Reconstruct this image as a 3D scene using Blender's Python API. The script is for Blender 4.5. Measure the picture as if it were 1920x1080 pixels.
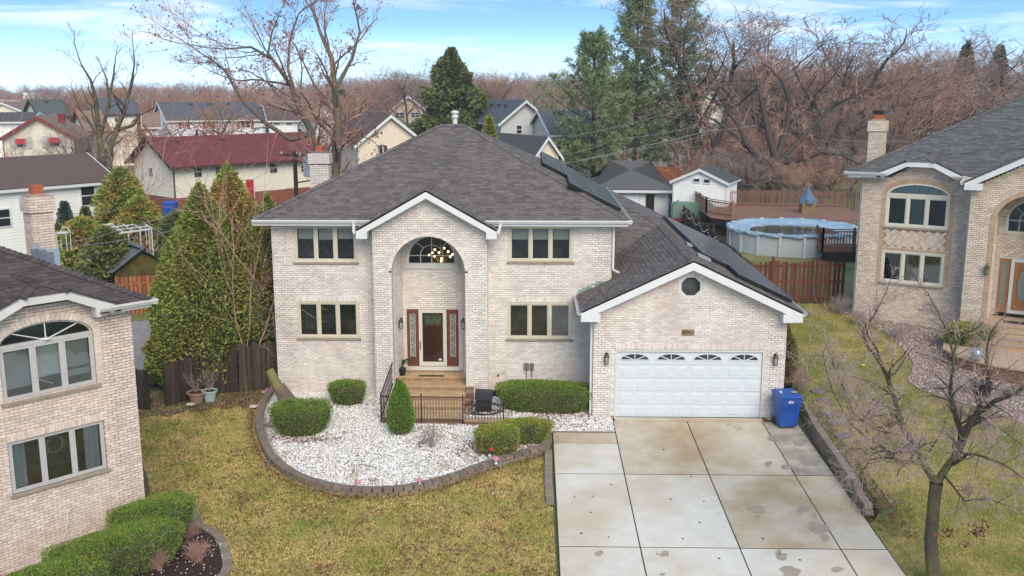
import bpy, bmesh, math, random
import numpy as np
from mathutils import Matrix, Vector
R = math.radians
for o in list(bpy.data.objects): bpy.data.objects.remove(o)
scene = bpy.context.scene
C = scene.collection

# ---------------------------------------------------------------- camera, sky, sun, exposure
CAM_H = 10.7
FPX = 1850.0
PITCH = math.atan(372 / 1850.0)
YAW = math.atan(40 / 1850.0 * math.cos(PITCH))
cam_data = bpy.data.cameras.new('camera')
cam_data.sensor_width = 36.0
cam_data.lens = 36.0 * FPX / 1920.0
cam_data.clip_start = 0.1
cam_data.clip_end = 3000
cam = bpy.data.objects.new('camera', cam_data)
cam.location = (0, 0, CAM_H)
cam.rotation_euler = (R(90) - PITCH, 0, YAW)
C.objects.link(cam)
scene.camera = cam

SUN_EL, SUN_AZ = R(38), R(162)      # azimuth clockwise from +Y: behind the camera, slightly right
world = bpy.data.worlds.new("World")
scene.world = world
world.use_nodes = True
wn, wl = world.node_tree.nodes, world.node_tree.links
wn.clear()
def N(tree, t, **k):
    n = tree.nodes.new(t)
    for a, b in k.items(): setattr(n, a, b)
    return n
wt = world.node_tree
sky = N(wt, 'ShaderNodeTexSky', sky_type='NISHITA', sun_disc=False, sun_elevation=SUN_EL, sun_rotation=SUN_AZ,
        air_density=1.0, dust_density=0.6, ozone_density=1.6, altitude=200)
tc = N(wt, 'ShaderNodeTexCoord')
mp = N(wt, 'ShaderNodeMapping')
mp.inputs['Scale'].default_value = (1.0, 1.0, 9.0)
mp.inputs['Location'].default_value = (1.7, .4, 0)
wl.new(tc.outputs['Generated'], mp.inputs['Vector'])
sm = N(wt, 'ShaderNodeMapping'); sm.inputs['Scale'].default_value = (1, 1, 4.5); sm.inputs['Location'].default_value = (0, 0, .16)
wl.new(tc.outputs['Generated'], sm.inputs['Vector']); wl.new(sm.outputs[0], sky.inputs['Vector'])
n1 = N(wt, 'ShaderNodeTexNoise'); n1.inputs['Scale'].default_value = 3.4; n1.inputs['Detail'].default_value = 9
n1.inputs['Roughness'].default_value = 0.62; n1.inputs['Distortion'].default_value = 0.6
wl.new(mp.outputs[0], n1.inputs['Vector'])
cr = N(wt, 'ShaderNodeValToRGB')
cr.color_ramp.elements[0].position = 0.49; cr.color_ramp.elements[0].color = (0.0, 0.0, 0.0, 1)
cr.color_ramp.elements[1].position = 0.70; cr.color_ramp.elements[1].color = (0.8, 0.8, 0.8, 1)
wl.new(n1.outputs['Fac'], cr.inputs['Fac'])
sep = N(wt, 'ShaderNodeSeparateXYZ'); wl.new(tc.outputs['Generated'], sep.inputs[0])
hz = N(wt, 'ShaderNodeMapRange'); hz.inputs['From Min'].default_value = 0.06; hz.inputs['From Max'].default_value = -0.01
hz.inputs['To Min'].default_value = 0.0; hz.inputs['To Max'].default_value = 0.62
wl.new(sep.outputs['Z'], hz.inputs['Value'])
mx0 = N(wt, 'ShaderNodeMath', operation='MAXIMUM'); wl.new(cr.outputs['Color'], mx0.inputs[0]); wl.new(hz.outputs[0], mx0.inputs[1])
mixc = N(wt, 'ShaderNodeMixRGB'); mixc.inputs['Color2'].default_value = (3.9, 3.95, 4.0, 1)
wl.new(mx0.outputs[0], mixc.inputs['Fac'])
skc = N(wt, 'ShaderNodeMixRGB', blend_type='MULTIPLY'); skc.inputs['Fac'].default_value = 1
skc.inputs['Color2'].default_value = (.86, 1.06, 1.02, 1)
wl.new(sky.outputs[0], skc.inputs['Color1']); wl.new(skc.outputs[0], mixc.inputs['Color1'])
bg = N(wt, 'ShaderNodeBackground'); bg.inputs['Strength'].default_value = 0.15
wl.new(mixc.outputs[0], bg.inputs['Color'])
wo = N(wt, 'ShaderNodeOutputWorld'); wl.new(bg.outputs[0], wo.inputs['Surface'])

sun_d = bpy.data.lights.new('sun', 'SUN'); sun_d.energy = 1.5; sun_d.angle = R(40); sun_d.color = (1.0, 0.88, 0.73)
sun = bpy.data.objects.new('sun', sun_d)
sd = Vector((math.sin(SUN_AZ) * math.cos(SUN_EL), math.cos(SUN_AZ) * math.cos(SUN_EL), math.sin(SUN_EL)))
sun.rotation_euler = (-sd).to_track_quat('-Z', 'Y').to_euler()
C.objects.link(sun)
vs = scene.view_settings
scene.display_settings.display_device = 'sRGB'
vs.view_transform = 'Standard'; vs.look = 'None'; vs.gamma = 1; vs.exposure = 1.28; vs.use_curve_mapping = False
scene.render.engine = 'CYCLES'

# ---------------------------------------------------------------- measuring helpers
def ray(px, py):
    x = (px - 960) / FPX; z = -(py - 540) / FPX
    y2 = math.cos(PITCH) + z * math.sin(PITCH); z2 = -math.sin(PITCH) + z * math.cos(PITCH)
    return x * math.cos(YAW) - y2 * math.sin(YAW), x * math.sin(YAW) + y2 * math.cos(YAW), z2
def at(px, py, D):
    """point of the place that the photograph shows at (px, py), D metres in front of the camera"""
    r = ray(px, py); t = D / r[1]
    return Vector((r[0] * t, D, CAM_H + r[2] * t))
def sstep(a, b, x):
    t = min(1, max(0, (x - a) / (b - a))); return t * t * (3 - 2 * t)
def lerp(a, b, t): return a + (b - a) * t
RAISE = [(-200, -.57), (15, -.57), (18, -.45), (22, -.12), (24.2, .1), (31.7, .46), (41, 1.3), (43, 1.42), (55, 1.7), (2000, 1.7)]
def interp(tab, v):
    if v <= tab[0][0]: return tab[0][1]
    for (a, za), (b, zb) in zip(tab, tab[1:]):
        if v <= b: return za + (zb - za) * (v - a) / (b - a)
    return tab[-1][1]
def base_h(y):
    if y < 31.3: return max(-.57, -.035 * (31.3 - y))
    return min(.4, .012 * (y - 31.3))
def hgt(x, y):
    b = base_h(y)
    if x < 8.7: return b
    w = sstep(8.86, 9.12, x) if y > 24 else sstep(8.8, 9.6 + (24 - y) * .3, x)
    if y > 80: w = w * sstep(0, 1, 1)
    return b + (interp(RAISE, y) - b) * w
def ground_at(px, py, z_off=0):
    r = ray(px, py); lo, hi = 5.0, 900.0
    for _ in range(50):
        m = (lo + hi) / 2; t = m / r[1]
        if CAM_H + r[2] * t > hgt(r[0] * t, m) + z_off: lo = m
        else: hi = m
    t = lo / r[1]
    return Vector((r[0] * t, lo, CAM_H + r[2] * t))

# ---------------------------------------------------------------- objects
def empty(name, loc=(0, 0, 0), rz=0):
    o = bpy.data.objects.new(name, None); C.objects.link(o)
    o.location = loc; o.rotation_euler = (0, 0, rz); o.empty_display_size = .3
    return o
def tag(o, label=None, cat=None, group=None, kind=None):
    if label: o['label'] = label
    if cat: o['category'] = cat
    if group: o['group'] = group
    if kind: o['kind'] = kind
    return o
def link(name, me, parent=None, kind=None):
    o = bpy.data.objects.new(name, me); C.objects.link(o)
    if parent is not None: o.parent = parent
    if kind: o['kind'] = kind
    return o
class MB:
    def __init__(s, T=None):
        s.v = []; s.f = []; s.mi = []; s.m = 0; s.T = T
    def add(s, vs, fs, m=None):
        k = len(s.v)
        if s.T is not None: vs = [tuple(s.T @ Vector(v)) for v in vs]
        s.v.extend([tuple(v) for v in vs]); s.f.extend([tuple(i + k for i in f) for f in fs])
        s.mi.extend([s.m if m is None else m] * len(fs)); return s
    def box(s, x0, x1, y0, y1, z0, z1, m=None):
        vs = [(x0,y0,z0),(x1,y0,z0),(x1,y1,z0),(x0,y1,z0),(x0,y0,z1),(x1,y0,z1),(x1,y1,z1),(x0,y1,z1)]
        return s.add(vs, [(0,3,2,1),(4,5,6,7),(0,1,5,4),(1,2,6,5),(2,3,7,6),(3,0,4,7)], m)
    def quad(s, a, b, c, d, m=None): return s.add([a, b, c, d], [(0,1,2,3)], m)
    def poly(s, pts, m=None): return s.add(pts, [tuple(range(len(pts)))], m)
    def prism(s, pts, ext, m=None):
        n = len(pts); e = Vector(ext)
        a = [Vector(p) for p in pts]; b = [p + e for p in a]
        fs = [tuple(range(n - 1, -1, -1)), tuple(range(n, 2 * n))]
        fs += [(i, (i + 1) % n, n + (i + 1) % n, n + i) for i in range(n)]
        return s.add(a + b, fs, m)
    def beam(s, p, q, w, h=None, m=None, up=(0, 0, 1)):
        """rectangular bar from p to q"""
        h = h or w; p = Vector(p); q = Vector(q); d = (q - p).normalized(); u = Vector(up)
        if abs(d.dot(u)) > .98: u = Vector((0, 1, 0))
        a = d.cross(u).normalized() * (w / 2); b = a.cross(d).normalized() * (h / 2)
        vs = [p-a-b, p+a-b, p+a+b, p-a+b, q-a-b, q+a-b, q+a+b, q-a+b]
        return s.add(vs, [(0,1,2,3)[::-1],(4,5,6,7),(0,1,5,4),(1,2,6,5),(2,3,7,6),(3,0,4,7)], m)
    def tube(s, pts, rad, n=6, m=None, cap=True):
        pts = [Vector(p) for p in pts]
        if not hasattr(rad, '__len__'): rad = [rad] * len(pts)
        vs = []; fs = []
        for i, p in enumerate(pts):
            d = (pts[min(i + 1, len(pts) - 1)] - pts[max(i - 1, 0)]).normalized()
            u = Vector((0, 0, 1)) if abs(d.z) < .9 else Vector((1, 0, 0))
            a = d.cross(u).normalized(); b = a.cross(d)
            for j in range(n):
                t = 2 * math.pi * j / n
                vs.append(p + (a * math.cos(t) + b * math.sin(t)) * rad[i])
        for i in range(len(pts) - 1):
            for j in range(n):
                k = (j + 1) % n
                fs.append((i*n+j, i*n+k, (i+1)*n+k, (i+1)*n+j))
        if cap: fs.append(tuple(range(n))[::-1]); fs.append(tuple(range((len(pts)-1)*n, len(pts)*n)))
        return s.add(vs, fs, m)
    def lathe(s, prof, cx=0, cy=0, n=12, m=None, z0=0):
        vs = []; fs = []
        for r, z in prof:
            for j in range(n):
                t = 2 * math.pi * j / n; vs.append((cx + r * math.cos(t), cy + r * math.sin(t), z + z0))
        for i in range(len(prof) - 1):
            for j in range(n):
                k = (j + 1) % n; fs.append((i*n+j, i*n+k, (i+1)*n+k, (i+1)*n+j))
        fs.append(tuple(range(n))[::-1]); fs.append(tuple(range((len(prof)-1)*n, len(prof)*n)))
        return s.add(vs, fs, m)
    def build(s, name, mats, parent=None, kind=None, smooth=False, bevel=0):
        me = bpy.data.meshes.new(name)
        me.from_pydata(s.v, [], s.f)
        if not isinstance(mats, (list, tuple)): mats = [mats]
        for m in mats: me.materials.append(m)
        if len(mats) > 1: me.polygons.foreach_set('material_index', s.mi)
        if smooth: me.polygons.foreach_set('use_smooth', [True] * len(me.polygons))
        me.update()
        o = link(name, me, parent, kind)
        if bevel:
            b = o.modifiers.new('bevel', 'BEVEL'); b.width = bevel; b.segments = 2; b.limit_method = 'ANGLE'
        return o
def np_mesh(name, V, F, mat, parent=None, kind=None, smooth=False):
    """V (n,3), F (m,k) arrays -> object"""
    me = bpy.data.meshes.new(name); V = np.asarray(V, np.float32); F = np.asarray(F, np.int32)
    k = F.shape[1]
    me.vertices.add(len(V)); me.vertices.foreach_set('co', V.ravel())
    me.loops.add(F.size); me.loops.foreach_set('vertex_index', F.ravel())
    me.polygons.add(len(F)); me.polygons.foreach_set('loop_start', np.arange(0, F.size, k, dtype=np.int32))
    me.polygons.foreach_set('loop_total', np.full(len(F), k, np.int32))
    if smooth: me.polygons.foreach_set('use_smooth', np.ones(len(F), bool))
    me.update(calc_edges=True); me.materials.append(mat)
    return link(name, me, parent, kind)

# ---------------------------------------------------------------- materials
MAT = {}
def mat(name, c1, c2=None, scale=6, rough=.85, spec=.25, rnd=0.0, c3=None, scale3=.5, thr3=.5, bump=0, bscale=80, metal=0, soft3=.08, detail=5, stretch=None, trans=0, huev=0):
    """principled material: c1/c2 mixed by fine noise, c3 by large patches, rnd = per-piece brightness variation"""
    m = bpy.data.materials.new(name); m.use_nodes = True; t = m.node_tree; nd, lk = t.nodes, t.links
    p = nd['Principled BSDF']
    p.inputs['Roughness'].default_value = rough; p.inputs['Specular IOR Level'].default_value = spec; p.inputs['Metallic'].default_value = metal
    geo = N(t, 'ShaderNodeNewGeometry')
    vec = geo.outputs['Position']
    if stretch:
        mpn = N(t, 'ShaderNodeMapping'); mpn.inputs['Scale'].default_value = stretch; lk.new(vec, mpn.inputs[0]); vec = mpn.outputs[0]
    col = N(t, 'ShaderNodeMixRGB'); col.inputs['Color1'].default_value = (*c1, 1); col.inputs['Color2'].default_value = (*(c2 or c1), 1)
    nz = N(t, 'ShaderNodeTexNoise'); nz.inputs['Scale'].default_value = scale; nz.inputs['Detail'].default_value = detail; nz.inputs['Roughness'].default_value = .65
    lk.new(vec, nz.inputs['Vector'])
    r1 = N(t, 'ShaderNodeMapRange'); r1.inputs['From Min'].default_value = .32; r1.inputs['From Max'].default_value = .68
    lk.new(nz.outputs['Fac'], r1.inputs['Value']); lk.new(r1.outputs[0], col.inputs['Fac'])
    out = col.outputs[0]
    if c3:
        n3 = N(t, 'ShaderNodeTexNoise'); n3.inputs['Scale'].default_value = scale3; n3.inputs['Detail'].default_value = 6; n3.inputs['Roughness'].default_value = .6
        lk.new(vec, n3.inputs['Vector'])
        r3 = N(t, 'ShaderNodeMapRange'); r3.inputs['From Min'].default_value = thr3 - soft3; r3.inputs['From Max'].default_value = thr3 + soft3
        lk.new(n3.outputs['Fac'], r3.inputs['Value'])
        m3 = N(t, 'ShaderNodeMixRGB'); m3.inputs['Color2'].default_value = (*c3, 1); lk.new(r3.outputs[0], m3.inputs['Fac']); lk.new(out, m3.inputs['Color1'])
        out = m3.outputs[0]
    if rnd or huev:
        oi = N(t, 'ShaderNodeObjectInfo')
        ad = N(t, 'ShaderNodeMath', operation='ADD'); lk.new(geo.outputs['Random Per Island'], ad.inputs[0]); lk.new(oi.outputs['Random'], ad.inputs[1])
        fr = N(t, 'ShaderNodeMath', operation='FRACT'); lk.new(ad.outputs[0], fr.inputs[0])
        mr = N(t, 'ShaderNodeMapRange'); mr.inputs['To Min'].default_value = 1 - rnd; mr.inputs['To Max'].default_value = 1 + rnd
        lk.new(fr.outputs[0], mr.inputs['Value'])
        hs = N(t, 'ShaderNodeHueSaturation'); lk.new(mr.outputs[0], hs.inputs['Value']); lk.new(out, hs.inputs['Color'])
        if huev:
            m7 = N(t, 'ShaderNodeMath', operation='MULTIPLY'); m7.inputs[1].default_value = 7.31; lk.new(fr.outputs[0], m7.inputs[0])
            f7 = N(t, 'ShaderNodeMath', operation='FRACT'); lk.new(m7.outputs[0], f7.inputs[0])
            mh = N(t, 'ShaderNodeMapRange'); mh.inputs['To Min'].default_value = .5 - huev; mh.inputs['To Max'].default_value = .5 + huev
            lk.new(f7.outputs[0], mh.inputs['Value']); lk.new(mh.outputs[0], hs.inputs['Hue'])
        out = hs.outputs[0]
    lk.new(out, p.inputs['Base Color'])
    if bump:
        bn = N(t, 'ShaderNodeTexNoise'); bn.inputs['Scale'].default_value = bscale; bn.inputs['Detail'].default_value = 4; lk.new(vec, bn.inputs['Vector'])
        b = N(t, 'ShaderNodeBump'); b.inputs['Strength'].default_value = bump; b.inputs['Distance'].default_value = .02
        lk.new(bn.outputs['Fac'], b.inputs['Height']); lk.new(b.outputs[0], p.inputs['Normal'])
    if trans:
        tr = N(t, 'ShaderNodeBsdfTranslucent'); lk.new(out, tr.inputs['Color'])
        ms = N(t, 'ShaderNodeMixShader'); ms.inputs[0].default_value = trans
        lk.new(p.outputs[0], ms.inputs[1]); lk.new(tr.outputs[0], ms.inputs[2])
        lk.new(ms.outputs[0], nd['Material Output'].inputs['Surface'])
    MAT[name] = m
    return m
def glass_mat(name, tint, refl=1.0):
    m = bpy.data.materials.new(name); m.use_nodes = True; t = m.node_tree; t.nodes.clear(); lk = t.links
    o = N(t, 'ShaderNodeOutputMaterial'); ms = N(t, 'ShaderNodeMixShader'); tr = N(t, 'ShaderNodeBsdfTransparent'); gl = N(t, 'ShaderNodeBsdfGlossy')
    tr.inputs['Color'].default_value = (*tint, 1); gl.inputs['Roughness'].default_value = .03; gl.inputs['Color'].default_value = (.9, .95, 1, 1)
    fr = N(t, 'ShaderNodeFresnel'); fr.inputs['IOR'].default_value = 1.55
    mu = N(t, 'ShaderNodeMath', operation='MULTIPLY_ADD'); mu.inputs[1].default_value = refl; mu.inputs[2].default_value = .03; lk.new(fr.outputs[0], mu.inputs[0])
    bn = N(t, 'ShaderNodeTexNoise'); bn.inputs['Scale'].default_value = 1.7
    b = N(t, 'ShaderNodeBump'); b.inputs['Strength'].default_value = .06; b.inputs['Distance'].default_value = .05
    geo = N(t, 'ShaderNodeNewGeometry'); lk.new(geo.outputs['Position'], bn.inputs['Vector']); lk.new(bn.outputs['Fac'], b.inputs['Height']); lk.new(b.outputs[0], gl.inputs['Normal'])
    lk.new(mu.outputs[0], ms.inputs[0]); lk.new(tr.outputs[0], ms.inputs[1]); lk.new(gl.outputs[0], ms.inputs[2]); lk.new(ms.outputs[0], o.inputs[0])
    return m
def emis(name, col, s):
    m = bpy.data.materials.new(name); m.use_nodes = True; p = m.node_tree.nodes['Principled BSDF']
    p.inputs['Emission Color'].default_value = (*col, 1); p.inputs['Emission Strength'].default_value = s; p.inputs['Base Color'].default_value = (*col, 1)
    return m
brick_white = mat('white_brick', (.76,.71,.65), (.63,.565,.51), 11, .9, .15, rnd=.12, c3=(.58,.50,.455), scale3=.55, thr3=.60, soft3=.12, bump=.4, bscale=60)
mortar_white = mat('pale_mortar', (.68,.625,.57), (.56,.48,.43), 1.3, .95, .1, c3=(.33,.24,.22), scale3=.45, thr3=.55, bump=.4, bscale=90)
brick_left = mat('buff_brick', (.72,.605,.525), (.60,.48,.40), 7, .9, .15, rnd=.13, bump=.4)
mortar_left = mat('brown_mortar', (.34,.24,.18), (.27,.19,.145), 5, .95, .1, bump=.3)
brick_right = mat('tan_brick', (.70,.595,.49), (.57,.46,.365), 7, .9, .15, rnd=.16, huev=.01, bump=.4)
brick_accent = mat('orange_accent_brick', (.50,.355,.235), (.42,.29,.19), 8, .9, .15, rnd=.1)
mortar_right = mat('sand_mortar', (.29,.21,.155), (.34,.25,.19), 5, .95, .1)
footing = mat('ochre_footing', (.30,.19,.075), (.24,.15,.06), 8, .95, .1)
shingle_m = mat('weathered_shingle', (.168,.146,.132), (.125,.107,.098), 24, .95, .12, rnd=.24, huev=.008, bump=.5, bscale=150)
shingle_b = mat('brown_shingle', (.105,.082,.077), (.080,.063,.060), 24, .95, .12, rnd=.25, bump=.5, bscale=150)
shingle_r = mat('grey_brown_shingle', (.150,.143,.130), (.105,.102,.098), 24, .95, .12, rnd=.24, huev=.008, bump=.5, bscale=150)
under_m = mat('roof_underlay', (.03,.028,.027))
white_trim = mat('white_trim_paint', (.66,.66,.645), (.62,.62,.605), 3, .55, .4)
off_trim = mat('aged_white_trim', (.62,.60,.56), (.55,.53,.49), 3, .6, .35)
cream_frame = mat('cream_window_frame', (.58,.52,.40), (.54,.48,.37), 4, .5, .35)
grey_frame = mat('grey_window_frame', (.50,.48,.45), (.44,.42,.40), 4, .6, .3)
pale_frame = mat('pale_window_frame', (.62,.57,.48), (.57,.52,.43), 4, .6, .3)
stone_sill = mat('stone_sill', (.36,.30,.23), (.24,.21,.15), 6, .9, .1)
glass_dark = glass_mat('window_glass', (.82,.84,.83), 1.3)
glass_far = mat('far_window_glass', (.025,.03,.035), rough=.08, spec=.6)
room_m = mat('room_dark', (.30,.30,.28), (.14,.14,.13), 1.4)
blind_m = mat('blind_white', (.85,.88,.82)); 
sheer_m = mat('green_sheer', (.40,.50,.42), (.34,.44,.37), 12)
curtain_m = mat('blue_grey_curtain', (.62,.69,.75), (.48,.54,.60), 8)
wood_door = mat('red_brown_wood', (.17,.050,.028), (.12,.034,.02), 4, .45, .4, stretch=(6,6,.7))
oak_door = mat('oak_wood', (.33,.16,.06), (.25,.115,.04), 4, .45, .4, stretch=(6,6,.7))
storm_frame = mat('storm_door_frame', (.58,.55,.47))
lead_glass = mat('leaded_glass', (.12,.13,.11), (.28,.29,.25), 30, .15, .6)
black_iron = mat('black_iron', (.015,.014,.014), rough=.45, spec=.5)
lamp_glass = mat('lantern_glass', (.40,.40,.35), rough=.2, spec=.5)
garage_white = mat('garage_door_white', (.60,.64,.665), (.57,.61,.635), 2, .45, .4)
paver_m = mat('tan_step_brick', (.50,.345,.20), (.43,.29,.165), 6, .9, .15, rnd=.10)
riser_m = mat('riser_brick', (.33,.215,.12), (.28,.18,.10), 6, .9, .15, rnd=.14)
paver_dk = mat('brown_step_brick', (.22,.12,.075), (.17,.09,.058), 6, .9, .15, rnd=.15)
concrete = mat('pale_concrete', (.69,.645,.555), (.61,.56,.47), 2.2, .9, .15, c3=(.52,.42,.29), scale3=.33, thr3=.55, soft3=.13, bump=.25, bscale=120)
concrete_or = mat('stained_concrete', (.60,.535,.43), (.52,.45,.34), 1.6, .9, .15, c3=(.41,.30,.175), scale3=.50, thr3=.50, soft3=.14, bump=.25, bscale=120)
concrete_dk = mat('mossy_concrete', (.50,.44,.34), (.37,.32,.25), 1.2, .9, .15, c3=(.22,.185,.145), scale3=.8, thr3=.55, soft3=.12, bump=.25)
joint_m = mat('joint_dark', (.05,.045,.035), (.09,.08,.05), 3)
wet_m = mat('damp_stain', (.40,.325,.235), (.33,.26,.185), 7, .6, .3)
oil_m = mat('old_dark_stain', (.25,.215,.17), (.34,.295,.235), 4, .8)
block_m = mat('wall_block', (.235,.185,.14), (.18,.14,.105), 8, .95, .1, rnd=.14, bump=.6, bscale=40)
block_top = mat('grey_tan_block', (.27,.225,.175), (.21,.17,.13), 8, .95, .1, rnd=.14, bump=.6, bscale=40)
stone_white = mat('white_stone', (.84,.82,.77), (.70,.665,.61), 20, .8, .2, rnd=.22, c3=(.50,.43,.34), scale3=.9, thr3=.63, soft3=.05)
stone_mix = mat('pinkish_river_stone', (.56,.46,.39), (.42,.34,.29), 20, .8, .2, rnd=.45, huev=.03)
bed_soil = mat('bed_soil', (.60,.56,.51), (.34,.29,.24), 14, .95, .1, c3=(.15,.085,.055), scale3=.7, thr3=.60)
bed_soil_r = mat('stony_soil', (.30,.24,.20), (.19,.14,.115), 14, .95, .1)
mulch_m = mat('dark_mulch', (.065,.04,.032), (.035,.022,.018), 18, .95, .1, bump=.8, bscale=30)
grass_gnd = mat('turf_ground', (.40,.31,.12), (.19,.14,.055), 5, .95, .1, c3=(.15,.15,.035), scale3=.45, thr3=.52, soft3=.1)
grass_m = mat('straw_and_green_grass', (.90,.66,.29), (.56,.44,.13), 3.6, .8, .15, rnd=.55, huev=.025, c3=(.34,.40,.07), scale3=.75, thr3=.56, soft3=.16, trans=.25)
grass_g = mat('green_grass', (.46,.42,.10), (.68,.54,.20), 3.2, .8, .15, rnd=.5, huev=.025, c3=(.27,.33,.06), scale3=.45, thr3=.52, soft3=.15, trans=.25)
leaf_red = mat('fallen_leaf', (.21,.085,.05), (.14,.06,.038), 20, .8, .15, rnd=.5, huev=.025)
asphalt = mat('asphalt', (.055,.053,.05), (.04,.04,.04), 10)
dirt_m = mat('bare_dirt', (.085,.062,.045), (.055,.04,.032), 6, .95, .1, c3=(.14,.11,.05), scale3=.8, thr3=.56)
far_gnd = mat('far_ground', (.13,.115,.07), (.10,.095,.05), .4, .95, .1, c3=(.075,.10,.03), scale3=.06, thr3=.5)
patio_m = mat('grey_patio_paver', (.29,.265,.235), (.24,.22,.195), 4, .9, .15, rnd=.09)
# ================================================================ GROUND
def clip_rect(poly, x0, x1, y0, y1):
    def clip(p, ins, itx):
        out = []
        for i in range(len(p)):
            a, b = p[i - 1], p[i]
            if ins(b):
                if not ins(a): out.append(itx(a, b))
                out.append(b)
            elif ins(a): out.append(itx(a, b))
        return out
    def ix(v): return lambda a, b: (v, a[1] + (b[1] - a[1]) * (v - a[0]) / (b[0] - a[0]))
    def iy(v): return lambda a, b: (a[0] + (b[0] - a[0]) * (v - a[1]) / (b[1] - a[1]), v)
    for ins, it in ((lambda p: p[0] >= x0, ix(x0)), (lambda p: p[0] <= x1, ix(x1)), (lambda p: p[1] >= y0, iy(y0)), (lambda p: p[1] <= y1, iy(y1))):
        poly = clip(poly, ins, it)
        if len(poly) < 3: return []
    return poly
def inside(poly, x, y):
    """numpy point in polygon"""
    x = np.asarray(x); y = np.asarray(y); c = np.zeros(x.shape, bool)
    for (xa, ya), (xb, yb) in zip(poly, poly[1:] + poly[:1]):
        with np.errstate(divide='ignore', invalid='ignore'):
            t = ((ya > y) != (yb > y)) & (x < (xb - xa) * (y - ya) / (yb - ya + 1e-12) + xa)
        c ^= t
    return c
def sheet(name, poly, dz, m, g=1.0, parent=None, kind='structure', hf=hgt):
    mb = MB(); xs = [p[0] for p in poly]; ys = [p[1] for p in poly]
    x = math.floor(min(xs) / g) * g
    while x < max(xs):
        y = math.floor(min(ys) / g) * g
        while y < max(ys):
            q = clip_rect(poly, x, x + g, y, y + g)
            if len(q) >= 3: mb.poly([(a, b, hf(a, b) + dz) for a, b in q])
            y += g
        x += g
    o = mb.build(name, m, parent, kind)
    bm = bmesh.new(); bm.from_mesh(o.data); bmesh.ops.remove_doubles(bm, verts=bm.verts, dist=.0005)
    bmesh.ops.dissolve_degenerate(bm, dist=.0004, edges=bm.edges); bmesh.ops.recalc_face_normals(bm, faces=bm.faces)
    if bm.faces and sum(f.normal.z for f in bm.faces) < 0: bmesh.ops.reverse_faces(bm, faces=bm.faces)
    bm.to_mesh(o.data); bm.free(); return o
def ax(segs):
    out = []
    for a, b, s in segs:
        v = a
        while v < b - 1e-6: out.append(v); v += s
    out.append(segs[-1][1]); return out
gx = ax([(-900, -100, 100), (-100, -24, 8), (-24, 8, 1), (8, 8.8, .4), (8.8, 9.2, .1), (9.2, 12, .4), (12, 30, 2), (30, 100, 10), (100, 900, 100)])
gy = ax([(-80, 14, 6), (14, 24, 1), (24, 24.05, .05), (24.05, 60, 1), (60, 120, 10), (120, 1600, 120)])
gv = [(x, y, hgt(x, y) - .02) for y in gy for x in gx]; nx = len(gx)
gf = [(j*nx+i, j*nx+i+1, (j+1)*nx+i+1, (j+1)*nx+i) for j in range(len(gy)-1) for i in range(nx-1)]
g = MB(); g.add(gv, gf); g.build('ground', far_gnd, None, 'structure')
vh = np.vectorize(hgt)

BED = [(-9.42,34.6),(-9.44,32.76),(-9.13,30.82),(-8.52,29.0),(-7.75,27.38),(-6.85,26.27),(-5.87,25.59),(-4.92,25.27),(-3.82,25.29),(-2.91,25.65),(-2.07,26.26),(-1.2,27.12),(-.27,27.84),(.38,28.35),(.62,29.05),(.64,29.98)]
BED_FULL = BED + [(2.64,29.97),(2.66,31.35),(2.0,31.4),(2.0,33.6),(-9.03,33.6)]
MULCH = [(-9.9,23.6),(-10.35,24.9),(-9.55,24.75),(-9.0,24.25),(-8.55,23.5),(-7.85,22.85),(-7.3,21.75),(-7.15,20.95),(-7.6,19.6),(-9.2,18.4),(-14.5,18.2)]
LAWN_L = [(-13.3,33.0),(-13.6,31.2),(-10.9,26.2),(-10.35,24.9),(-9.55,24.75),(-9.0,24.25),(-8.55,23.5),(-7.85,22.85),(-7.3,21.75),(-7.15,20.95),(-7.6,19.6),(-9.2,17),(-9,14),(.58,14),(.58,24.6),(.42,24.8),(.36,28.1)] + BED[::-1][3:-1] + [(-9.45,33.0)]
bed_r_px = [(1573,573),(1610,600),(1655,622),(1693,655),(1713,685),(1700,716),(1722,730),(1780,752),(1830,765),(1920,795)]
BED_R = [tuple(ground_at(*p))[:2] for p in bed_r_px]
BED_R = BED_R + [(22,33.0),(24,36),(17.5,38.9),(13.58,41.0),(13.0,41.4)]
WALLTOP = [(9.0,31.9),(8.78,29.65),(8.72,27.14),(8.66,25.33),(8.62,24.2)]
LAWN_R = [(9.02,44.5),(9.02,24.1),(8.72,23.9),(8.66,14),(24,14),(24,31)] + BED_R[::-1][4:] + [(12.9,43.5),(12.9,44.5)]
LAWN_R = [(9.02,42.9),(9.02,24.1),(8.70,23.9),(8.66,14),(24,14),(24,32)] + [p for p in BED_R[:10]][::-1] + [(13.2,41.2),(13.3,42.9)]
sheet('lawn', LAWN_L, .005, grass_gnd)
sheet('lawn', LAWN_R, .005, grass_gnd, .5)
sheet('garden_soil', MULCH, .02, mulch_m)
sheet('gravel_bed', BED_FULL, .055, bed_soil)
sheet('stony_bed', BED_R, .03, bed_soil_r, .5)
DIRT = [(-13.6,34),(-13.6,31.0),(-13.1,30.75),(-12.6,31.2),(-12.1,31.15),(-11.7,31.75),(-11.2,31.6),(-10.8,32.1),(-10.4,31.9),(-10.1,32.3),(-9.8,31.9),(-9.6,32.3),(-9.5,32.8),(-9.5,34.2),(-9.03,34.4),(-9.03,36)]
sheet('bare_dirt', DIRT, .012, dirt_m)
sheet('street', [(-60,-40),(60,-40),(60,9),(-60,9)], .02, asphalt, 20)
sheet('lawn', [(-40,9),(-9,9),(-9,14),(-9.2,17),(-9.4,18.3),(-40,18.3)], .003, grass_gnd, 4)

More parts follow.
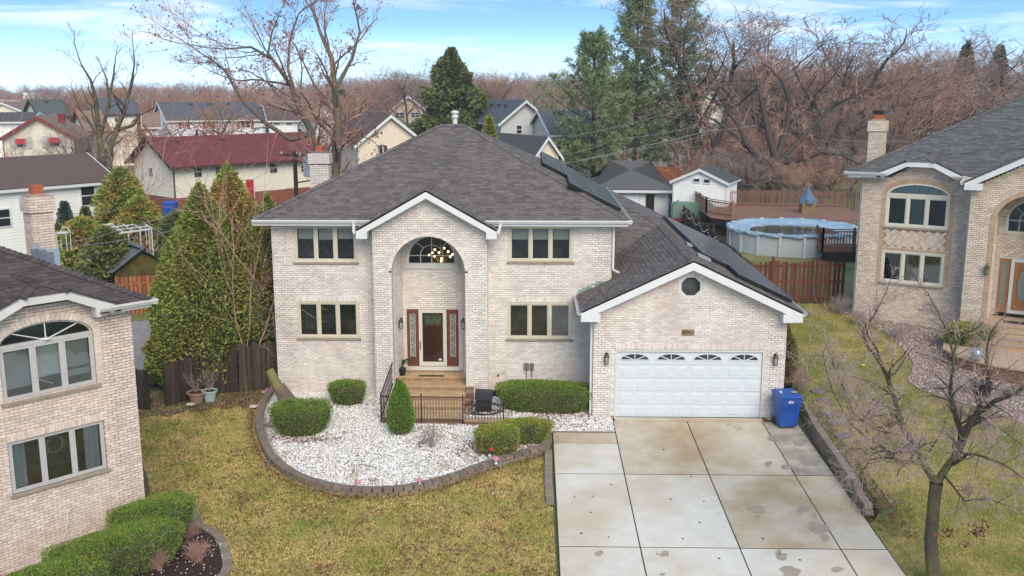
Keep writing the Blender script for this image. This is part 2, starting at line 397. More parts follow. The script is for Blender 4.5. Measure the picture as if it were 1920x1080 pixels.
# ---- driveway
dx = [.66, 2.66, 5.085, 7.53, 8.66]; dy = [31.0, 26.78, 22.47, 18.2, 13.9, 9.2]; dyj = [31.0, 29.96, 26.78, 22.47, 18.2, 13.9, 9.2]
def sl(y): return -.035 * (31.3 - y) if y > 15 else -.57
drive = MB()
for a, b in zip(dyj, dyj[1:]): drive.quad((.66 if a < 30.5 else 2.66, b, sl(b) + .030), (8.66, b, sl(b) + .030), (8.66, a, sl(a) + .030), (.66 if a < 30.5 else 2.66, a, sl(a) + .030))
drive = drive.build('driveway', joint_m, None, 'structure')
def slab(x0, x1, y0, y1, m, h=.045):
    g_ = .016
    x0 += g_; x1 -= g_; y0 += .030; y1 -= .030
    mb = MB(); e = random.Random(int(x0*77+y0*31)).uniform(-.003, .003)
    vs = [(x, y, sl(y) + z) for z in (.0, h + e) for x, y in ((x0, y0), (x1, y0), (x1, y1), (x0, y1))]
    mb.add(vs, [(0,3,2,1),(4,5,6,7),(0,1,5,4),(1,2,6,5),(2,3,7,6),(3,0,4,7)])
    return mb.build('slab', m, drive, bevel=.008)
for i in range(4):
    for j in range(5):
        y1, y0 = dy[j], dy[j + 1]
        if i == 0 and j == 0:
            slab(dx[0], dx[1], 29.08, 29.98, concrete_or); slab(dx[0], dx[1], y0, 29.08, concrete); continue
        m = concrete if i == 0 or j > 2 else (concrete_or if (i, j) in ((1,0),(2,0),(2,1)) else concrete)
        if i == 3: m = concrete_dk if j < 1 else (concrete_or if j == 1 else concrete)
        slab(dx[i], dx[i + 1], y0, y1, m)
slab(2.70, 7.60, 31.0, 31.32, concrete_or, .06)
rs = random.Random(5)
def blob(px, py, w, hgt_px, m, name='damp_patch', n=16, lift=.052):
    c = Vector((0, 0, 0))
    pts = []
    ph = [rs.uniform(0, 6) for _ in range(3)]
    for k in range(n):
        t = 2 * math.pi * k / n; r_ = 1 + .16 * math.sin(2 * t + ph[0]) + .12 * math.sin(3 * t + ph[1]) + .08 * math.sin(5 * t + ph[2])
        X, Y_, Z_ = ground_at(px + w / 2 * r_ * math.cos(t), py - hgt_px / 2 * r_ * math.sin(t), .045)
        pts.append((X, Y_, sl(Y_) + lift))
    mb = MB(); mb.poly(pts); mb.build(name, m, drive)
for a in ((1418,955,36,13),(1421,969,13,6),(1507,954,24,14),(1527,966,9,8),(1535,990,36,22),(1547,1008,15,13),(1466,1044,18,16),(1460,1036,10,12),(1482,1072,40,20),(1570,1068,26,9),(1123,1038,17,10),(1246,1039,19,11),(1242,1077,10,6),(1366,796,9,4),(1378,801,9,3),(1388,803,7,4),(1382,807,6,2),(1112,931,5,4)):
    blob(*a, wet_m)
for a in ((1461,822,40,16),(1500,830,26,14),(1520,868,44,12),(1475,876,26,8),(1440,870,14,10),(1530,790,20,8)): blob(*a, oil_m, 'dark_stain', lift=.050)
mb = MB()
for k, (px, py) in enumerate(((1244,843),(1146,909),(1108,961),(1141,1007),(1077,932),(1296,893),(1232,1039),(1257,936),(1348,1047),(1312,980),(1200,870),(1090,1000),(1320,940),(1280,1010),(1500,1050),(1430,1010))):
    p = ground_at(px, py, .045); mb.lathe([(.022 + .018 * rs.random(), 0), (.015, .012), (.004, .016)], p.x, p.y, 7, z0=sl(p.y) + .048)
mb.build('leaf_debris', mulch_m, drive, 'stuff')

# ---- landscape blocks: every block an object
def resample(path, step):
    out = []; acc = 0
    for (a, b) in zip(path, path[1:]):
        a = Vector(a); b = Vector(b); L = (b - a).length; t = acc
        while t < L: out.append((a + (b - a) * t / L, (b - a).normalized())); t += step
        acc = t - L
    return out
def smooth_path(pts, k=6):
    out = []
    P = [Vector(p) for p in pts]
    for i in range(len(P) - 1):
        a = P[max(i-1,0)]; b = P[i]; c = P[i+1]; d = P[min(i+2,len(P)-1)]
        for j in range(k):
            t = j / k
            out.append(.5 * ((2*b) + (c-a)*t + (2*a-5*b+4*c-d)*t*t + (3*b-a-3*c+d)*t*t*t))
    out.append(P[-1]); return out
def block_mesh(L, W, H, seed, m):
    r = random.Random(seed); mb = MB()
    j = lambda: r.uniform(-.006, .006)
    vs = []
    for z, k in ((0, 0), (H, .012)):
        for x, y in ((-L/2, -W/2), (L/2, -W/2), (L/2 - .02, W/2), (-L/2 + .02, W/2)): vs.append((x * (1 - k) + j(), y * (1 - k) + j(), z + j()))
    mb.add(vs, [(0,3,2,1),(4,5,6,7),(0,1,5,4),(1,2,6,5),(2,3,7,6),(3,0,4,7)])
    me = bpy.data.meshes.new('block'); me.from_pydata(mb.v, [], mb.f); me.materials.append(m); me.update(); return me
blocks_a = [block_mesh(.285, .24, .11, s, block_m) for s in range(6)]
blocks_b = [block_mesh(.285, .22, .11, s + 20, block_top) for s in range(6)]
def place_block(meshes, parent, x, y, z, ang, r):
    o = link('block', r.choice(meshes), parent); o.location = (x, y, z); o.rotation_euler = (r.uniform(-.03,.03), r.uniform(-.03,.03), ang + r.uniform(-.04, .04))
r_ = random.Random(11)
edging = tag(empty('garden_edging'), 'curved low edging of brown concrete blocks round the white gravel bed', 'edging')
pth = smooth_path([(x, y) for x, y in BED])
for row, off in ((0, 0), (1, .14)):
    for p, d in resample(pth, .293)[0:]:
        nrm = Vector((d.y, -d.x)); nrm = -nrm    # inward
        q = p + d * off + nrm * (.13 + row * .02)
        place_block(blocks_a, edging, q.x, q.y, hgt(q.x, q.y) + row * .112 - .03, math.atan2(-d.y, -d.x) , r_)
side = tag(empty('garden_edging'), 'straight row of loose grey tan blocks between lawn and driveway', 'edging')
for p, d in resample([(.50, 28.25), (.47, 26.3), (.50, 24.75)], .30):
    place_block(blocks_b, side, p.x, p.y, hgt(p.x, p.y) + .0, math.atan2(d.y, d.x), r_)
wall = tag(empty('retaining_wall'), 'stacked block retaining wall along the right side of the driveway behind the blue bin', 'retaining wall')
for row in range(5):
    for p, d in resample(smooth_path(WALLTOP, 4), .30):
        if row * .112 < hgt(9.3, p.y) - base_h(p.y) - .03:
            q = p + d * (.15 if row % 2 else 0)
            place_block(blocks_b if row * .112 > hgt(9.3, p.y) - base_h(p.y) - .15 else blocks_a, wall, q.x + .13 + .015 * row, q.y, base_h(q.y) + row * .112, math.atan2(d.y, d.x), r_)

# ---- loose stuff scattered on beds and lawns
rng = np.random.default_rng(3)
def scatter_pts(poly, n, holes=()):
    xs = [p[0] for p in poly]; ys = [p[1] for p in poly]
    X = rng.uniform(min(xs), max(xs), n); Y = rng.uniform(min(ys), max(ys), n)
    k = inside(poly, X, Y)
    for h in holes: k &= ~inside(h, X, Y)
    return X[k], Y[k]
def stones(name, poly, n, smin, smax, dz, m, holes=()):
    X, Y = scatter_pts(poly, n, holes); Z = vh(X, Y) + dz; n = len(X)
    base = np.array([(1,0,0),(0,1,0),(-1,0,0),(0,-1,0),(0,0,1),(0,0,-1)], float)
    S = rng.uniform(smin, smax, (n, 1, 1)) * rng.uniform(.6, 1.25, (n, 6, 1)) * np.array([1, 1, .62])
    V = base[None] * S
    a = rng.uniform(0, 6.28, n); ca, sa = np.cos(a)[:, None], np.sin(a)[:, None]
    x = V[..., 0] * ca - V[..., 1] * sa; y = V[..., 0] * sa + V[..., 1] * ca
    V = np.stack([x + X[:, None], y + Y[:, None], V[..., 2] + Z[:, None] + rng.uniform(0, .02, (n, 1))], -1).reshape(-1, 3)
    f = np.array([(0,1,4),(1,2,4),(2,3,4),(3,0,4),(1,0,5),(2,1,5),(3,2,5),(0,3,5)])
    F = (f[None] + (np.arange(n) * 6)[:, None, None]).reshape(-1, 3)
    return np_mesh(name, V, F, m, None, 'stuff')
WALK = [(-4.95,30.55),(-2.15,30.45),(.55,30.2),(.6,31.0),(-2.1,31.2),(-2.1,33.2),(-5.0,33.2)]
PATCH = [(-6.9,28.9),(-8.7,29.8),(-8.9,31.2),(-8.0,31.8),(-6.6,30.5)]
BED_IN = [(-9.1,34.6),(-9.1,32.8),(-8.78,30.95),(-8.2,29.2),(-7.47,27.65),(-6.65,26.6),(-5.75,25.95),(-4.87,25.65),(-3.84,25.67),(-3.0,26.02),(-2.2,26.62),(-1.35,27.46),(-.4,28.17),(.2,28.65),(.32,29.2),(.36,29.98),(2.62,30.02),(2.64,31.35),(2.0,31.4),(2.0,33.6),(-9.03,33.6)]
stones('white_gravel', BED_IN, 46000, .024, .048, .065, stone_white, (WALK,))
stones('river_stones', BED_R, 22000, .02, .05, .05, stone_mix)
stones('white_gravel', [(8.25,31.6),(8.9,31.6),(9.0,37),(8.3,37)], 900, .022, .045, .05, stone_white)
stones('white_pebbles', MULCH, 1500, .01, .028, .035, stone_white)
def blades(name, poly, n, h0, h1, w, m, holes=(), seedmask=None):
    X, Y = scatter_pts(poly, n, holes); n = len(X); Z = vh(X, Y)
    a = rng.uniform(0, 6.28, n); t = rng.uniform(.2, 1.1, n); h = rng.uniform(h0, h1, n)
    dxv, dyv = np.cos(a), np.sin(a)
    b = rng.uniform(0, 6.28, n)
    tx = X + np.sin(t) * h * np.cos(b); ty = Y + np.sin(t) * h * np.sin(b); tz = Z + np.cos(t) * h
    V = np.stack([np.stack([X - dxv*w, Y - dyv*w, Z], -1), np.stack([X + dxv*w, Y + dyv*w, Z], -1), np.stack([tx, ty, tz], -1)], 1).reshape(-1, 3)
    return np_mesh(name, V, np.arange(n * 3).reshape(-1, 3), m, None, 'stuff')
blades('grass', LAWN_L, 520000, .03, .075, .007, grass_m, (DIRT,))
blades('grass', DIRT, 22000, .03, .07, .007, grass_m)
blades('grass', [p for p in LAWN_R], 420000, .035, .085, .008, grass_g)
def litter(name, X, Y, s0, s1, dz, m):
    n = len(X); Z = vh(X, Y) + dz
    a = rng.uniform(0, 6.28, n); s = rng.uniform(s0, s1, n); tl = rng.uniform(-.5, .5, (n, 2))
    q = np.array([(-1, 0), (0, -.55), (1, 0), (0, .6)])
    x = (q[None, :, 0] * np.cos(a)[:, None] - q[None, :, 1] * np.sin(a)[:, None]) * s[:, None]
    y = (q[None, :, 0] * np.sin(a)[:, None] + q[None, :, 1] * np.cos(a)[:, None]) * s[:, None]
    z = Z[:, None] + x * tl[:, :1] + y * tl[:, 1:] + s[:, None] * .3
    V = np.stack([x + X[:, None], y + Y[:, None], z], -1).reshape(-1, 3)
    return np_mesh(name, V, np.arange(n * 4).reshape(-1, 4), m, None, 'stuff')
def cluster(poly, nc, per, sp, holes=()):
    X, Y = scatter_pts(poly, nc * 3, holes); X = X[:nc]; Y = Y[:nc]
    k = rng.integers(2, per, len(X)); X = np.repeat(X, k); Y = np.repeat(Y, k)
    X = X + rng.normal(0, sp, len(X)); Y = Y + rng.normal(0, sp, len(X)); c = inside(poly, X, Y); return X[c], Y[c]
X, Y = cluster(LAWN_L, 1200, 18, .20, (DIRT,)); litter('fallen_leaves', X, Y, .018, .045, .035, leaf_red)
X, Y = cluster(LAWN_R, 200, 10, .25); litter('fallen_leaves', X, Y, .018, .045, .05, leaf_red)
X, Y = cluster(DIRT, 120, 10, .2); litter('fallen_leaves', X, Y, .018, .045, .03, leaf_red)
X, Y = cluster(BED_R, 300, 12, .25); litter('fallen_leaves', X, Y, .018, .04, .08, leaf_red)
# leaves caught along the block edging, inside and outside
pp = resample(pth, .02); ex, ey = [], []
for p, d in pp:
    for k in range(3):
        if rs.random() < .55:
            o_ = -.06 - abs(rs.gauss(0, .10)); q = p + Vector((-d.y, d.x)) * o_; q2 = p - Vector((-d.y, d.x)) * o_
            ex.append(p.x - (-d.y) * (-o_) ); ey.append(p.y - d.x * (-o_))
c_ = ~inside([(x, y) for x, y in BED_FULL], np.array(ex), np.array(ey))
litter('fallen_leaves', np.array(ex)[c_], np.array(ey)[c_], .018, .04, .03, leaf_red)
def patch(cx, cy, sx, sy, n, dz=.14, hole=None):
    X = rng.normal(cx, sx, n); Y = rng.normal(cy, sy, n); return X, Y
PX, PY = [], []
for c in ((-8.3,30.6,.35,.5,500),(-7.4,29.2,.6,.25,260),(-6.9,29.0,.5,.2,200),(-1.6,28.2,.35,.35,420),(-.6,28.7,.5,.3,420),(.3,31.0,.3,.5,160),(-.2,31.7,.8,.2,260),(1.1,31.4,.5,.2,200),(-5.8,32.4,.4,.15,90),(-3.5,29.9,.3,.2,90),(-3.4,28.8,.12,.2,80),(.4,30.4,.2,.2,120)):
    a, b = patch(*c); k = inside(BED_FULL, a, b); PX.append(a[k]); PY.append(b[k])
litter('fallen_leaves', np.concatenate(PX), np.concatenate(PY), .018, .042, .11, leaf_red)
X, Y = scatter_pts([(9.0,24),(9.35,24),(9.5,31.5),(9.05,31.5)], 900); litter('fallen_leaves', X, Y, .018, .045, .04, leaf_red)
X, Y = scatter_pts([(8.72,23.6),(9.5,22.6),(9.9,24.4),(9.1,25.2)], 500); litter('fallen_leaves', X, Y, .018, .045, .04, leaf_red)
# flat dark stepping stones beside the right wall
for k_, (px, py) in enumerate(((1532,735),(1545,753),(1556,777),(1568,795),(1580,819))):
    c = ground_at(px, py); m_ = MB(); a0 = rs.uniform(0, 1)
    m_.prism([(c.x + .30*math.cos(a0 + 2*math.pi*k/7)*rs.uniform(.8,1.1), c.y + .26*math.sin(a0 + 2*math.pi*k/7)*rs.uniform(.8,1.1), hgt(c.x, c.y) + .01) for k in range(7)], (0, 0, .06))
    tag(m_.build('stepping_stone', mat('purple_slate', (.20,.165,.16), (.14,.115,.115), 12) if k_ == 0 else MAT['purple_slate']), ['flat slate stepping stone nearest the white gravel strip by the garage', 'second flat slate stone along the retaining wall lawn', 'middle flat slate stone beside the retaining wall', 'fourth flat slate stone down the retaining wall lawn', 'lowest flat slate stone beside the retaining wall'][k_], 'stepping stone', 'slate stepping stones')
# narrow soil border of the left mulch bed
mb_e = tag(empty('bed_border'), 'weathered curved stone border round the mulch bed beside the left house', 'edging')
for p, d in resample(smooth_path([(-9.95,24.95),(-9.55,24.75),(-9.0,24.25),(-8.55,23.5),(-7.85,22.85),(-7.3,21.75),(-7.15,20.95),(-7.6,19.6)], 5), .30):
    place_block(blocks_b, mb_e, p.x, p.y, hgt(p.x, p.y) - .06, math.atan2(d.y, d.x), r_)
# ================================================================ HOUSE KIT
CAMP = Vector((0, 0, CAM_H))
MESHC = {}
def shared(key, fn):
    if key not in MESHC: MESHC[key] = fn()
    return MESHC[key]
def mesh_from(name, mb, m):
    me = bpy.data.meshes.new(name); me.from_pydata(mb.v, [], mb.f); me.materials.append(m); me.update(); return me
class Pieces:
    """collects small alike pieces of a thing; the n nearest the camera become objects, the rest one mesh"""
    def __init__(s, name, stuff_name, parent, mat_, world_m):
        s.name, s.sn, s.parent, s.mat, s.W = name, stuff_name, parent, mat_, world_m
        s.items = []; s.cut = MB()
    def put(s, key, fn, M_): s.items.append((key, fn, M_))
    def emit(s, n=300, pred=None):
        def dist(it): return ((s.W @ it[2]).translation - CAMP).length
        if pred: vis = [i for i in s.items if pred(i[2])]; rest = [i for i in s.items if not pred(i[2])]
        else: vis, rest = list(s.items), []
        vis.sort(key=dist)
        ind = vis[:n]; rest += vis[n:]
        for key, fn, M_ in ind:
            me = shared((s.mat.name, key), lambda: mesh_from(s.name, fn(), s.mat))
            o = link(s.name, me, s.parent); o.matrix_local = M_
        proto = {}
        for key, fn, M_ in rest:
            if key not in proto: proto[key] = fn()
            p = proto[key]; s.cut.add([M_ @ Vector(v) for v in p.v], p.f)
        if s.cut.v: s.cut.build(s.sn, s.mat, s.parent, 'stuff')
BL, BH, BG = .205, .064, .011
PITCHB = BH + BG
def brick_fn(l, h=BH, d=.016):
    def f():
        mb = MB(); c = .003
        vs = [(0,0,0),(l,0,0),(l,0,h),(0,0,h),(c,-d,c),(l-c,-d,c),(l-c,-d,h-c),(c,-d,h-c)]
        mb.add(vs, [(4,5,6,7),(0,1,5,4),(1,2,6,5),(2,3,7,6),(3,0,4,7)]); return mb
    return f
def frameM(o, u, inward):
    """local frame: x along u, y inward (away from the viewer), z up"""
    u = Vector(u).normalized(); i = Vector(inward).normalized(); z = u.cross(i)
    M_ = Matrix.Identity(4)
    for k in range(3): M_[k][0] = u[k]; M_[k][1] = i[k]; M_[k][2] = z[k]; M_[k][3] = o[k]
    return M_
def brick_wall(pc, shell, FM, z0, z1, spans, quoin=None, seed=0, thick=.11, bl=BL):
    """FM local frame of the wall face; spans(z) -> list of (a,b); pc Pieces; shell MB for the mortar wall"""
    nrow = int(round((z1 - z0) / PITCHB))
    for k in range(nrow):
        z = z0 + k * PITCHB; zm = z + BH / 2
        sp = spans(zm)
        for a, b in sp:
            if b - a < .02: continue
            vs = [(a,0,z),(b,0,z),(b,0,z+PITCHB),(a,0,z+PITCHB),(a,thick,z),(b,thick,z),(b,thick,z+PITCHB),(a,thick,z+PITCHB)]
            shell.add([FM @ Vector(v) for v in vs], [(0,1,2,3),(5,4,7,6),(1,5,6,2),(4,0,3,7),(3,2,6,7),(4,5,1,0)])
            off = (k % 2) * (bl + BG) / 2
            i = math.floor((a - off) / (bl + BG)); x = off + i * (bl + BG)
            while x < b:
                xa, xb = max(x, a + .004), min(x + bl, b - .004)
                if xb - xa > .012:
                    d = 0
                    if quoin and quoin(( xa + xb) / 2, k): d = -.022
                    if xb - xa > bl - .002: pc.put(('full', bl), brick_fn(bl), FM @ Matrix.Translation((xa, d, z + BG / 2)))
                    else:
                        p = brick_fn(xb - xa)(); pc.cut.add([FM @ Vector((v[0] + xa, v[1] + d, v[2] + z + BG / 2)) for v in p.v], p.f)
                x += bl + BG
def sub_spans(sp, a, b):
    out = []
    for x, y in sp:
        if b <= x or a >= y: out.append((x, y))
        else:
            if a > x: out.append((x, a))
            if b < y: out.append((b, y))
    return out
def hole_rect(x0, x1, z0, z1): return lambda z: (x0, x1) if z0 < z < z1 else None
def hole_arch(xc, hw, z0, zs, rise):
    def f(z):
        if z0 < z <= zs: return (xc - hw, xc + hw)
        if zs < z < zs + rise:
            w = hw * math.sqrt(max(0, 1 - ((z - zs) / rise) ** 2)); return (xc - w, xc + w)
    return f
def make_spans(outer, holes):
    def f(z):
        sp = outer(z)
        sp = [sp] if isinstance(sp, tuple) else (sp or [])
        for h in holes:
            r = h(z)
            if r: sp = sub_spans(sp, *r)
        return sp
    return f
def voussoirs(pc, FM, xc, hw, zs, rise, depth=.15, step=.075, d=.022, straight=0, z0=0):
    """ring of bricks round an arch (ellipse), optional straight jamb courses below"""
    n = int(math.pi * (hw + rise) / 2 / step * 1.0)
    for i in range(n):
        t0, t1 = math.pi * (i + .06) / n, math.pi * (i + .94) / n
        P = []
        for t, e in ((t0, 0), (t1, 0), (t1, depth), (t0, depth)):
            P.append(((xc + (hw + e) * math.cos(t)), zs + (rise + e) * math.sin(t)))
        vs = [(x, .0, z) for x, z in P] + [(x, -d, z) for x, z in P]
        pc.cut.add([FM @ Vector(v) for v in vs], [(7,6,5,4),(0,1,5,4),(1,2,6,5),(2,3,7,6),(3,0,4,7)])
def soldiers(pc, FM, x0, x1, z, h=.20, d=.018, step=.075):
    n = int((x1 - x0) / step); w = (x1 - x0) / n
    for i in range(n): pc.put(('soldier', round(w, 3), h), brick_fn(w - .01, h - .008, d), FM @ Matrix.Translation((x0 + i * w + .005, 0, z)))
def window(parent, FM, x0, x1, z0, z1, n=3, fm=None, depth=.10, fw=.055, blinds=None, sill=True, name='window', room=True, proud=.01, gm=None, sill_m=None, curtain=None, vary=None):
    """casement window set in a wall opening; sub-parts pane, sash, sill, room"""
    F = MB(FM)
    y0, y1 = -proud, depth
    F.box(x0, x0 + fw, y0, y1, z0, z1); F.box(x1 - fw, x1, y0, y1, z0, z1)
    F.box(x0 + fw, x1 - fw, y0, y1, z1 - fw, z1); F.box(x0 + fw, x1 - fw, y0, y1, z0, z0 + fw)
    w = (x1 - x0 - 2 * fw) / n
    for i in range(1, n): F.box(x0 + fw + i * w - fw * .55, x0 + fw + i * w + fw * .55, y0 + .002, y1 - .002, z0 + fw, z1 - fw)
    win = F.build(name, fm, parent, bevel=.004)
    for i in range(n):
        a, b = x0 + fw + i * w + (fw * .55 if i else 0), x0 + fw + (i + 1) * w - (fw * .55 if i < n - 1 else 0)
        c, d = z0 + fw, z1 - fw
        S = MB(FM); s_ = .035
        S.box(a, a + s_, .02, .06, c, d); S.box(b - s_, b, .02, .06, c, d); S.box(a + s_, b - s_, .02, .06, d - s_, d); S.box(a + s_, b - s_, .02, .06, c, c + s_)
        S.build('sash', fm, win)
        G = MB(FM); G.box(a + s_ + .001, b - s_ - .001, .036, .042, c + s_ + .001, d - s_ - .001); G.build('pane', gm or glass_dark, win)
        if blinds:
            f_ = blinds[i % len(blinds)]
            if f_ > 0:
                Bm = MB(FM); zt = d - s_; zb = zt - (d - c) * f_; k = 0
                z = zt
                while z > zb:
                    Bm.box(a + s_ + .02, b - s_ - .02, .12, .135, z - .026, z - .004); z -= .032
                Bm.build('blind', blind_m, win)
        if curtain:
            cm, parts = curtain[i % len(curtain)]
            for fa, fb in parts:
                Cm = MB(FM); xa = a + (b - a) * fa; xb = a + (b - a) * fb; m_ = max(6, int((xb - xa) / .035)); vs = []; fs = []
                for q in range(m_ + 1):
                    x = xa + (xb - xa) * q / m_; yy = .16 + .025 * math.sin(q * 1.9) + .01 * math.sin(q * .7)
                    vs += [(x, yy, c), (x, yy, d)]
                for q in range(m_): fs.append((2*q, 2*q+2, 2*q+3, 2*q+1))
                Cm.add(vs, fs); Cm.build('curtain', cm, win)
    if room:
        Q = MB(FM); a, b, c, d, e = x0 + .01, x1 - .01, z0 + .01, z1 - .01, 1.1
        Q.quad((a,e,c),(b,e,c),(b,e,d),(a,e,d)); Q.quad((a,depth,c),(a,e,c),(a,e,d),(a,depth,d)); Q.quad((b,e,c),(b,depth,c),(b,depth,d),(b,e,d))
        Q.quad((a,depth,c),(b,depth,c),(b,e,c),(a,e,c)); Q.quad((a,e,d),(b,e,d),(b,depth,d),(a,depth,d)); Q.build('room', room_m, win)
    if sill:
        S = MB(FM); S.box(x0 - .06, x1 + .06, -.07, .02, z0 - .075, z0 - .002); S.build('sill', sill_m or stone_sill, win, bevel=.006)
    return win
def shingle_fn(w, L, t0, t1):
    def f():
        mb = MB(); g_ = .004
        vs = [(g_,0,0),(w-g_,0,0),(w-g_,L,0),(g_,L,0),(g_,0,t0),(w-g_,0,t0),(w-g_,L,t1),(g_,L,t1)]
        mb.add(vs, [(4,5,6,7),(0,1,5,4),(1,2,6,5),(3,0,4,7)]); return mb
    return f
def shingle_slope(pc, poly, expo=.145, widths=(.19,.26,.33), seed=0, lift=.0, thick=(.014,.024)):
    """poly: planar convex, first edge = eave, left to right as seen from outside"""
    P = [Vector(p) for p in poly]; u = (P[1] - P[0]).normalized(); nrm = (P[1] - P[0]).cross(P[2] - P[0]).normalized()
    if nrm.z < 0: nrm = -nrm
    v = nrm.cross(u).normalized(); o = P[0] + nrm * lift
    Q = [((p - P[0]).dot(u), (p - P[0]).dot(v)) for p in P]
    M_ = Matrix.Identity(4)
    for k in range(3): M_[k][0] = u[k]; M_[k][1] = v[k]; M_[k][2] = nrm[k]; M_[k][3] = o[k]
    vmax = max(q[1] for q in Q); r = random.Random(seed); row = 0; y = -.03
    while y < vmax - .02:
        ym = min(max(y + expo * .5, .001), vmax - .001); xs = []
        for (xa, ya), (xb, yb) in zip(Q, Q[1:] + Q[:1]):
            if (ya <= ym) != (yb <= ym): xs.append(xa + (xb - xa) * (ym - ya) / (yb - ya))
        if len(xs) >= 2:
            a, b = min(xs), max(xs)
            x = a - r.random() * .3 if len(widths) > 1 else a - (row % 2) * widths[0] / 2 - .001 - (a - math.floor(a / widths[0]) * widths[0])
            while x < b:
                w = r.choice(widths); t = thick[0] if r.random() < .5 else thick[1]
                if x >= a - .001 and x + w <= b + .001: pc.put(('sh', w, t), shingle_fn(w, expo + .03, t, .004), M_ @ Matrix.Translation((x, y, 0)))
                else:
                    xa, xb = max(x, a), min(x + w, b)
                    if xb - xa > .02:
                        p = shingle_fn(xb - xa, expo + .03, t, .004)(); pc.cut.add([M_ @ Vector((q[0] + xa, q[1] + y, q[2])) for q in p.v], p.f)
                x += w
        y += expo; row += 1
def roof_deck(mb, poly, th=.10, lift=-.004):
    th = min(th, .05) if lift < 0 else th
    P = [Vector(p) for p in poly]; nrm = (P[1] - P[0]).cross(P[2] - P[0]).normalized()
    if nrm.z < 0: nrm = -nrm
    mb.prism([p + nrm * lift for p in P], -nrm * th)
def caps(pc, p, q, na, nb, expo=.15, w=.15, r=None):
    """hip or ridge cap shingles from p (low) to q; na, nb: directions down each side"""
    p = Vector(p); q = Vector(q); d = (q - p); L = d.length; d.normalize(); n = int(L / expo)
    na = Vector(na); nb = Vector(nb); na = (na - d * na.dot(d)).normalized() * w; nb = (nb - d * nb.dot(d)).normalized() * w
    up = Vector((0, 0, 1)); up = (up - d * up.dot(d)).normalized()
    for i in range(n):
        a = p + d * (i * expo); b = a + d * (expo + .03); h0, h1 = up * .045, up * .026
        vs = [a + na + h0, a + h0 * 1.3, a + nb + h0, b + na + h1, b + h1 * 1.3, b + nb + h1, a + na, a + nb]
        pc.cut.add(vs, [(0,1,4,3),(1,2,5,4),(6,1,0),(1,7,2),(6,7,1)])
def gutter(mb, p, q, out, w=.12, h=.12):
    """K-gutter as a real trough from p to q at the eave edge; out = outward direction"""
    p = Vector(p); q = Vector(q); o = Vector(out).normalized()
    d = (q - p).normalized()
    for a, b in (((0, -h), (w * .65, -h)), ):
        pass
    prof = [(0, 0), (0, -h), (w*.62, -h), (w, -h*.35), (w, 0), (w-.012, 0), (w-.012, -h*.33), (w*.6, -h+.012), (.012, -h+.012), (.012, 0)]
    A = [p + o * x + Vector((0, 0, z)) for x, z in prof]; B = [q + o * x + Vector((0, 0, z)) for x, z in prof]
    n = len(prof); mb.add(A + B, [(i, (i+1) % n, n + (i+1) % n, n + i) for i in range(n)] + [tuple(range(n))[::-1], tuple(range(n, 2*n))])

# ================================================================ MAIN HOUSE
MH0 = Vector((-9.03, 33.6, 0)); house = empty('brick_house', MH0)
tag(house, 'two storey white brick house with arched entry and attached garage, house number 8941', 'house')
WM = Matrix.Translation(MH0)
def L(x, y, z=0): return Vector((x - MH0.x, y - MH0.y, z))
bk = Pieces('brick', 'brickwork', house, brick_white, WM)
shell = MB()
EV = 6.20
FMm = frameM(L(0, 33.6, 0), (1,0,0), (0,1,0))           # x in world X for convenience
W = {'ul': (-8.25,-6.08,4.84,6.12), 'ur': (-.83,1.37,4.88,6.12), 'll': (-8.24,-6.08,2.13,3.43), 'lr': (-.87,1.37,2.13,3.43)}
holes = [hole_rect(*w) for w in W.values()]
def quoin_main(x, k): return (x < -8.40 or (x > 2.10)) and (k % 7) < 5
brick_wall(bk, shell, FMm, 0, EV, make_spans(lambda z: [(-9.03, -5.44), (-1.56, 2.72)], holes), quoin_main)
for kx in ('ll', 'lr', 'ul', 'ur'):
    w = W[kx]
    if kx[0] == 'l': soldiers(bk, FMm, w[0] - .02, w[1] + .02, w[3] + .003, .19, .022)
# porch front wall with arch
FMp = frameM(L(0, 33.0, 0), (1,0,0), (0,1,0))
PX0, PX1, PXC = -5.44, -1.56, -3.55
def porch_outer(z):
    if z < 6.02: return (PX0, PX1)
    t = (7.22 - z) / (7.22 - 6.02); return (max(PX0, PXC - t * 2.15), min(PX1, PXC + t * 2.15)) if t > 0 else []
def quoin_p(x, k): return (x < -4.98 or x > -2.12 + .1) and (k % 7) < 5 and k < 82
AX, AHW, AZS, AR = -3.555, 1.255, 4.58, 1.25
brick_wall(bk, shell, FMp, 0, 7.2, make_spans(porch_outer, [hole_arch(AX, AHW + .14, .0, AZS, AR + .14) if False else hole_arch(AX, AHW, 0, AZS, AR)]), quoin_p, thick=.3)
voussoirs(bk, FMp, AX, AHW, AZS, AR, .12, d=.026)
k = 0
while k * .075 < AZS:
    for s_ in (-1, 1):
        x = AX + s_ * (AHW + (.0 if s_ > 0 else .10))
        bk.put(('jamb',), brick_fn(.10, .066, .026), FMp @ Matrix.Translation((x, 0, k * .075)))
    k += 1
# arch soffit and porch sides
ar = MB()
AQ = AHW - .006
pts = [(AX + AQ, 0.0), (AX + AQ, AZS)] + [(AX + AQ * math.cos(t), AZS + (AR - .006) * math.sin(t)) for t in np.linspace(0, math.pi, 24)[1:-1]] + [(AX - AQ, AZS), (AX - AQ, 0.0)]
for (xa, za), (xb, zb) in zip(pts, pts[1:]): ar.quad(L(xa, 32.99, za), L(xa, 33.32, za), L(xb, 33.32, zb), L(xb, 32.99, zb))
ar.build('arch_reveal', brick_white, house)
for s_, x in ((1, PX1), (-1, PX0)):
    FMs = frameM(L(x - .003*s_, 33.0 if s_ > 0 else 33.6, 0), (0, s_, 0), (-s_, 0, 0))
    brick_wall(bk, shell, FMs, 0, 6.2, lambda z: [(.006, .594)])
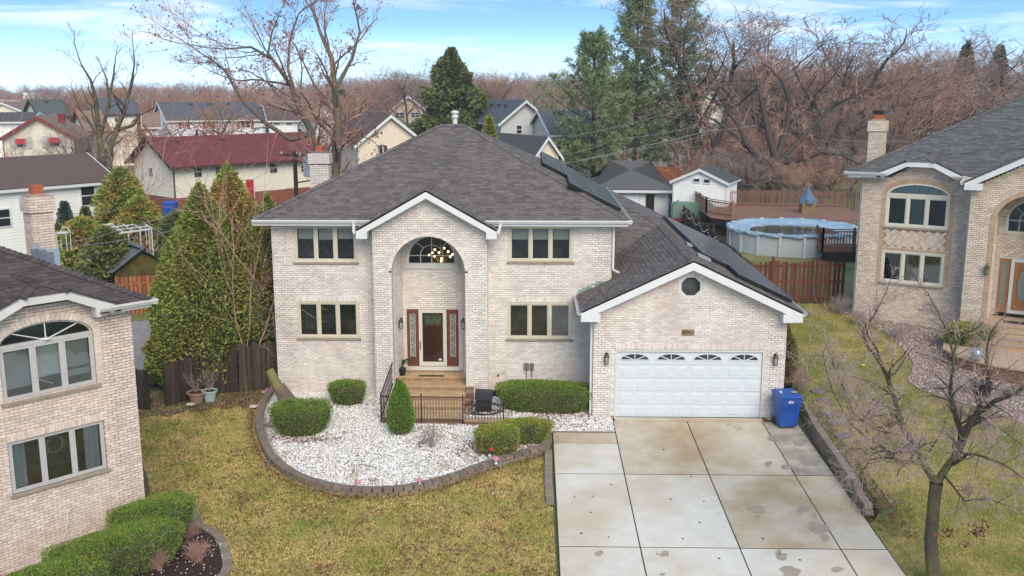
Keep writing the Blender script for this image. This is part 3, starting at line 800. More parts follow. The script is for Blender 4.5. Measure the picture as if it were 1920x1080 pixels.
# niche: splayed side walls, back wall
BX0, BX1, BY = -4.62, -2.50, 34.35
for (x0, y0, x1, y1) in ((AX - AHW, 33.31, BX0, BY), (BX1, BY, AX + AHW, 33.31)):
    d = Vector((x1 - x0, y1 - y0, 0)); ln = d.length; d.normalize()
    brick_wall(bk, shell, frameM(L(x0, y0, .7), d, (-d.y, d.x, 0)), 0, 5.2, lambda z, ln=ln: [(0, ln)])
FMb = frameM(L(0, BY, 0), (1,0,0), (0,1,0))
brick_wall(bk, shell, FMb, .74, 5.95, make_spans(lambda z: (BX0, BX1), [hole_rect(-4.54, -2.60, .74, 3.06), hole_arch(-3.57, .88, 4.62, 4.84, .80)]))
nc = MB(); nc.quad(L(AX-1.3, 33.3, 5.95), L(AX+1.3, 33.3, 5.95), L(AX+1.3, BY+.1, 5.95), L(AX-1.3, BY+.1, 5.95)); nc.build('porch_ceiling', off_trim, house)
# right and left and rear walls
brick_wall(bk, shell, frameM(L(2.717, 33.6, 0), (0,1,0), (-1,0,0)), 0, EV, lambda z: [(.006, 10.4)])
sw = MB(); sw.box(0, .1, .12, 10.6, 0, EV); sw.box(.1, 11.75, 10.5, 10.6, 0, EV); sw.build('rear_wall', brick_white, house)
# garage
GY = 31.3; GX0, GX1 = 2.0, 8.25; GPK = 5.08
FMg = frameM(L(0, GY, 0), (1,0,0), (0,1,0))
def g_outer(z):
    zb = 3.62
    if z < zb: return (GX0, GX1)
    t = (5.16 - z) / (5.16 - zb); return (max(GX0, GPK - t * 3.3), min(GX1, GPK + t * 3.3)) if t > 0 else []
def quoin_g(x, k): return (x < 2.52 or x > 7.76) and (k % 7) < 5 and k < 48
def hole_oct(xc, zc, r):
    def f(z):
        d = abs(z - zc)
        if d >= r: return None
        w = r if d < r * .414 else r - (d - r * .414); return (xc - w, xc + w)
    return f
GD = (2.72, 7.58, 0.0, 2.36)
brick_wall(bk, shell, FMg, 0, 5.15, make_spans(g_outer, [hole_rect(*GD), hole_oct(5.10, 4.48, .40)]), quoin_g)
soldiers(bk, FMg, GD[0], GD[1], GD[3] + .004, .22, .024)
for i in range(8):      # brick ring round the octagonal window
    a0 = math.pi / 8 + i * math.pi / 4; a1 = a0 + math.pi / 4; ra, rb = .41 / math.cos(math.pi/8), .55 / math.cos(math.pi/8)
    n = 4
    for j in range(n):
        def P(a, r_): return (5.10 + r_ * math.cos(a), 4.48 + r_ * math.sin(a))
        A0, A1, B0, B1 = P(a0, ra), P(a1, ra), P(a0, rb), P(a1, rb)
        f0, f1 = (j + .06) / n, (j + .94) / n
        q = [(lerp(A0[0],A1[0],f0), lerp(A0[1],A1[1],f0)), (lerp(A0[0],A1[0],f1), lerp(A0[1],A1[1],f1)), (lerp(B0[0],B1[0],f1), lerp(B0[1],B1[1],f1)), (lerp(B0[0],B1[0],f0), lerp(B0[1],B1[1],f0))]
        vs = [(x, 0, z) for x, z in q] + [(x, -.026, z) for x, z in q]
        bk.cut.add([FMg @ Vector(v) for v in vs], [(7,6,5,4),(0,1,5,4),(1,2,6,5),(2,3,7,6),(3,0,4,7)])
ow = MB(FMg)
for i in range(8):
    a0 = math.pi / 8 + i * math.pi / 4; a1 = a0 + math.pi / 4; c_ = 1 / math.cos(math.pi / 8)
    pr = [(5.10 + r_ * c_ * math.cos(a), 4.48 + r_ * c_ * math.sin(a)) for r_, a in ((.30, a0), (.30, a1), (.41, a1), (.41, a0))]
    ow.prism([(x, -.03, z) for x, z in pr], (0, .12, 0))
own = ow.build('octagonal_window', off_trim, house)
g_ = MB(FMg); c_ = .31 / math.cos(math.pi / 8); g_.poly([(5.10 + c_ * math.cos(math.pi/8 + i*math.pi/4), .03, 4.48 + c_ * math.sin(math.pi/8 + i*math.pi/4)) for i in range(8)]); g_.build('pane', glass_dark, own)
g_ = MB(FMg); g_.box(4.7, 5.5, .3, .32, 4.08, 4.88); g_.build('room', room_m, own)
brick_wall(bk, shell, frameM(L(GX0+.003, 33.6, 0), (0,-1,0), (1,0,0)), 0, 3.7, lambda z: [(.02, 2.294)])
brick_wall(bk, shell, frameM(L(GX1-.003, GY, 0), (0,1,0), (-1,0,0)), 0, 3.6, lambda z: [(.006, 12.8)])
gb = MB(); gb.box(11.75, 17.2, 12.9, 13, 0, 3.6); gb.build('rear_wall', brick_white, house)
def front_only(M_):
    t = (WM @ M_).translation; return True
bk.emit(300)
shell.build('mortar_wall', mortar_white, house)
ft = MB()
for a, b, y, y2 in ((PX0 - .02, AX - AHW, 32.97, 33.3), (AX + AHW, PX1 + .02, 32.97, 33.3), (GX0 - .02, GD[0], GY - .03, GY + .2), (GD[1], GX1 + .02, GY - .03, GY + .2)):
    p, q = L(a, y), L(b, y2); ft.box(p.x, q.x, p.y, q.y, -.35, .10)
ft.build('footing', footing, house)
fb = MB(); p = L(-9.05, 33.58); ft2 = L(2.72, 33.9); fb.box(p.x, ft2.x, p.y, ft2.y, -.3, .0); fb.build('foundation', mortar_white, house)

bl = {'ul': (.32, .34, .33), 'ur': (.33, .33, .33)}
for kx, w in W.items():
    window(house, FMm, *w, n=3, fm=cream_frame, fw=.075, blinds=bl.get(kx), depth=.11)
# half-round window over the door
hr = MB(FMb); xc, zs, rr = -3.57, 4.84, .80
hr.box(xc-.90, xc+.90, -.05, .10, 4.60, 4.68); hr.box(xc-.96, xc+.96, -.09, .06, 4.50, 4.60)
for s_ in (-1, 1): hr.box(xc + s_*.86 - .05, xc + s_*.86 + .05, -.04, .10, 4.68, zs)
ths = np.linspace(0, math.pi, 21)
for a, b in zip(ths, ths[1:]):
    pr = [(xc + r_ * math.cos(t), zs + (r_ - .02) * math.sin(t)) for r_, t in ((.80, a), (.80, b), (.91, b), (.91, a))]
    hr.prism([(x, -.04, z) for x, z in pr], (0, .14, 0))
hw_ = hr.build('half_round_window', off_trim, house)
mu = MB(FMb)
mu.box(xc-.8, xc+.8, .03, .05, 4.93, 4.955)
for x in (-.4, 0, .4): mu.box(xc + x - .012, xc + x + .012, .028, .052, 4.68, 4.94 if x else zs + .78)
for a, b in zip(ths, ths[1:]):
    pr = [(xc + r_ * math.cos(t), 4.94 + r_ * 1.0 * math.sin(t) * .95) for r_, t in ((.39, a), (.39, b), (.415, b), (.415, a))]
    mu.prism([(x, .03, z) for x, z in pr], (0, .02, 0))
for s_ in (-1, 1): mu.beam((xc + s_*.28, .04, 5.22), (xc + s_*.56, .04, 5.41), .024)
mu.build('mullion', white_trim, hw_)
g_ = MB(FMb); g_.poly([(xc - .81, .045, 4.68), (xc + .81, .045, 4.68)] + [(xc + .81 * math.cos(t), .045, zs + .79 * math.sin(t)) for t in ths]); g_.build('pane', glass_dark, hw_)
g_ = MB(FMb); a, b, c, d, e = xc-1.2, xc+1.2, 3.6, 5.9, 2.6
g_.quad((a,e,c),(b,e,c),(b,e,d),(a,e,d)); g_.quad((a,.12,c),(a,e,c),(a,e,d),(a,.12,d)); g_.quad((b,e,c),(b,.12,c),(b,.12,d),(b,e,d)); g_.quad((a,.12,c),(b,.12,c),(b,e,c),(a,e,c)); g_.quad((a,e,d),(b,e,d),(b,.12,d),(a,.12,d))
hall = mat('hall_wall', (.13,.11,.085)); g_.build('room', hall, hw_)
ch = tag(empty('chandelier', (-3.33, 35.2, 4.6)), 'lit gold sputnik chandelier glowing behind the half round window over the door', 'chandelier')
gold = mat('gold_wire', (.42,.28,.08), rough=.35, metal=.8); bulb = emis('warm_bulb', (1.0, .66, .22), 7)
bpos = [(-.42,.0,.22),(-.30,-.1,.32),(-.22,.1,.40),(-.05,-.12,.33),(.12,.1,.46),(.28,-.08,.36),(.42,0,.25),(.34,.1,.15),(.05,-.18,.12),(-.24,.14,.16),(.02,-.1,.02)]
st = MB(); st.tube([(0,0,.2),(0,0,1.2)], .012, 6)
for x, y, z in bpos: st.tube([(0,0,.2), (x*.9, y*.9, z*.9 + .02)], .006, 4)
for k in range(60):
    a = rs.uniform(0, 6.28); e = rs.uniform(-1.1, .6); r2 = rs.uniform(.2, .45)
    v = Vector((r2*math.cos(a)*math.cos(e), r2*math.sin(a)*math.cos(e), .18 + r2*.7*math.sin(e))); st.tube([v*.6 + Vector((0,0,.07)), v], .004, 3); st.lathe([(0,-.012),(.014,0),(0,.012)], v.x, v.y, 5, z0=v.z)
st.build('frame', gold, ch)
for x, y, z in bpos:
    b_ = MB(); b_.lathe([(.010,-.03),(.028,-.012),(.034,.008),(.025,.03),(.005,.04)], x, y, 8, z0=z); b_.build('bulb', bulb, ch, smooth=True)

# entry door set
dr = MB(FMb); dr.box(-4.54, -4.50, -.03, .09, .90, 3.06); dr.box(-2.64, -2.60, -.03, .09, .90, 3.06); dr.box(-4.50, -2.64, -.03, .09, 3.01, 3.06); dr.box(-4.56, -2.58, -.10, .09, .76, .90)
frame = dr.build('door_frame', storm_frame, house)
for s_, (a, b) in ((0, (-4.50, -4.085)), (1, (-3.055, -2.64))):
    sdl = MB(FMb); c, d = .90, 3.01; e = .11
    sdl.box(a, a+e, -.01, .06, c, d); sdl.box(b-e, b, -.01, .06, c, d); sdl.box(a+e, b-e, -.01, .06, d-.16, d); sdl.box(a+e, b-e, -.01, .06, c, c+.34)
    sp_ = sdl.build('sidelight', wood_door, house, bevel=.008)
    g_ = MB(FMb); g_.box(a+e, b-e, .02, .03, c+.34, d-.16); g_.build('pane', lead_glass, sp_)
    g_ = MB(FMb)
    for x in (a+e, b-e-.012): g_.box(x, x+.012, -.0, .02, c+.34, d-.16)
    for k in range(7): g_.beam((a+e+.01, .01, c+.45+k*.22), (b-e-.01, .01, c+.56+k*.22 if k%2 else c+.36+k*.22), .01)
    g_.build('came', off_trim, sp_)
sd_ = MB(FMb); a, b, c, d, e = -4.07, -3.07, .92, 3.0, .13
sd_.box(a, a+e, -.05, .0, c, d); sd_.box(b-e, b, -.05, .0, c, d); sd_.box(a+e, b-e, -.05, .0, d-.12, d); sd_.box(a+e, b-e, -.05, .0, c, c+.15)
stm = sd_.build('storm_door', storm_frame, house, bevel=.006)
g_ = MB(FMb); g_.box(a+e, b-e, -.03, -.022, c+.15, d-.12); g_.build('pane', glass_mat('storm_glass', (.85,.86,.84), .7), stm)
g_ = MB(FMb); g_.box(a+.03, a+.08, -.09, -.05, 1.55, 1.85); g_.build('handle', mat('nickel', (.5,.5,.48), rough=.3, metal=.9), stm, bevel=.008)
g_ = MB(FMb); g_.box(b-e-.17, b-e-.06, -.034, -.031, 1.12, 1.19); g_.build('sticker', white_trim, stm)
df = MB(FMb); a, b, c, d = -3.96, -3.18, .93, 2.93
for x0, x1, z0, z1 in ((a, a+.10, c, d), (b-.10, b, c, d), (a+.1, b-.1, d-.14, d), (a+.1, b-.1, 2.28, 2.42), (a+.1, b-.1, c, c+.22), ((a+b)/2-.05, (a+b)/2+.05, c+.22, 2.28)): df.box(x0, x1, .01, .06, z0, z1)
fd = df.build('front_door', wood_door, house, bevel=.006)
g_ = MB(FMb); g_.box(a+.1, b-.1, .035, .055, c+.22, 2.28); g_.build('door_panel', wood_door, fd)
g_ = MB(FMb); g_.box(a+.1, b-.1, .03, .04, 2.42, d-.14); g_.build('pane', lead_glass, fd)
g_ = MB(FMb)
for k in range(6):
    x = a + .13 + k * .105; g_.beam((x, .025, 2.5 + (k%2)*.14), (x+.105, .025, 2.64 - (k%2)*.14), .012)
g_.build('came', off_trim, fd)
# wall lanterns
def lantern(x, z, FM, lab):
    e = tag(empty('wall_lantern', WM @ (FM @ Vector((x, -.13, z)))), lab, 'wall lamp')
    m = MB(); m.box(-.045, .045, .085, .125, -.02, .20); m.beam((0, .10, .14), (0, .02, .26), .02); m.beam((0, .02, .26), (0, 0, .20), .02)
    m.lathe([(.02,.20),(.05,.18),(.085,.10),(.095,.085),(.02,.085)], 0, 0, 6); m.lathe([(.03,-.17),(.06,-.15),(.065,-.135),(.03,-.135)], 0, 0, 6); m.lathe([(.006,.20),(.02,.23),(.004,.26)], 0, 0, 6)
    for k in range(6): a = k*math.pi/3; m.beam((.075*math.cos(a), .075*math.sin(a), .09), (.055*math.cos(a), .055*math.sin(a), -.14), .012)
    m.build('bracket', black_iron, e)
    g_ = MB(); g_.lathe([(.052,-.135),(.07,.085)], 0, 0, 6); g_.build('lamp_glass', lamp_glass, e)
lantern(-4.61, 2.62, frameM(L(0, 33.75, 0), (1,0,0), (0,1,0)), 'black lantern on the niche wall left of the red front door')
lantern(-2.43, 2.62, frameM(L(0, 33.75, 0), (1,0,0), (0,1,0)), 'black lantern on the niche wall right of the red front door')
lantern(2.43, 2.06, FMg, 'black lantern on the brick pier left of the white garage door')
lantern(7.92, 2.06, FMg, 'black lantern on the brick pier right of the white garage door, above the blue bin')
# number plaque
pl = MB(FMg); pl.box(4.86, 5.27, -.045, -.02, 2.86, 3.06); plq = pl.build('number_plaque', mat('tan_plaque', (.30,.22,.14), (.24,.17,.10), 20), house, bevel=.01)
tcur = bpy.data.curves.new('house_number', 'FONT'); tcur.body = '8941'; tcur.size = .19; tcur.extrude = .004; tcur.align_x = 'CENTER'; tcur.align_y = 'CENTER'; tcur.space_character = .95
tcur.materials.append(black_iron)
def text_part(cur, name, parent, loc, rot, scale=1):
    tmp = bpy.data.objects.new('t', cur); C.objects.link(tmp); bpy.context.view_layer.update()
    me = bpy.data.meshes.new_from_object(tmp.evaluated_get(bpy.context.evaluated_depsgraph_get())); bpy.data.objects.remove(tmp)
    o = link(name, me, parent); o.location = loc; o.rotation_euler = rot; o.scale = (scale,) * 3; return o
text_part(tcur, 'house_number', plq, L(5.05, GY - .05, 2.96), (R(90), 0, 0))
# garage door: four wide sections with raised panels, arched lites on top
gx0, gx1, gz1 = 2.77, 7.53, 2.30
gd = MB(FMg); gd.box(GD[0], gx0, -.012, .10, 0.05, 2.36); gd.box(gx1, GD[1], -.012, .10, 0.05, 2.36); gd.box(gx0, gx1, -.012, .10, gz1, 2.36); gd.build('garage_door_frame', off_trim, house)
gdoor = MB(FMg); gdoor.box(gx0, gx1, .10, .13, .05, gz1); gdoor = gdoor.build('garage_door', garage_white, house)
sh_ = gz1 - .05; H5 = sh_ / 5
for r2 in range(5):
    z0 = .05 + r2 * H5; s1 = MB(FMg); s1.box(gx0 + .002, gx1 - .002, .055, .098, z0 + .004, z0 + H5 - .004); sec = s1.build('door_section', garage_white, gdoor, bevel=.003)
    w8 = (gx1 - gx0) / 8
    if r2 < 4:
        for k in range(8):
            pm = MB(); a, b, c, d = gx0 + k*w8 + .09, gx0 + (k+1)*w8 - .09, z0 + .085, z0 + H5 - .085
            vs = [(a,.055,c),(b,.055,c),(b,.055,d),(a,.055,d),(a+.03,.046,c+.03),(b-.03,.046,c+.03),(b-.03,.046,d-.03),(a+.03,.046,d-.03)]
            pm.add([FMg @ Vector(v) for v in vs], [(7,6,5,4)[::-1],(0,1,5,4),(1,2,6,5),(2,3,7,6),(3,0,4,7)])
            if r2 == 0 and k == 0: pass
            pm.build('raised_panel', garage_white, gdoor)
    else:
        w4 = (gx1 - gx0) / 4
        for k in range(4):
            xc2, zb = gx0 + (k + .5) * w4, z0 + .17; lw, lh = .46, .20
            fr = MB(FMg); tt = np.linspace(0, math.pi, 13)
            for a, b in zip(tt, tt[1:]):
                pr = [(xc2 + (lw+e)*math.cos(t), zb + (lh+e)*math.sin(t)) for e, t in ((-.01, a), (-.01, b), (.035, b), (.035, a))]
                fr.prism([(x, .030, z) for x, z in pr], (0, .025, 0))
            fr.box(xc2 - lw - .035, xc2 + lw + .035, .030, .055, zb - .03, zb)
            for a in (math.pi*.22, math.pi/2, math.pi*.78): fr.beam((xc2 + .07*math.cos(a), .045, zb + .0 * math.sin(a)), (xc2 + lw*math.cos(a), .045, zb + lh*math.sin(a)), .026, .02, up=(0,1,0))
            fw_ = fr.build('arched_window', garage_white, gdoor)
            g_ = MB(FMg); g_.poly([(xc2 + lw*math.cos(t), .052, zb + lh*math.sin(t)) for t in tt][::-1]); g_.build('pane', mat('garage_lite', (.05,.04,.045), rough=.15, spec=.5) if k == 0 and 'garage_lite' not in MAT else MAT['garage_lite'], fw_)

# ---- roof
sg = Pieces('shingle', 'shingles', house, shingle_m, WM); deck = MB(); RP = .503
ez = 6.38; FL, FR_, BR, BLc = L(-9.52,33.12,ez), L(3.22,33.12,ez), L(3.22,44.86,ez), L(-9.52,44.86,ez)
hh = 5.87; R1, R2 = L(-9.52+hh, 33.12+hh, ez+hh*RP), L(3.22-hh, 33.12+hh, ez+hh*RP)
mslopes = [[FL, FR_, R2, R1], [FR_, BR, R2], [BR, BLc, R1, R2], [BLc, FL, R1]]
for s_ in mslopes: roof_deck(deck, s_)
shingle_slope(sg, mslopes[0], seed=1); shingle_slope(sg, [FR_, BR, R2], seed=2)
caps(sg, FL, R1, (-1,0,-RP), (0,-1,-RP)); caps(sg, FR_, R2, (1,0,-RP), (0,-1,-RP)); caps(sg, R1, R2, (0,-1,-RP), (0,1,-RP))
# porch cross gable
pz, ppk, pyf, pxe = 6.10, 7.44, 32.60, 2.36
py_b = 33.12 + (ppk - ez) / RP + .1
PL, PR = L(AX - pxe, pyf, pz), L(AX + pxe, pyf, pz); PP = L(AX, pyf, ppk); PB = L(AX, py_b, ppk)
gs = (ppk - pz) / pxe
yb2 = 33.12 + (pz - ez) / RP + .05
shingle_slope(sg, [L(AX-pxe, 34.2, pz), PL, PP, PB], expo=.145, seed=3); shingle_slope(sg, [PR, L(AX+pxe, 34.2, pz), PB, PP], seed=4)
# only keep deck above the main slope
roof_deck(deck, [L(AX-pxe, 33.5, pz), PL, PP, PB], .08); roof_deck(deck, [PR, L(AX+pxe, 33.5, pz), PB, PP], .08)
caps(sg, PP, PB, (-1,0,-gs), (1,0,-gs))
# garage gable roof and rear hip
gyf = 30.88; gez, gpk2 = 3.72, 5.40; GEL, GER = 1.56, 8.64; gxr = 5.10; gsl = (gpk2 - gez) / (gxr - GEL)
Yp1 = 39.3
shingle_slope(sg, [L(GEL, 38.5, gez), L(GEL, gyf, gez), L(gxr, gyf, gpk2), L(gxr, Yp1, gpk2)], seed=5)
zz = 3.0; PT = L(gxr - zz, Yp1 + zz, gpk2 + zz*gsl)
shingle_slope(sg, [L(GER, gyf, gez), L(GER, 46.0, gez), L(gxr - zz, 46.0, gpk2 + zz*gsl), PT, L(gxr, Yp1, gpk2), L(gxr, gyf, gpk2)], seed=6)
roof_deck(deck, [L(GEL, 33.6, gez), L(GEL, gyf, gez), L(gxr, gyf, gpk2), L(gxr, 33.6, gpk2)], .09)
roof_deck(deck, [L(2.73, 38.3, gez + gsl*(2.73-GEL)), L(2.73, 33.6, gez + gsl*(2.73-GEL)), L(gxr, 33.6, gpk2), L(gxr, 39.3, gpk2)], .09)
roof_deck(deck, [L(GER, gyf, gez), L(GER, 46.0, gez), L(gxr - zz, 46.0, gpk2 + zz*gsl), PT, L(gxr, Yp1, gpk2), L(gxr, gyf, gpk2)], .09)
# front facing rear slope: from its valley up to the hip
fz = 3.9; b0 = (gpk2 - fz) / gsl
RS = [L(2.73, Yp1 - b0, fz), L(gxr + .0, Yp1 - b0, fz), L(gxr, Yp1, gpk2), L(2.73, Yp1 + (gxr-2.73), gpk2 + (gxr-2.73)*gsl)]
bq = gxr - 2.73
shingle_slope(sg, [L(2.73, Yp1-bq, gpk2-bq*gsl), L(2.75, Yp1-bq, gpk2-bq*gsl), L(gxr, Yp1, gpk2), L(2.73, Yp1+bq, gpk2+bq*gsl)], seed=7)
roof_deck(deck, [L(2.73, Yp1-bq, gpk2-bq*gsl), L(gxr, Yp1, gpk2), L(2.73, Yp1+bq, gpk2+bq*gsl)], .09)
caps(sg, L(gxr, gyf, gpk2), L(gxr, Yp1, gpk2), (-1,0,-gsl), (1,0,-gsl)); caps(sg, L(gxr, Yp1, gpk2), PT, (0,-1,-gsl), (1,0,-gsl))
sg.emit(300)
deck.build('roof_deck', under_m, house)
# fascia, soffits, gutters
tr = MB()
def fascia_run(p, q, h=.19, out=(0,-1,0)): tr.beam(Vector(p) + Vector((0,0,-h/2-.02)), Vector(q) + Vector((0,0,-h/2-.02)), .03, h)
for p, q in ((FL, L(AX-pxe+.45, 33.12, ez)), (L(AX+pxe-.45, 33.12, ez), FR_), (FR_, BR), (FL, BLc)): fascia_run(p, q)
zs_ = ez - .21
for a in ([L(-9.52,33.12,zs_), L(-5.9,33.12,zs_), L(-5.9,33.65,zs_), L(-9.52,33.65,zs_)], [L(-1.2,33.12,zs_), L(3.22,33.12,zs_), L(3.22,33.65,zs_), L(-1.2,33.65,zs_)], [L(2.6,33.6,zs_), L(3.22,33.6,zs_), L(3.22,44.8,zs_), L(2.6,44.8,zs_)], [L(-9.52,33.6,zs_), L(-8.9,33.6,zs_), L(-8.9,44.8,zs_), L(-9.52,44.8,zs_)]):
    tr.prism([v for v in a], (0, 0, .015))
def rake(pL, pP, pR, w, th, ret, y):
    """white rake boards of a gable with boxed returns"""
    for a, s_ in ((pL, 1), (pR, -1)):
        d = (pP - a).normalized(); dn = Vector((0, 0, -1)); top = a - Vector((0,0,.015)); tp = pP - Vector((0,0,.015))
        tr.prism([top, tp, tp + dn * w, a + dn * w + Vector((s_*.0, 0, 0))] if s_ > 0 else [tp, top, a + dn * w, tp + dn * w], (0, .035, 0))
        x0 = a.x; x1 = a.x + s_ * ret
        tr.box(min(x0,x1), max(x0,x1), a.y - .005, a.y + .40, a.z - w - .03, a.z - .06)
        tr.prism([a + dn*(w-.0) + Vector((0,.035,0)), pP + dn*(w-.01) + Vector((0,.035,0)), pP + dn*(w-.01) + Vector((0,.42,0)), a + dn*w + Vector((0,.42,0))], (0,0,.015))
rake(PL, PP, PR, .27, .03, .36, pyf)
rake(L(GEL,gyf,gez), L(gxr,gyf,gpk2), L(GER,gyf,gez), .30, .03, .62, gyf)
tr.build('fascia', white_trim, house)
gu = MB(); gutter(gu, FL + Vector((.0,-.015,0)), L(AX-pxe+.4, 33.105, ez), (0,-1,0)); gutter(gu, L(AX+pxe-.4, 33.105, ez), FR_ + Vector((.12,-.015,0)), (0,-1,0)); gutter(gu, FR_ + Vector((.015,-.13,0)), BR + Vector((.015,0,0)), (1,0,0))
gutter(gu, L(AX-pxe-.1, 33.1, ez), L(AX-pxe-.02, pyf-.05, pz-.02), (-1,0,0), .09, .10); gutter(gu, L(AX+pxe+.1, 33.1, ez), L(AX+pxe+.02, pyf-.05, pz-.02), (1,0,0), .09, .10)
gutter(gu, L(GEL-.015, 33.55, gez), L(GEL-.015, gyf+.02, gez), (-1,0,0)); gutter(gu, L(GER+.015, 45, gez), L(GER+.015, gyf+.02, gez), (1,0,0))
gu.build('gutter', white_trim, house)
ds = MB()
ds.beam(L(2.77, 33.52, 6.15), L(2.77, 33.52, 4.62), .07, .05); ds.beam(L(2.77, 33.52, 4.62), L(2.98, 33.42, 4.53), .07, .05)
ds.build('downspout', white_trim, house); ds = MB(); ds.beam(L(1.94, 31.42, 3.40), L(1.94, 31.42, .12), .07, .08); ds.build('downspout', white_trim, house)
fl = MB()   # stepped flashing up the garage roof at the main wall
x = GEL + .02
while x < 2.66:
    z = gez + gsl * (x - GEL); fl.box(L(x,0).x, L(x+.17,0).x, -.035, -.022, z - .02, z + .17); x += .155
fl.build('step_flashing', mat('green_grey_flashing', (.25,.33,.31), rough=.6), house)
# chimney on the left wall
def chimney(parent, cx, cy, w, d, z0, z1, bm_, mm, ang=0, flue=True, cap=False, WMx=WM):
    """brick chimney as parts of a house: courses of real bricks, corbelled crown, flue"""
    e = MB(); cut = MB(); c0 = z1 - .45
    Rz = Matrix.Translation((cx, cy, 0)) @ Matrix.Rotation(ang, 4, 'Z')
    for (a, b, zz0, zz1) in ((w, d, z0, c0), (w + .10, d + .10, c0, z1)):
        e.add([Rz @ Vector(v) for v in ((-a/2,-b/2,zz0),(a/2,-b/2,zz0),(a/2,b/2,zz0),(-a/2,b/2,zz0),(-a/2,-b/2,zz1),(a/2,-b/2,zz1),(a/2,b/2,zz1),(-a/2,b/2,zz1))], [(4,5,6,7),(0,1,5,4),(1,2,6,5),(2,3,7,6),(3,0,4,7)])
        k = 0
        while zz0 + k * PITCHB + BH < zz1:
            z = zz0 + k * PITCHB
            for F_, ln in ((frameM((-a/2,-b/2,z), (1,0,0), (0,1,0)), a), (frameM((a/2,b/2,z), (-1,0,0), (0,-1,0)), a), (frameM((a/2,-b/2,z), (0,1,0), (-1,0,0)), b), (frameM((-a/2,b/2,z), (0,-1,0), (1,0,0)), b)):
                n = max(2, int(ln / .21)); off = .5 if k % 2 else 0; wb = ln / n
                for i in range(-1, n):
                    x0 = max(0, (i + off) * wb); x1 = min(ln, (i + 1 + off) * wb)
                    if x1 - x0 > .04:
                        p = brick_fn(x1 - x0 - .01)(); cut.add([Rz @ (F_ @ Vector((v[0] + x0 + .005, v[1], v[2]))) for v in p.v], p.f)
            k += 1
    e.add([Rz @ Vector(v) for v in ((-w/2,-d/2,z1),(w/2,-d/2,z1),(w/2,d/2,z1),(-w/2,d/2,z1),(-w/3,-d/3,z1+.07),(w/3,-d/3,z1+.07),(w/3,d/3,z1+.07),(-w/3,d/3,z1+.07))], [(4,5,6,7),(0,1,5,4),(1,2,6,5),(2,3,7,6),(3,0,4,7)])
    chm = e.build('chimney', mm, parent); cut.build('brickwork', bm_, chm, 'stuff')
    if flue:
        f = MB(); s_ = min(w, d) * .27; f.add([Rz @ Vector(v) for v in ((-s_,-s_,z1+.05),(s_,-s_,z1+.05),(s_,s_,z1+.05),(-s_,s_,z1+.05),(-s_,-s_,z1+.30),(s_,-s_,z1+.30),(s_,s_,z1+.30),(-s_,s_,z1+.30))], [(0,1,5,4),(1,2,6,5),(2,3,7,6),(3,0,4,7),(4,5,6,7)])
        f.build('flue', MAT.get('clay_flue') or mat('clay_flue', (.42,.12,.055), (.34,.09,.04)), chm)
    if cap:
        f = MB(); s_ = min(w, d) * .33; f.add([Rz @ Vector(v) for v in ((-s_,-s_,z1+.30),(s_,-s_,z1+.30),(s_,s_,z1+.30),(-s_,s_,z1+.30),(-s_*1.1,-s_*1.1,z1+.46),(s_*1.1,-s_*1.1,z1+.46),(s_*1.1,s_*1.1,z1+.46),(-s_*1.1,s_*1.1,z1+.46))], [(0,1,5,4),(1,2,6,5),(2,3,7,6),(3,0,4,7),(4,5,6,7)])
        f.build('chimney_cap', black_iron, chm)
    return chm
p = L(-9.28, 43.1); chimney(house, p.x, p.y, .82, .55, 0, 8.0, brick_white, mat('mauve_mortar', (.20,.14,.13), (.16,.11,.10), 6))
v = MB(); p = L(-3.2, 40.9); v.lathe([(.10,8.0),(.10,9.58),(.15,9.58),(.15,9.63),(.11,9.66),(.11,9.76),(.17,9.76),(.17,9.82),(.05,9.87)], p.x, p.y, 12); v.build('vent_pipe', mat('pale_metal', (.60,.63,.62), rough=.4, spec=.5), house, smooth=False)
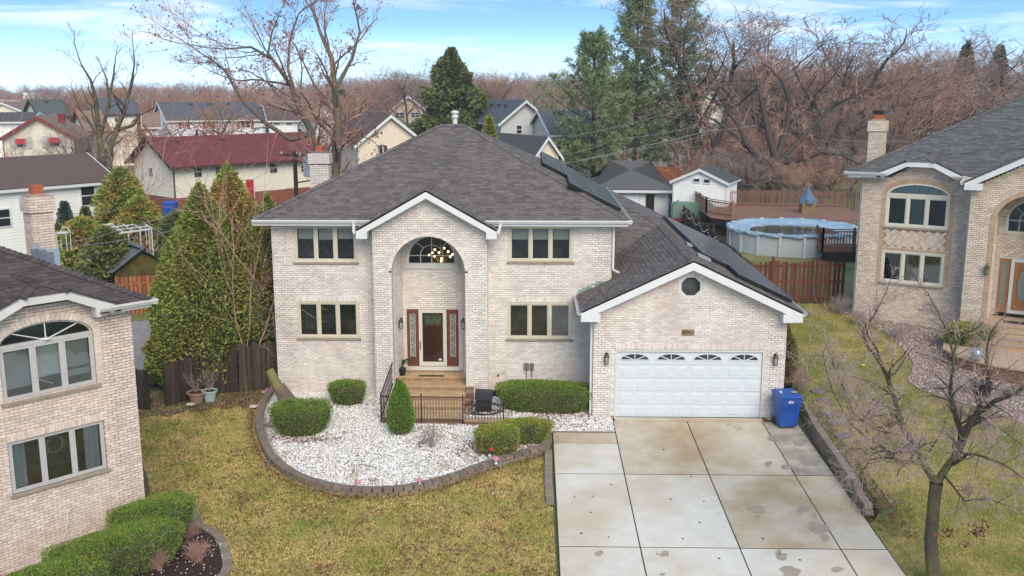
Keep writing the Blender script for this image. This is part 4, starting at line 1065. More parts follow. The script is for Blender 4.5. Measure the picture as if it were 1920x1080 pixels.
# solar panels: each panel a part of a panel array (they were mounted on the roof, can be lifted away)
pan_m = mat('solar_cell', (.055,.062,.068), (.045,.052,.06), 2, .18, .6); pan_f = mat('panel_frame', (.20,.22,.23), rough=.35, metal=.6); pan_k = mat('black_skirt', (.012,.012,.012), rough=.5)
def array(name_lab, origin, along, up, nx_, rows, pw, ph, skirt=True):
    """origin: corner nearest the camera and lowest; rows: list of (start col, end col)"""
    e = tag(empty('solar_array', origin), name_lab, 'solar panels'); a = Vector(along).normalized(); u = Vector(up).normalized(); n = a.cross(u); n = n if n.z > 0 else -n
    for r2, (c0, c1) in enumerate(rows):
        for c in range(c0, c1):
            o = a * (c * (pw + .02)) + u * (r2 * (ph + .02)) + n * .13
            fr = MB(); w = .02
            for q0, q1 in ((Vector(), a*pw), (u*ph, u*ph + a*pw), (Vector(), u*ph), (a*pw, a*pw + u*ph)): fr.beam(o + q0, o + q1, .03, .04, up=n)
            pf = fr.build('solar_panel', pan_f, e)
            g_ = MB(); g_.prism([o + n*.004, o + a*pw + n*.004, o + a*pw + u*ph + n*.004, o + u*ph + n*.004], n*.012); g_.build('cell_sheet', pan_m, pf)
            gl = MB(); 
            for k in range(1, 6): gl.beam(o + a*(pw*k/6) + n*.018, o + a*(pw*k/6) + u*ph + n*.018, .006, .002, up=n)
            for k in range(1, 4): gl.beam(o + u*(ph*k/4) + n*.018, o + u*(ph*k/4) + a*pw + n*.018, .006, .002, up=n)
            gl.build('grid_line', mat('grid_line', (.16,.18,.19)) if 'grid_line' not in MAT else MAT['grid_line'], pf)
    sk = MB(); c0, c1 = rows[-1]; sk2 = MB()
    tp = len(rows)
    for r2, (c0, c1) in enumerate(rows):
        o = a * (c0 * (pw + .02) - .02) + u * (r2 * (ph + .02)); sk.beam(o + n*.075, o + u*ph + n*.075, .02, .11, up=n)
    for c in range(rows[0][0], max(r_[1] for r_ in rows)):
        top = max(i for i, r_ in enumerate(rows) if r_[0] <= c < r_[1]) + 1
        o = a * (c * (pw + .02)) + u * (top * (ph + .02)); sk.beam(o + n*.07, o + a*pw + n*.07, .02, .13, up=n)
    sk.build('skirt', pan_k, e)
un = Vector((-1, 0, RP)).normalized(); 
array('solar panels on the right slope of the main house roof', (3.05, 34.6, ez + .17*RP + .02), (0,1,0), un, 6, [(0, 4), (0, 5), (2, 6)], 1.65, 1.0)
ug = Vector((-1, 0, gsl)).normalized()
array('solar panels on the right slope of the garage roof', (8.50, 31.9, gez + .14*gsl + .02), (0,1,0), ug, 6, [(0, 7), (0, 7), (1, 7)], 1.65, 1.0)
rv = MB()
for x, y in ((5.75, 33.0), (5.75, 35.4)):
    p = L(x, y); z = gpk2 - gsl * (x - gxr); rv.prism([(p.x-.2, p.y-.18, z+.12), (p.x+.25, p.y-.18, z-.09), (p.x+.25, p.y+.18, z-.09), (p.x-.2, p.y+.18, z+.12)], (0,0,.10))
rv.build('roof_vent', mat('roof_vent_metal', (.30,.31,.30), rough=.5), house)
# electric boxes on the facade
eb = MB(FMm); eb.box(-.28, -.12, -.10, -.02, 1.02, 1.25); eb.box(-.08, .06, -.10, -.02, 1.02, 1.25); eb.beam((-.2, -.05, 1.02), (-.2, -.05, .2), .025); eb.beam((-.02, -.05, 1.02), (.0, -.05, .2), .025); eb.build('electric_box', mat('grey_box', (.14,.14,.14), rough=.5), house)
eb = MB(FMm); eb.box(-1.02, -.90, -.05, -.02, .88, 1.02); eb.build('utility_plate', cream_frame, house)
eb = MB(FMm); eb.lathe([(.03,0),(.03,.05)], -1.20, -.05, 8, z0=.78); eb.build('hose_tap', black_iron, house)
# damp dark trim strip against the wall, right of the steps
ts = MB(); p, q = L(-1.5, 33.30), L(-1.0, 33.45); ts.box(p.x, L(-.6,0).x, p.y, p.y+.06, .05, .32); ts.build('drain_cover', black_iron, house); ts = MB(); ts.box(L(1.93,0).x, L(1.99,0).x, L(0,31.5).y, L(0,33.5).y, .05, .30); ts.build('drain_cover', black_iron, house)

# ================================================================ STEPS AND WALK
steps = tag(empty('front_steps', (-3.55, 32.3, 0)), 'tan brick steps and low walkway leading to the red front door', 'steps')
def S(x, y, z=0): return Vector((x + 3.55, y - 32.3, z))
sx0, sx1 = -4.80, -2.31
lv = [(34.35, 33.62, .72), (33.62, 33.02, .56), (33.02, 32.42, .40), (32.42, 31.80, .24)]
def paver_row(x0, x1, y0, y1, z, m, step=.10, nm='paver', h=.05, jitter=0):
    n = max(1, int(round((x1 - x0) / step))); w = (x1 - x0) / n
    me = shared((nm, round(w, 3), round(y1 - y0, 3), h, m.name), lambda: (lambda mb: (mb.box(.003, w - .003, .003, y1 - y0 - .003, 0, h), mesh_from(nm, mb, m))[1])(MB()))
    for i in range(n):
        o = link(nm, me, steps); o.location = S(x0 + i * w, y0, z - h)
core = MB()
for i, (yb, yf, z) in enumerate(lv):
    X0, X1 = (sx0, sx1) if i < 1 else (sx0, sx1 + .02)
    a, b = S(X0, yf + .012), S(X1, yb if i == 0 else yb + .3); core.box(a.x, b.x, a.y, b.y, -.4, z - .052)
    paver_row(X0, X1, yf, yf + .19, z, paver_m, .31)
    yy = yf + .19
    while yy < yb - .02: y2 = min(yy + .205, yb); paver_row(X0, X1, yy, y2, z, paver_m, .41); yy = y2
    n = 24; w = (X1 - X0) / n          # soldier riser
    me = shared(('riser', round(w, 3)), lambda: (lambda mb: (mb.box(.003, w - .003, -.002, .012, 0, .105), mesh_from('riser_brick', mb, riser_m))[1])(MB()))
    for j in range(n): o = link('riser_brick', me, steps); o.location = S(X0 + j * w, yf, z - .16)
cp = MB()
for i, (yf, z) in enumerate(((32.75,.50),(32.3,.34),(31.9,.20))):
    a, b = S(sx1 + .01, yf), S(sx1 + .28, yf + .5); core.box(a.x, b.x, a.y, b.y, -.3, z)
    cpm = MB()
    for j in range(3): cpm.box(a.x + .002, b.x, a.y + j*.165, a.y + j*.165 + .155, z, z + .05)
    cpm.build('cheek_stone', paver_dk, steps)
a, b = S(-4.95, 30.62), S(-2.20, 31.8); core.box(a.x, b.x, a.y, b.y, -.4, .04)
a, b = S(-2.20, 30.35), S(.50, 31.1); core.box(a.x, b.x, a.y, b.y, -.4, .0)
core.build('core', mortar_left, steps)
yy = 30.75
while yy < 31.79: paver_row(-4.95, -2.2, yy, yy + .205, .09, paver_m, .205); yy += .205
paver_row(-4.95, -2.2, 30.62, 30.75, .09, paver_dk, .21)
yy = 30.47
while yy < 31.0: paver_row(-2.18, .50, yy, yy + .205, .05, paver_m, .205); yy += .205
paver_row(-2.18, .50, 30.34, 30.47, .05, paver_dk, .21)
mt = MB()
for k in range(9):
    p = S(-3.95 + k * .09, 33.66, .725); mt.tube([p + Vector((.045+.04*math.cos(t), .06*math.sin(t)+.03, .01)) for t in np.linspace(0, 6.28, 9)], .009, 4)
p = S(-4.02, 33.62, .72); mt.box(p.x, p.x+.9, p.y, p.y+.14, .72, .73); tag(mt.build('door_mat', mat('rubber_mat', (.035,.025,.02)), None), 'dark scrolled rubber doormat on the top tan step', 'doormat').location = (-3.55, 32.3, 0)

# ---- iron railing
rail = tag(empty('iron_railing', (-3.5, 31.2, 0)), 'black iron railing with thin balusters in front of the brick steps', 'railing')
rust = mat('rusty_iron', (.05,.022,.018), (.025,.018,.016), 8, .6, .3)
def Rr(x, y, z): return Vector((x + 3.5, y - 31.2, z))
def rail_run(a, b, za, zb, n, h=.86):
    """from ground points a to b with base heights za, zb"""
    f = MB()
    for zt in (h, .10): f.beam(Rr(*a, za + zt), Rr(*b, zb + zt), .035, .025)
    f.build('rail', rust, rail)
    r2 = MB(); m2 = max(2, n)
    for i in range(1, m2):
        t = i / m2; x, y, z = lerp(a[0], b[0], t), lerp(a[1], b[1], t), lerp(za, zb, t)
        bb = MB(); bb.beam(Rr(x, y, z + .10), Rr(x, y, z + h), .012); 
        bb.lathe([(.006, -.05), (.016, 0), (.006, .05)], Rr(x,y,z).x, Rr(x,y,z).y, 5, z0=z + h*.75); bb.lathe([(.006, -.05), (.016, 0), (.006, .05)], Rr(x,y,z).x, Rr(x,y,z).y, 5, z0=z + h*.38)
        bb.build('baluster', rust, rail)
def post(x, y, z0, z1):
    f = MB(); f.beam(Rr(x, y, z0), Rr(x, y, z1), .04); p = Rr(x, y, z1); f.lathe([(.015,0),(.032,.02),(.015,.05)], p.x, p.y, 8, z0=z1); f.build('post', rust, rail)
rail_run((-4.92, 30.66), (-3.60, 30.62), .07, .07, 14); rail_run((-3.60, 30.62), (-2.24, 30.58), .07, .07, 14); rail_run((-2.24, 30.42), (-.92, 30.40), .02, .02, 13, .72)
rail_run((-4.92, 30.66), (-4.85, 33.0), .10, .56, 16)
for x, y, z in ((-4.92,30.66,.98),(-3.60,30.62,1.0),(-2.24,30.5,.98),(-.92,30.40,.80),(-4.85,33.0,1.42)): post(x, y, 0 if z < 1.2 else .5, z)
# ================================================================ LEFT NEIGHBOUR
AZL = 41.79; LH0 = Vector((-9.89, 23.47, 0))
lh = tag(empty('brick_house', LH0, R(90 - AZL)), 'buff brick house at the left edge, brown shingled hip roof, arched upstairs window', 'house')
WL = Matrix.Translation(LH0) @ Matrix.Rotation(R(90 - AZL), 4, 'Z')
def eyebrow(tr, deck, pc, xl, xr, fxl, fxr, ze, zt, yf, rp, fw, seed, widths, ret):
    """clipped cross gable over a window: white fascia, two side slopes, small front hip"""
    se = (zt - ze) / (fxl - xl); xm = (xl + xr) / 2; zp = ze + se * (xm - xl); run = (zp - zt) / rp
    pk = Vector((xm, yf + run, zp)); A, B, Cc, D = Vector((xl,yf,ze)), Vector((fxl,yf,zt)), Vector((fxr,yf,zt)), Vector((xr,yf,ze))
    yb = yf + (zp - ze) / rp + .1; back = Vector((xm, yb, zp))
    ya = yf + .6
    shingle_slope(pc, [Vector((xl,yf+.85,ze)), A, B, pk, back], seed=seed, widths=widths); shingle_slope(pc, [D, Vector((xr,yf+.85,ze)), back, pk, Cc], seed=seed+1, widths=widths); shingle_slope(pc, [B, Cc, pk], seed=seed+2, widths=widths)
    for q in ([Vector((xl,yf+.85,ze)), A, B, pk, back], [D, Vector((xr,yf+.85,ze)), back, pk, Cc], [B, Cc, pk]): roof_deck(deck, q, .06)
    caps(pc, B, pk, (-1,0,-se), (0,-1,-rp)); caps(pc, Cc, pk, (1,0,-se), (0,-1,-rp)); caps(pc, pk, back, (-1,0,-se), (1,0,-se))
    z_ = Vector((0,0,-.015)); w = Vector((0,0,-fw))
    k = (fw) / se * .42
    for p, q, p2, q2 in ((A, B, A + Vector((k,0,0)), B + Vector((k*.35,0,0))), (B, Cc, B + Vector((k*.35,0,0)), Cc - Vector((k*.35,0,0))), (Cc, D, Cc - Vector((k*.35,0,0)), D - Vector((k,0,0)))):
        tr.prism([p + z_, q + z_, q2 + w, p2 + w][::-1], (0, .035, 0))
    tr.prism([B + w + Vector((0,.03,0)), Cc + w + Vector((0,.03,0)), Cc + w + Vector((0,-yf,0)), B + w + Vector((0,-yf,0))], (0,0,.015))
bkl = Pieces('brick', 'brickwork', lh, brick_left, WL); shl = MB(); FI = frameM((0,0,0), (1,0,0), (0,1,0))
LZ = 5.55
def l_outer(z):
    if z < LZ + .04: return (-9.5, 0)
    t = (z - LZ - .04) / .55; return (-3.6 + t * 1.0, -.85 - t * 1.0)
W1 = (-3.12, -.96, 3.73, 5.0); W2 = (-3.13, -.89, 1.53, 2.80)
def quoin_l(x, k): return (x > -.62 or -4.1 < x < -3.55) and (k % 7) < 5
brick_wall(bkl, shl, frameM((0,0,-.6), (1,0,0), (0,1,0)), 0, 6.6, make_spans(lambda z: l_outer(z - .6), [hole_rect(W1[0], W1[1], W1[2] + .6, W1[3] + .6), hole_arch(-2.04, 1.08, 5.0 + .6, 5.0 + .6, .46), hole_rect(W2[0], W2[1], W2[2] + .6, W2[3] + .6)]), quoin_l)
voussoirs(bkl, FI, -2.04, 1.08, 5.0, .46, .17, d=.03)
soldiers(bkl, FI, W2[0], W2[1], W2[3] + .004, .15, .026)
for s_ in (-.955, -3.285):
    k = 0
    while 3.73 + k*.075 < 5.0: bkl.put(('jambl',), brick_fn(.16, .066, .028), FI @ Matrix.Translation((s_, 0, 3.73 + k*.075))); k += 1
brick_wall(bkl, shl, frameM((-.003,0,-.6), (0,1,0), (-1,0,0)), 0, 6.2, lambda z: [(.006, 9.8)])
bkl.emit(300, lambda m: m.translation.x > -3.7)
shl.build('mortar_wall', mortar_left, lh)
b = MB(); b.box(-12, -11.9, .12, 10, -.6, 5.6); b.box(-12, 0, 9.9, 10, -.6, 5.6); b.box(-12, -9.5, 0, .12, -.6, 5.6); b.build('rear_wall', brick_left, lh)
shade = mat('grey_shade', (.52,.54,.52), (.46,.48,.46), 3); shade_l = mat('pale_shade', (.85,.88,.85), (.80,.83,.80), 3)
wn1 = window(lh, FI, *W1, n=3, fm=grey_frame, fw=.07, depth=.14, proud=-.03, sill_m=stone_sill)
sh3 = MB(FI); sh3.box(-3.02, -2.43, .15, .16, 3.98, 4.93); sh3.build('shade', shade, wn1)
sh3 = MB(FI); sh3.box(-2.36, -1.72, .15, .16, 4.13, 4.93); sh3.build('shade', shade_l, wn1)
sh3 = MB(FI); sh3.box(-1.66, -1.05, .15, .16, 4.22, 4.93); sh3.box(-1.66, -1.05, .15, .16, 4.0, 4.15); sh3.build('shade', shade, wn1)
sh3 = MB(FI); sh3.beam((-2.30,.14,4.10), (-1.95,.13,3.92), .05, .03); sh3.beam((-2.3,.14,4.12), (-1.85,.13,4.16), .04, .02); sh3.build('broken_slat', white_trim, wn1)
arm = MB(FI); tt = np.linspace(0, math.pi, 19)
for a, b_ in zip(tt, tt[1:]):
    pr = [(-2.04 + (1.08+e)*math.cos(t), 5.0 + (.46+e)*math.sin(t)) for e, t in ((-.05, a), (-.05, b_), (.0, b_), (.0, a))]; arm.prism([(x, .03, z) for x, z in pr], (0,.1,0))
arm.box(-3.12, -.96, .02, .14, 4.96, 5.04)
aw = arm.build('arched_window', grey_frame, lh)
g_ = MB(FI); g_.poly([(-2.04 + 1.05*math.cos(t), .07, 5.0 + .43*math.sin(t)) for t in tt]); g_.build('pane', glass_dark, aw)
g_ = MB(FI); 
for a in (math.pi*.22, math.pi*.5, math.pi*.78): g_.beam((-2.04 + .1*math.cos(a), .06, 5.04), (-2.04 + .95*math.cos(a), .06, 5.02 + .40*math.sin(a)), .022)
g_.lathe([(.12,-.01),(.12,.0),(.10,.02)], -2.04, .06, 12, z0=5.04); g_.build('mullion', white_trim, aw)
g_ = MB(FI); g_.box(-3.1, -1.0, .9, .92, 4.9, 5.5); g_.build('room', room_m, aw)
cur = [(curtain_m, [(.02, .52)]), (white_trim, [(.0, .06)]), (curtain_m, [(.42, .98)])]
window(lh, FI, *W2, n=3, fm=grey_frame, fw=.06, depth=.14, proud=-.03, curtain=cur)
wr = MB(); 
for k in range(14):
    a = 2*math.pi*k/14; x, z = -2.02 + .17*math.cos(a), 2.42 + .17*math.sin(a); wr.beam((x, .18, z), (x + .09*math.cos(a+1), .19, z + .09*math.sin(a+1)), .022)
tag(wr.build('window_ornament', mat('silver_tinsel', (.6,.6,.58), rough=.4)), 'silvery ring ornament hanging in the lower left house window', 'ornament').matrix_world = WL
decl = MB(); sgl = Pieces('shingle', 'shingles', lh, shingle_b, WL); rpl = .52; le = 5.67; hl = 5.35; lo = -.38; lx = .36
A, B, Cc, D = Vector((-12.6,lo,le)), Vector((lx,lo,le)), Vector((lx,lo+2*hl,le)), Vector((-12.6,lo+2*hl,le)); r1, r2 = Vector((-12.6+hl,lo+hl,le+hl*rpl)), Vector((lx-hl,lo+hl,le+hl*rpl))
def front_split(A, B, r2, r1, xl, xr, yi, rp, se):
    up = (yi - A.y) * rp; A2, B2 = Vector((A.x + yi - A.y, yi, A.z + up)), Vector((B.x - yi + A.y, yi, B.z + up))
    k = rp / se * (yi - A.y) + .10
    return [[A2, B2, r2, r1], [A, Vector((xl + .10, A.y, A.z)), Vector((xl + k, yi, A.z + up)), A2], [Vector((xr - .10, A.y, A.z)), B, B2, Vector((xr - k, yi, A.z + up))]]
fsl = front_split(A, B, r2, r1, -3.84, -.40, .0, rpl, .415)
for q in fsl + [[B,Cc,r2],[Cc,D,r1,r2],[D,A,r1]]: roof_deck(decl, q)
for i_, q in enumerate(fsl): shingle_slope(sgl, q, seed=11 + i_*40, widths=(.31,), thick=(.014,.014)); shingle_slope(sgl, [B,Cc,r2], seed=12, widths=(.31,), thick=(.014,.014))
caps(sgl, B, r2, (1,0,-rpl), (0,-1,-rpl), .14, .17)
trl = MB()
eyebrow(trl, decl, sgl, -3.84, -.40, -2.67, -1.58, le, 6.16, lo, rpl, .20, 13, (.31,), .4)
def in_view_l(m): return m.translation.x > -4.5 and m.translation.y < 4
sgl.emit(300, in_view_l); decl.build('roof_deck', under_m, lh)
trl.box(-1.0, lx - .03, lo + .03, 0, le - .20, le - .185); trl.box(0, lx - .02, .0, 10.2, le - .21, le - .19)
tr_keep = tr; 
for p, q in ((Vector((-.40,lo,le)), B), (B, Cc)): trl.beam(p + Vector((0,0,-.11)), q + Vector((0,0,-.11)), .03, .17)
trl.box(-1.0, -.90, lo - .01, -.1, le-.24, le-.02)
trl.build('fascia', off_trim, lh)
gl_ = MB(); gutter(gl_, Vector((-.95,lo-.017,le)), Vector((lx+.12,lo-.017,le)), (0,-1,0)); gutter(gl_, Vector((lx+.015,lo-.13,le)), Vector((lx+.015,10.2,le)), (1,0,0)); gl_.build('gutter', off_trim, lh)
# chimney on its right wall
chimney(lh, .33, 5.9, .56, .60, 0, 7.75, brick_left, mortar_left, R(90), WMx=WL)
f = MB(); 
for k in range(3): f.box(-.10 + .0*k, .10 + k*.2, 5.50, 5.54, 5.5, 6.45 - k*.14)
f.box(-.05, .66, 5.5, 5.54, 5.6, 6.25); f.build('flashing', mat('blue_grey_flashing', (.30,.36,.42), rough=.5), lh)
m_ = MB(); m_.lathe([(.07,0),(.07,.22),(.09,.24),(.04,.30)], .08, .35, 10, z0=.32); m_.beam((.08,.35,-.3), (.08,.35,.4), .04); m_.box(.0, .18, .26, .44, -.02, .14); m_.build('gas_meter', mat('meter_grey', (.36,.38,.38), rough=.4), lh)
m_ = MB(); m_.box(-2.02, -1.90, -.06, -.02, .72, .80); m_.beam((-1.96,-.06,.76), (-2.0,-.12,.5), .02); m_.beam((-2.0,-.12,.5), (-2.35,-.30,-.25), .016); m_.beam((-2.35,-.30,-.25), (-2.5,-1.1,-.3), .016); m_.build('cable', off_trim, lh)

# ================================================================ RIGHT NEIGHBOUR
AZR = 120.03; RH0 = Vector((13.58, 41, 0))
rh = tag(empty('brick_house', RH0, R(90 - AZR)), 'tan brick house at the right edge with herringbone panel and oak front door', 'house')
WR = Matrix.Translation(RH0) @ Matrix.Rotation(R(90 - AZR), 4, 'Z'); GB = 1.0
bkr = Pieces('brick', 'brickwork', rh, brick_right, WR); acc = Pieces('brick', 'accent_brickwork', rh, brick_accent, WR); shr = MB()
RZ = 7.2
def r_outer(z):
    if z < RZ: return (0, 4.3)
    t = (z - RZ) / .45; return (1.05 + t * .75, 3.45 - t * .75) if t < 1 else []
V1 = (.98, 3.38, 5.22, 6.50); V2 = (.95, 3.36, 2.90, 4.24)
def quoin_r(x, k): return x < .52 and (k % 7) < 5
FR0 = frameM((0,0,GB), (1,0,0), (0,1,0))
brick_wall(bkr, shr, FR0, 0, 6.7, make_spans(lambda z: r_outer(z + GB), [hole_rect(V1[0], V1[1], V1[2]-GB, V1[3]-GB), hole_arch(2.18, 1.2, 6.5-GB, 6.5-GB, .52), hole_rect(V2[0], V2[1], V2[2]-GB, V2[3]-GB), hole_rect(.95, 3.38, 4.24-GB+.1, 5.22-GB-.07)]), quoin_r)
voussoirs(acc, FI, 2.18, 1.2, 6.5, .52, .17, d=.03)
for s_ in (.80, 3.39):
    k = 0
    while 2.9 + k*.075 < 6.5: acc.put(('jambr',), brick_fn(.17, .066, .028), FI @ Matrix.Translation((s_, 0, 2.9 + k*.075))); k += 1
# diagonal basket weave panel of three-brick groups
pb = MB(); pb.box(.95, 3.38, .0, .1, 4.30, 5.16); pb.build('panel_back', mortar_right, rh)
c45 = math.cos(math.pi/4)
for i in range(-14, 14):
    for j in range(-14, 14):
        for k in range(3):
            U = .225; x0, y0 = i * U, j * U
            if (i + j) % 2: cx_, cy_, ln, wd = x0 + U/2, y0 + (k+.5)*U/3, U - .012, U/3 - .011
            else: cx_, cy_, ln, wd = x0 + (k+.5)*U/3, y0 + U/2, U/3 - .011, U - .012
            X, Z_ = 2.165 + (cx_ - cy_) * c45, 4.73 + (cx_ + cy_) * c45
            if 1.03 < X < 3.30 and 4.38 < Z_ < 5.08:
                M_ = Matrix.Translation((X, 0, Z_)) @ Matrix.Rotation(-R(45), 4, 'Y') @ Matrix.Translation((-ln/2, 0, -wd/2))
                bkr.put(('d', round(ln,3), round(wd,3)), (lambda ln=ln, wd=wd: brick_fn(ln, wd, .018)), M_)
for key_i, it in enumerate(list(bkr.items)):
    k_, f_, M_ = it
    if k_[0] == 'd': bkr.items[key_i] = (k_, (lambda a=k_[1], b=k_[2]: brick_fn(a, b, .018)()), M_)
soldiers(acc, FI, .95, 3.38, 4.262, .10, .03)
# left side wall and protruding entry
brick_wall(bkr, shr, frameM((.003,9,GB), (0,-1,0), (1,0,0)), 0, 6.2, lambda z: [(.15, 8.994)])
EY = -.9; FE = frameM((0,EY,GB), (1,0,0), (0,1,0)); ex0 = 4.22; exc = 7.0
def e_outer(z):
    z += GB
    if z < 7.05: return (ex0, 9.6)
    t = (8.55 - z) / 1.5; return (exc - t * 2.7, exc + t * 2.7) if t > 0 else []
def quoin_e(x, k): return (x < ex0 + .55) and (k % 7) < 5
AC, AW_, ASZ, ARr = 6.25, 1.12, 5.7, 1.1
brick_wall(bkr, shr, FE, 0, 7.5, make_spans(e_outer, [hole_arch(AC, AW_, 0, ASZ - GB, ARr)]), quoin_e, thick=.25)
voussoirs(acc, frameM((0,EY,0), (1,0,0), (0,1,0)), AC, AW_, ASZ, ARr, .17, d=.03)
k = 0
while GB + k*.075 < ASZ:
    acc.put(('jambe',), brick_fn(.17, .066, .03), Matrix.Translation((AC - AW_ - .17, EY, GB + k*.075))); k += 1
brick_wall(bkr, shr, frameM((ex0+.003,0,GB), (0,-1,0), (1,0,0)), 0, 6.0, lambda z: [(.006, .894)])
brick_wall(bkr, shr, frameM((AC-AW_, EY+.25, GB), (0,1,0), (-1,0,0)), 0, 6, lambda z: [(0, 1.05)])
nb = .4
FN = frameM((0,nb,GB), (1,0,0), (0,1,0))
brick_wall(bkr, shr, FN, .9, 6, make_spans(lambda z: (AC-AW_, AC+AW_), [hole_rect(AC-.98, AC+.98, .9, 4.25-GB), hole_rect(AC-.85, AC+.85, 5.25-GB, 5.75-GB), hole_arch(AC, .85, 5.7-GB, 5.75-GB, .8)]))
def in_view_r(m): return m.translation.x < 6.2 and m.translation.y < .3
bkr.emit(300, in_view_r); acc.emit(0); shr.build('mortar_wall', mortar_right, rh)
b = MB(); b.box(.1, 12, 8.9, 9, GB, 7.2); b.box(9.6, 12, 0, .1, GB, 7.2); b.build('rear_wall', brick_right, rh)
gcur = [(sheer_m, [(.0, 1.0)])]
dk_g = mat('dark_green_drape', (.10,.15,.12), (.07,.11,.09), 14)
window(rh, FI, V1[0], V1[1], V1[2], V1[3], n=3, fm=pale_frame, fw=.10, depth=.12, curtain=[(dk_g, [(0,1)]), (sheer_m, [(0,1)]), (dk_g, [(0,1)])], sill_m=stone_sill)
window(rh, FI, *V2, n=3, fm=pale_frame, fw=.10, depth=.12, curtain=[(dk_g, [(.1,.35),(.7,.85)]), (sheer_m, [(.1,.3),(.5,.6),(.8,.95)]), (dk_g, [(.2,.3)])], sill_m=stone_sill)
arm = MB(FI)
for a, b_ in zip(tt, tt[1:]):
    pr = [(2.18 + (1.2+e)*math.cos(t), 6.5 + (.52+e)*math.sin(t)) for e, t in ((-.08, a), (-.08, b_), (.0, b_), (.0, a))]; arm.prism([(x, -.02, z) for x, z in pr], (0,.12,0))
arm.box(.98, 3.38, -.025, .10, 6.50, 6.58); aw = arm.build('arched_window', pale_frame, rh)
g_ = MB(FI); g_.poly([(2.18 + 1.14*math.cos(t), .05, 6.52 + .46*math.sin(t)) for t in tt]); g_.build('pane', glass_dark, aw)
Cm = MB(); vs = []; fs = []
for q in range(90):
    x = 1.02 + 2.32*q/89; zt2 = 6.55 + .46*math.sqrt(max(0,1-((x-2.18)/1.16)**2)); vs += [(x, .12+.02*math.sin(q*1.4), 6.5), (x, .12+.02*math.sin(q*1.4), zt2)]
for q in range(89): fs.append((2*q, 2*q+2, 2*q+3, 2*q+1))
Cm.add(vs, fs); Cm.build('curtain', mat('pale_sheer', (.55,.64,.60), (.48,.57,.53), 10), aw)
hr = MB(FI); tr8 = np.linspace(0, math.pi, 17)
hr.box(AC-.85, AC+.85, nb-.02, nb+.1, 5.20, 5.30)
for s_ in (-1, 1): hr.box(AC+s_*.8-.05, AC+s_*.8+.05, nb-.02, nb+.1, 5.3, 5.75)
for a, b_ in zip(tr8, tr8[1:]):
    pr = [(AC + r_*math.cos(t), 5.75 + (r_-.05)*math.sin(t)) for r_, t in ((.76, a), (.76, b_), (.85, b_), (.85, a))]; hr.prism([(x, nb-.02, z) for x, z in pr], (0,.12,0))
hw2 = hr.build('half_round_window', pale_frame, rh)
g_ = MB(FI); g_.poly([(AC-.77, nb+.05, 5.3), (AC+.77, nb+.05, 5.3)] + [(AC+.77*math.cos(t), nb+.05, 5.75+.72*math.sin(t)) for t in tr8]); g_.build('pane', glass_dark, hw2)
g_ = MB(FI); g_.box(AC-.77, AC+.77, nb+.02, nb+.04, 5.70, 5.73)
for a, b_ in zip(tr8, tr8[1:]): g_.beam((AC+.38*math.cos(a), nb+.03, 5.72+.38*math.sin(a)), (AC+.38*math.cos(b_), nb+.03, 5.72+.38*math.sin(b_)), .025)
for x in (-.38, 0, .38): g_.box(AC+x-.012, AC+x+.012, nb+.02, nb+.04, 5.3, 5.72)
for a in (math.pi*.25, math.pi*.5, math.pi*.75): g_.beam((AC+.38*math.cos(a), nb+.03, 5.72+.38*math.sin(a)), (AC+.74*math.cos(a), nb+.03, 5.72+.70*math.sin(a)), .022)
g_.build('mullion', off_trim, hw2)
g_ = MB(FI); g_.box(AC-1, AC+1, nb+.8, nb+.82, 4.9, 6.8); g_.build('room', room_m, hw2)
dr = MB(FI); x0 = AC-.98
dr.box(x0, x0+.05, nb-.02, nb+.1, 1.95, 4.25); dr.box(x0, AC+.98, nb-.02, nb+.1, 4.2, 4.25); dr.box(AC+.93, AC+.98, nb-.02, nb+.1, 1.95, 4.2); dr.build('door_frame', grey_frame, rh)
sdl = MB(FI); a = x0+.05; sdl.box(a, a+.09, nb, nb+.06, 2.05, 4.2); sdl.box(a+.30, a+.39, nb, nb+.06, 2.05, 4.2); sdl.box(a+.09, a+.30, nb, nb+.06, 4.05, 4.2); sdl.box(a+.09, a+.30, nb, nb+.06, 2.05, 2.35); sp_ = sdl.build('sidelight', oak_door, rh)
g_ = MB(FI); g_.box(a+.09, a+.30, nb+.02, nb+.03, 2.35, 4.05); g_.build('pane', lead_glass, sp_)
sd_ = MB(FI); a2 = a+.42; b2 = a2+1.0
sd_.box(a2, a2+.12, nb-.06, nb, 2.05, 4.2); sd_.box(b2-.12, b2, nb-.06, nb, 2.05, 4.2); sd_.box(a2+.12, b2-.12, nb-.06, nb, 4.1, 4.2); sd_.box(a2+.12, b2-.12, nb-.06, nb, 2.05, 2.18); stm = sd_.build('storm_door', off_trim, rh)
dd = MB(FI); dd.box(a2+.12, b2-.12, nb-.03, nb+.0, 2.18, 4.1); fd = dd.build('front_door', oak_door, rh)
g_ = MB(FI); g_.poly([((a2+b2)/2 + .22*math.cos(t), nb-.035, 3.2 + .62*math.sin(t)) for t in np.linspace(0, 2*math.pi, 25)[:-1]]); g_.build('pane', lead_glass, fd)
g_ = MB(FI); g_.tube([((a2+b2)/2 + .24*math.cos(t), nb-.035, 3.2 + .65*math.sin(t)) for t in np.linspace(0, 2*math.pi, 25)], .02, 5); g_.build('oval_frame', oak_door, fd)
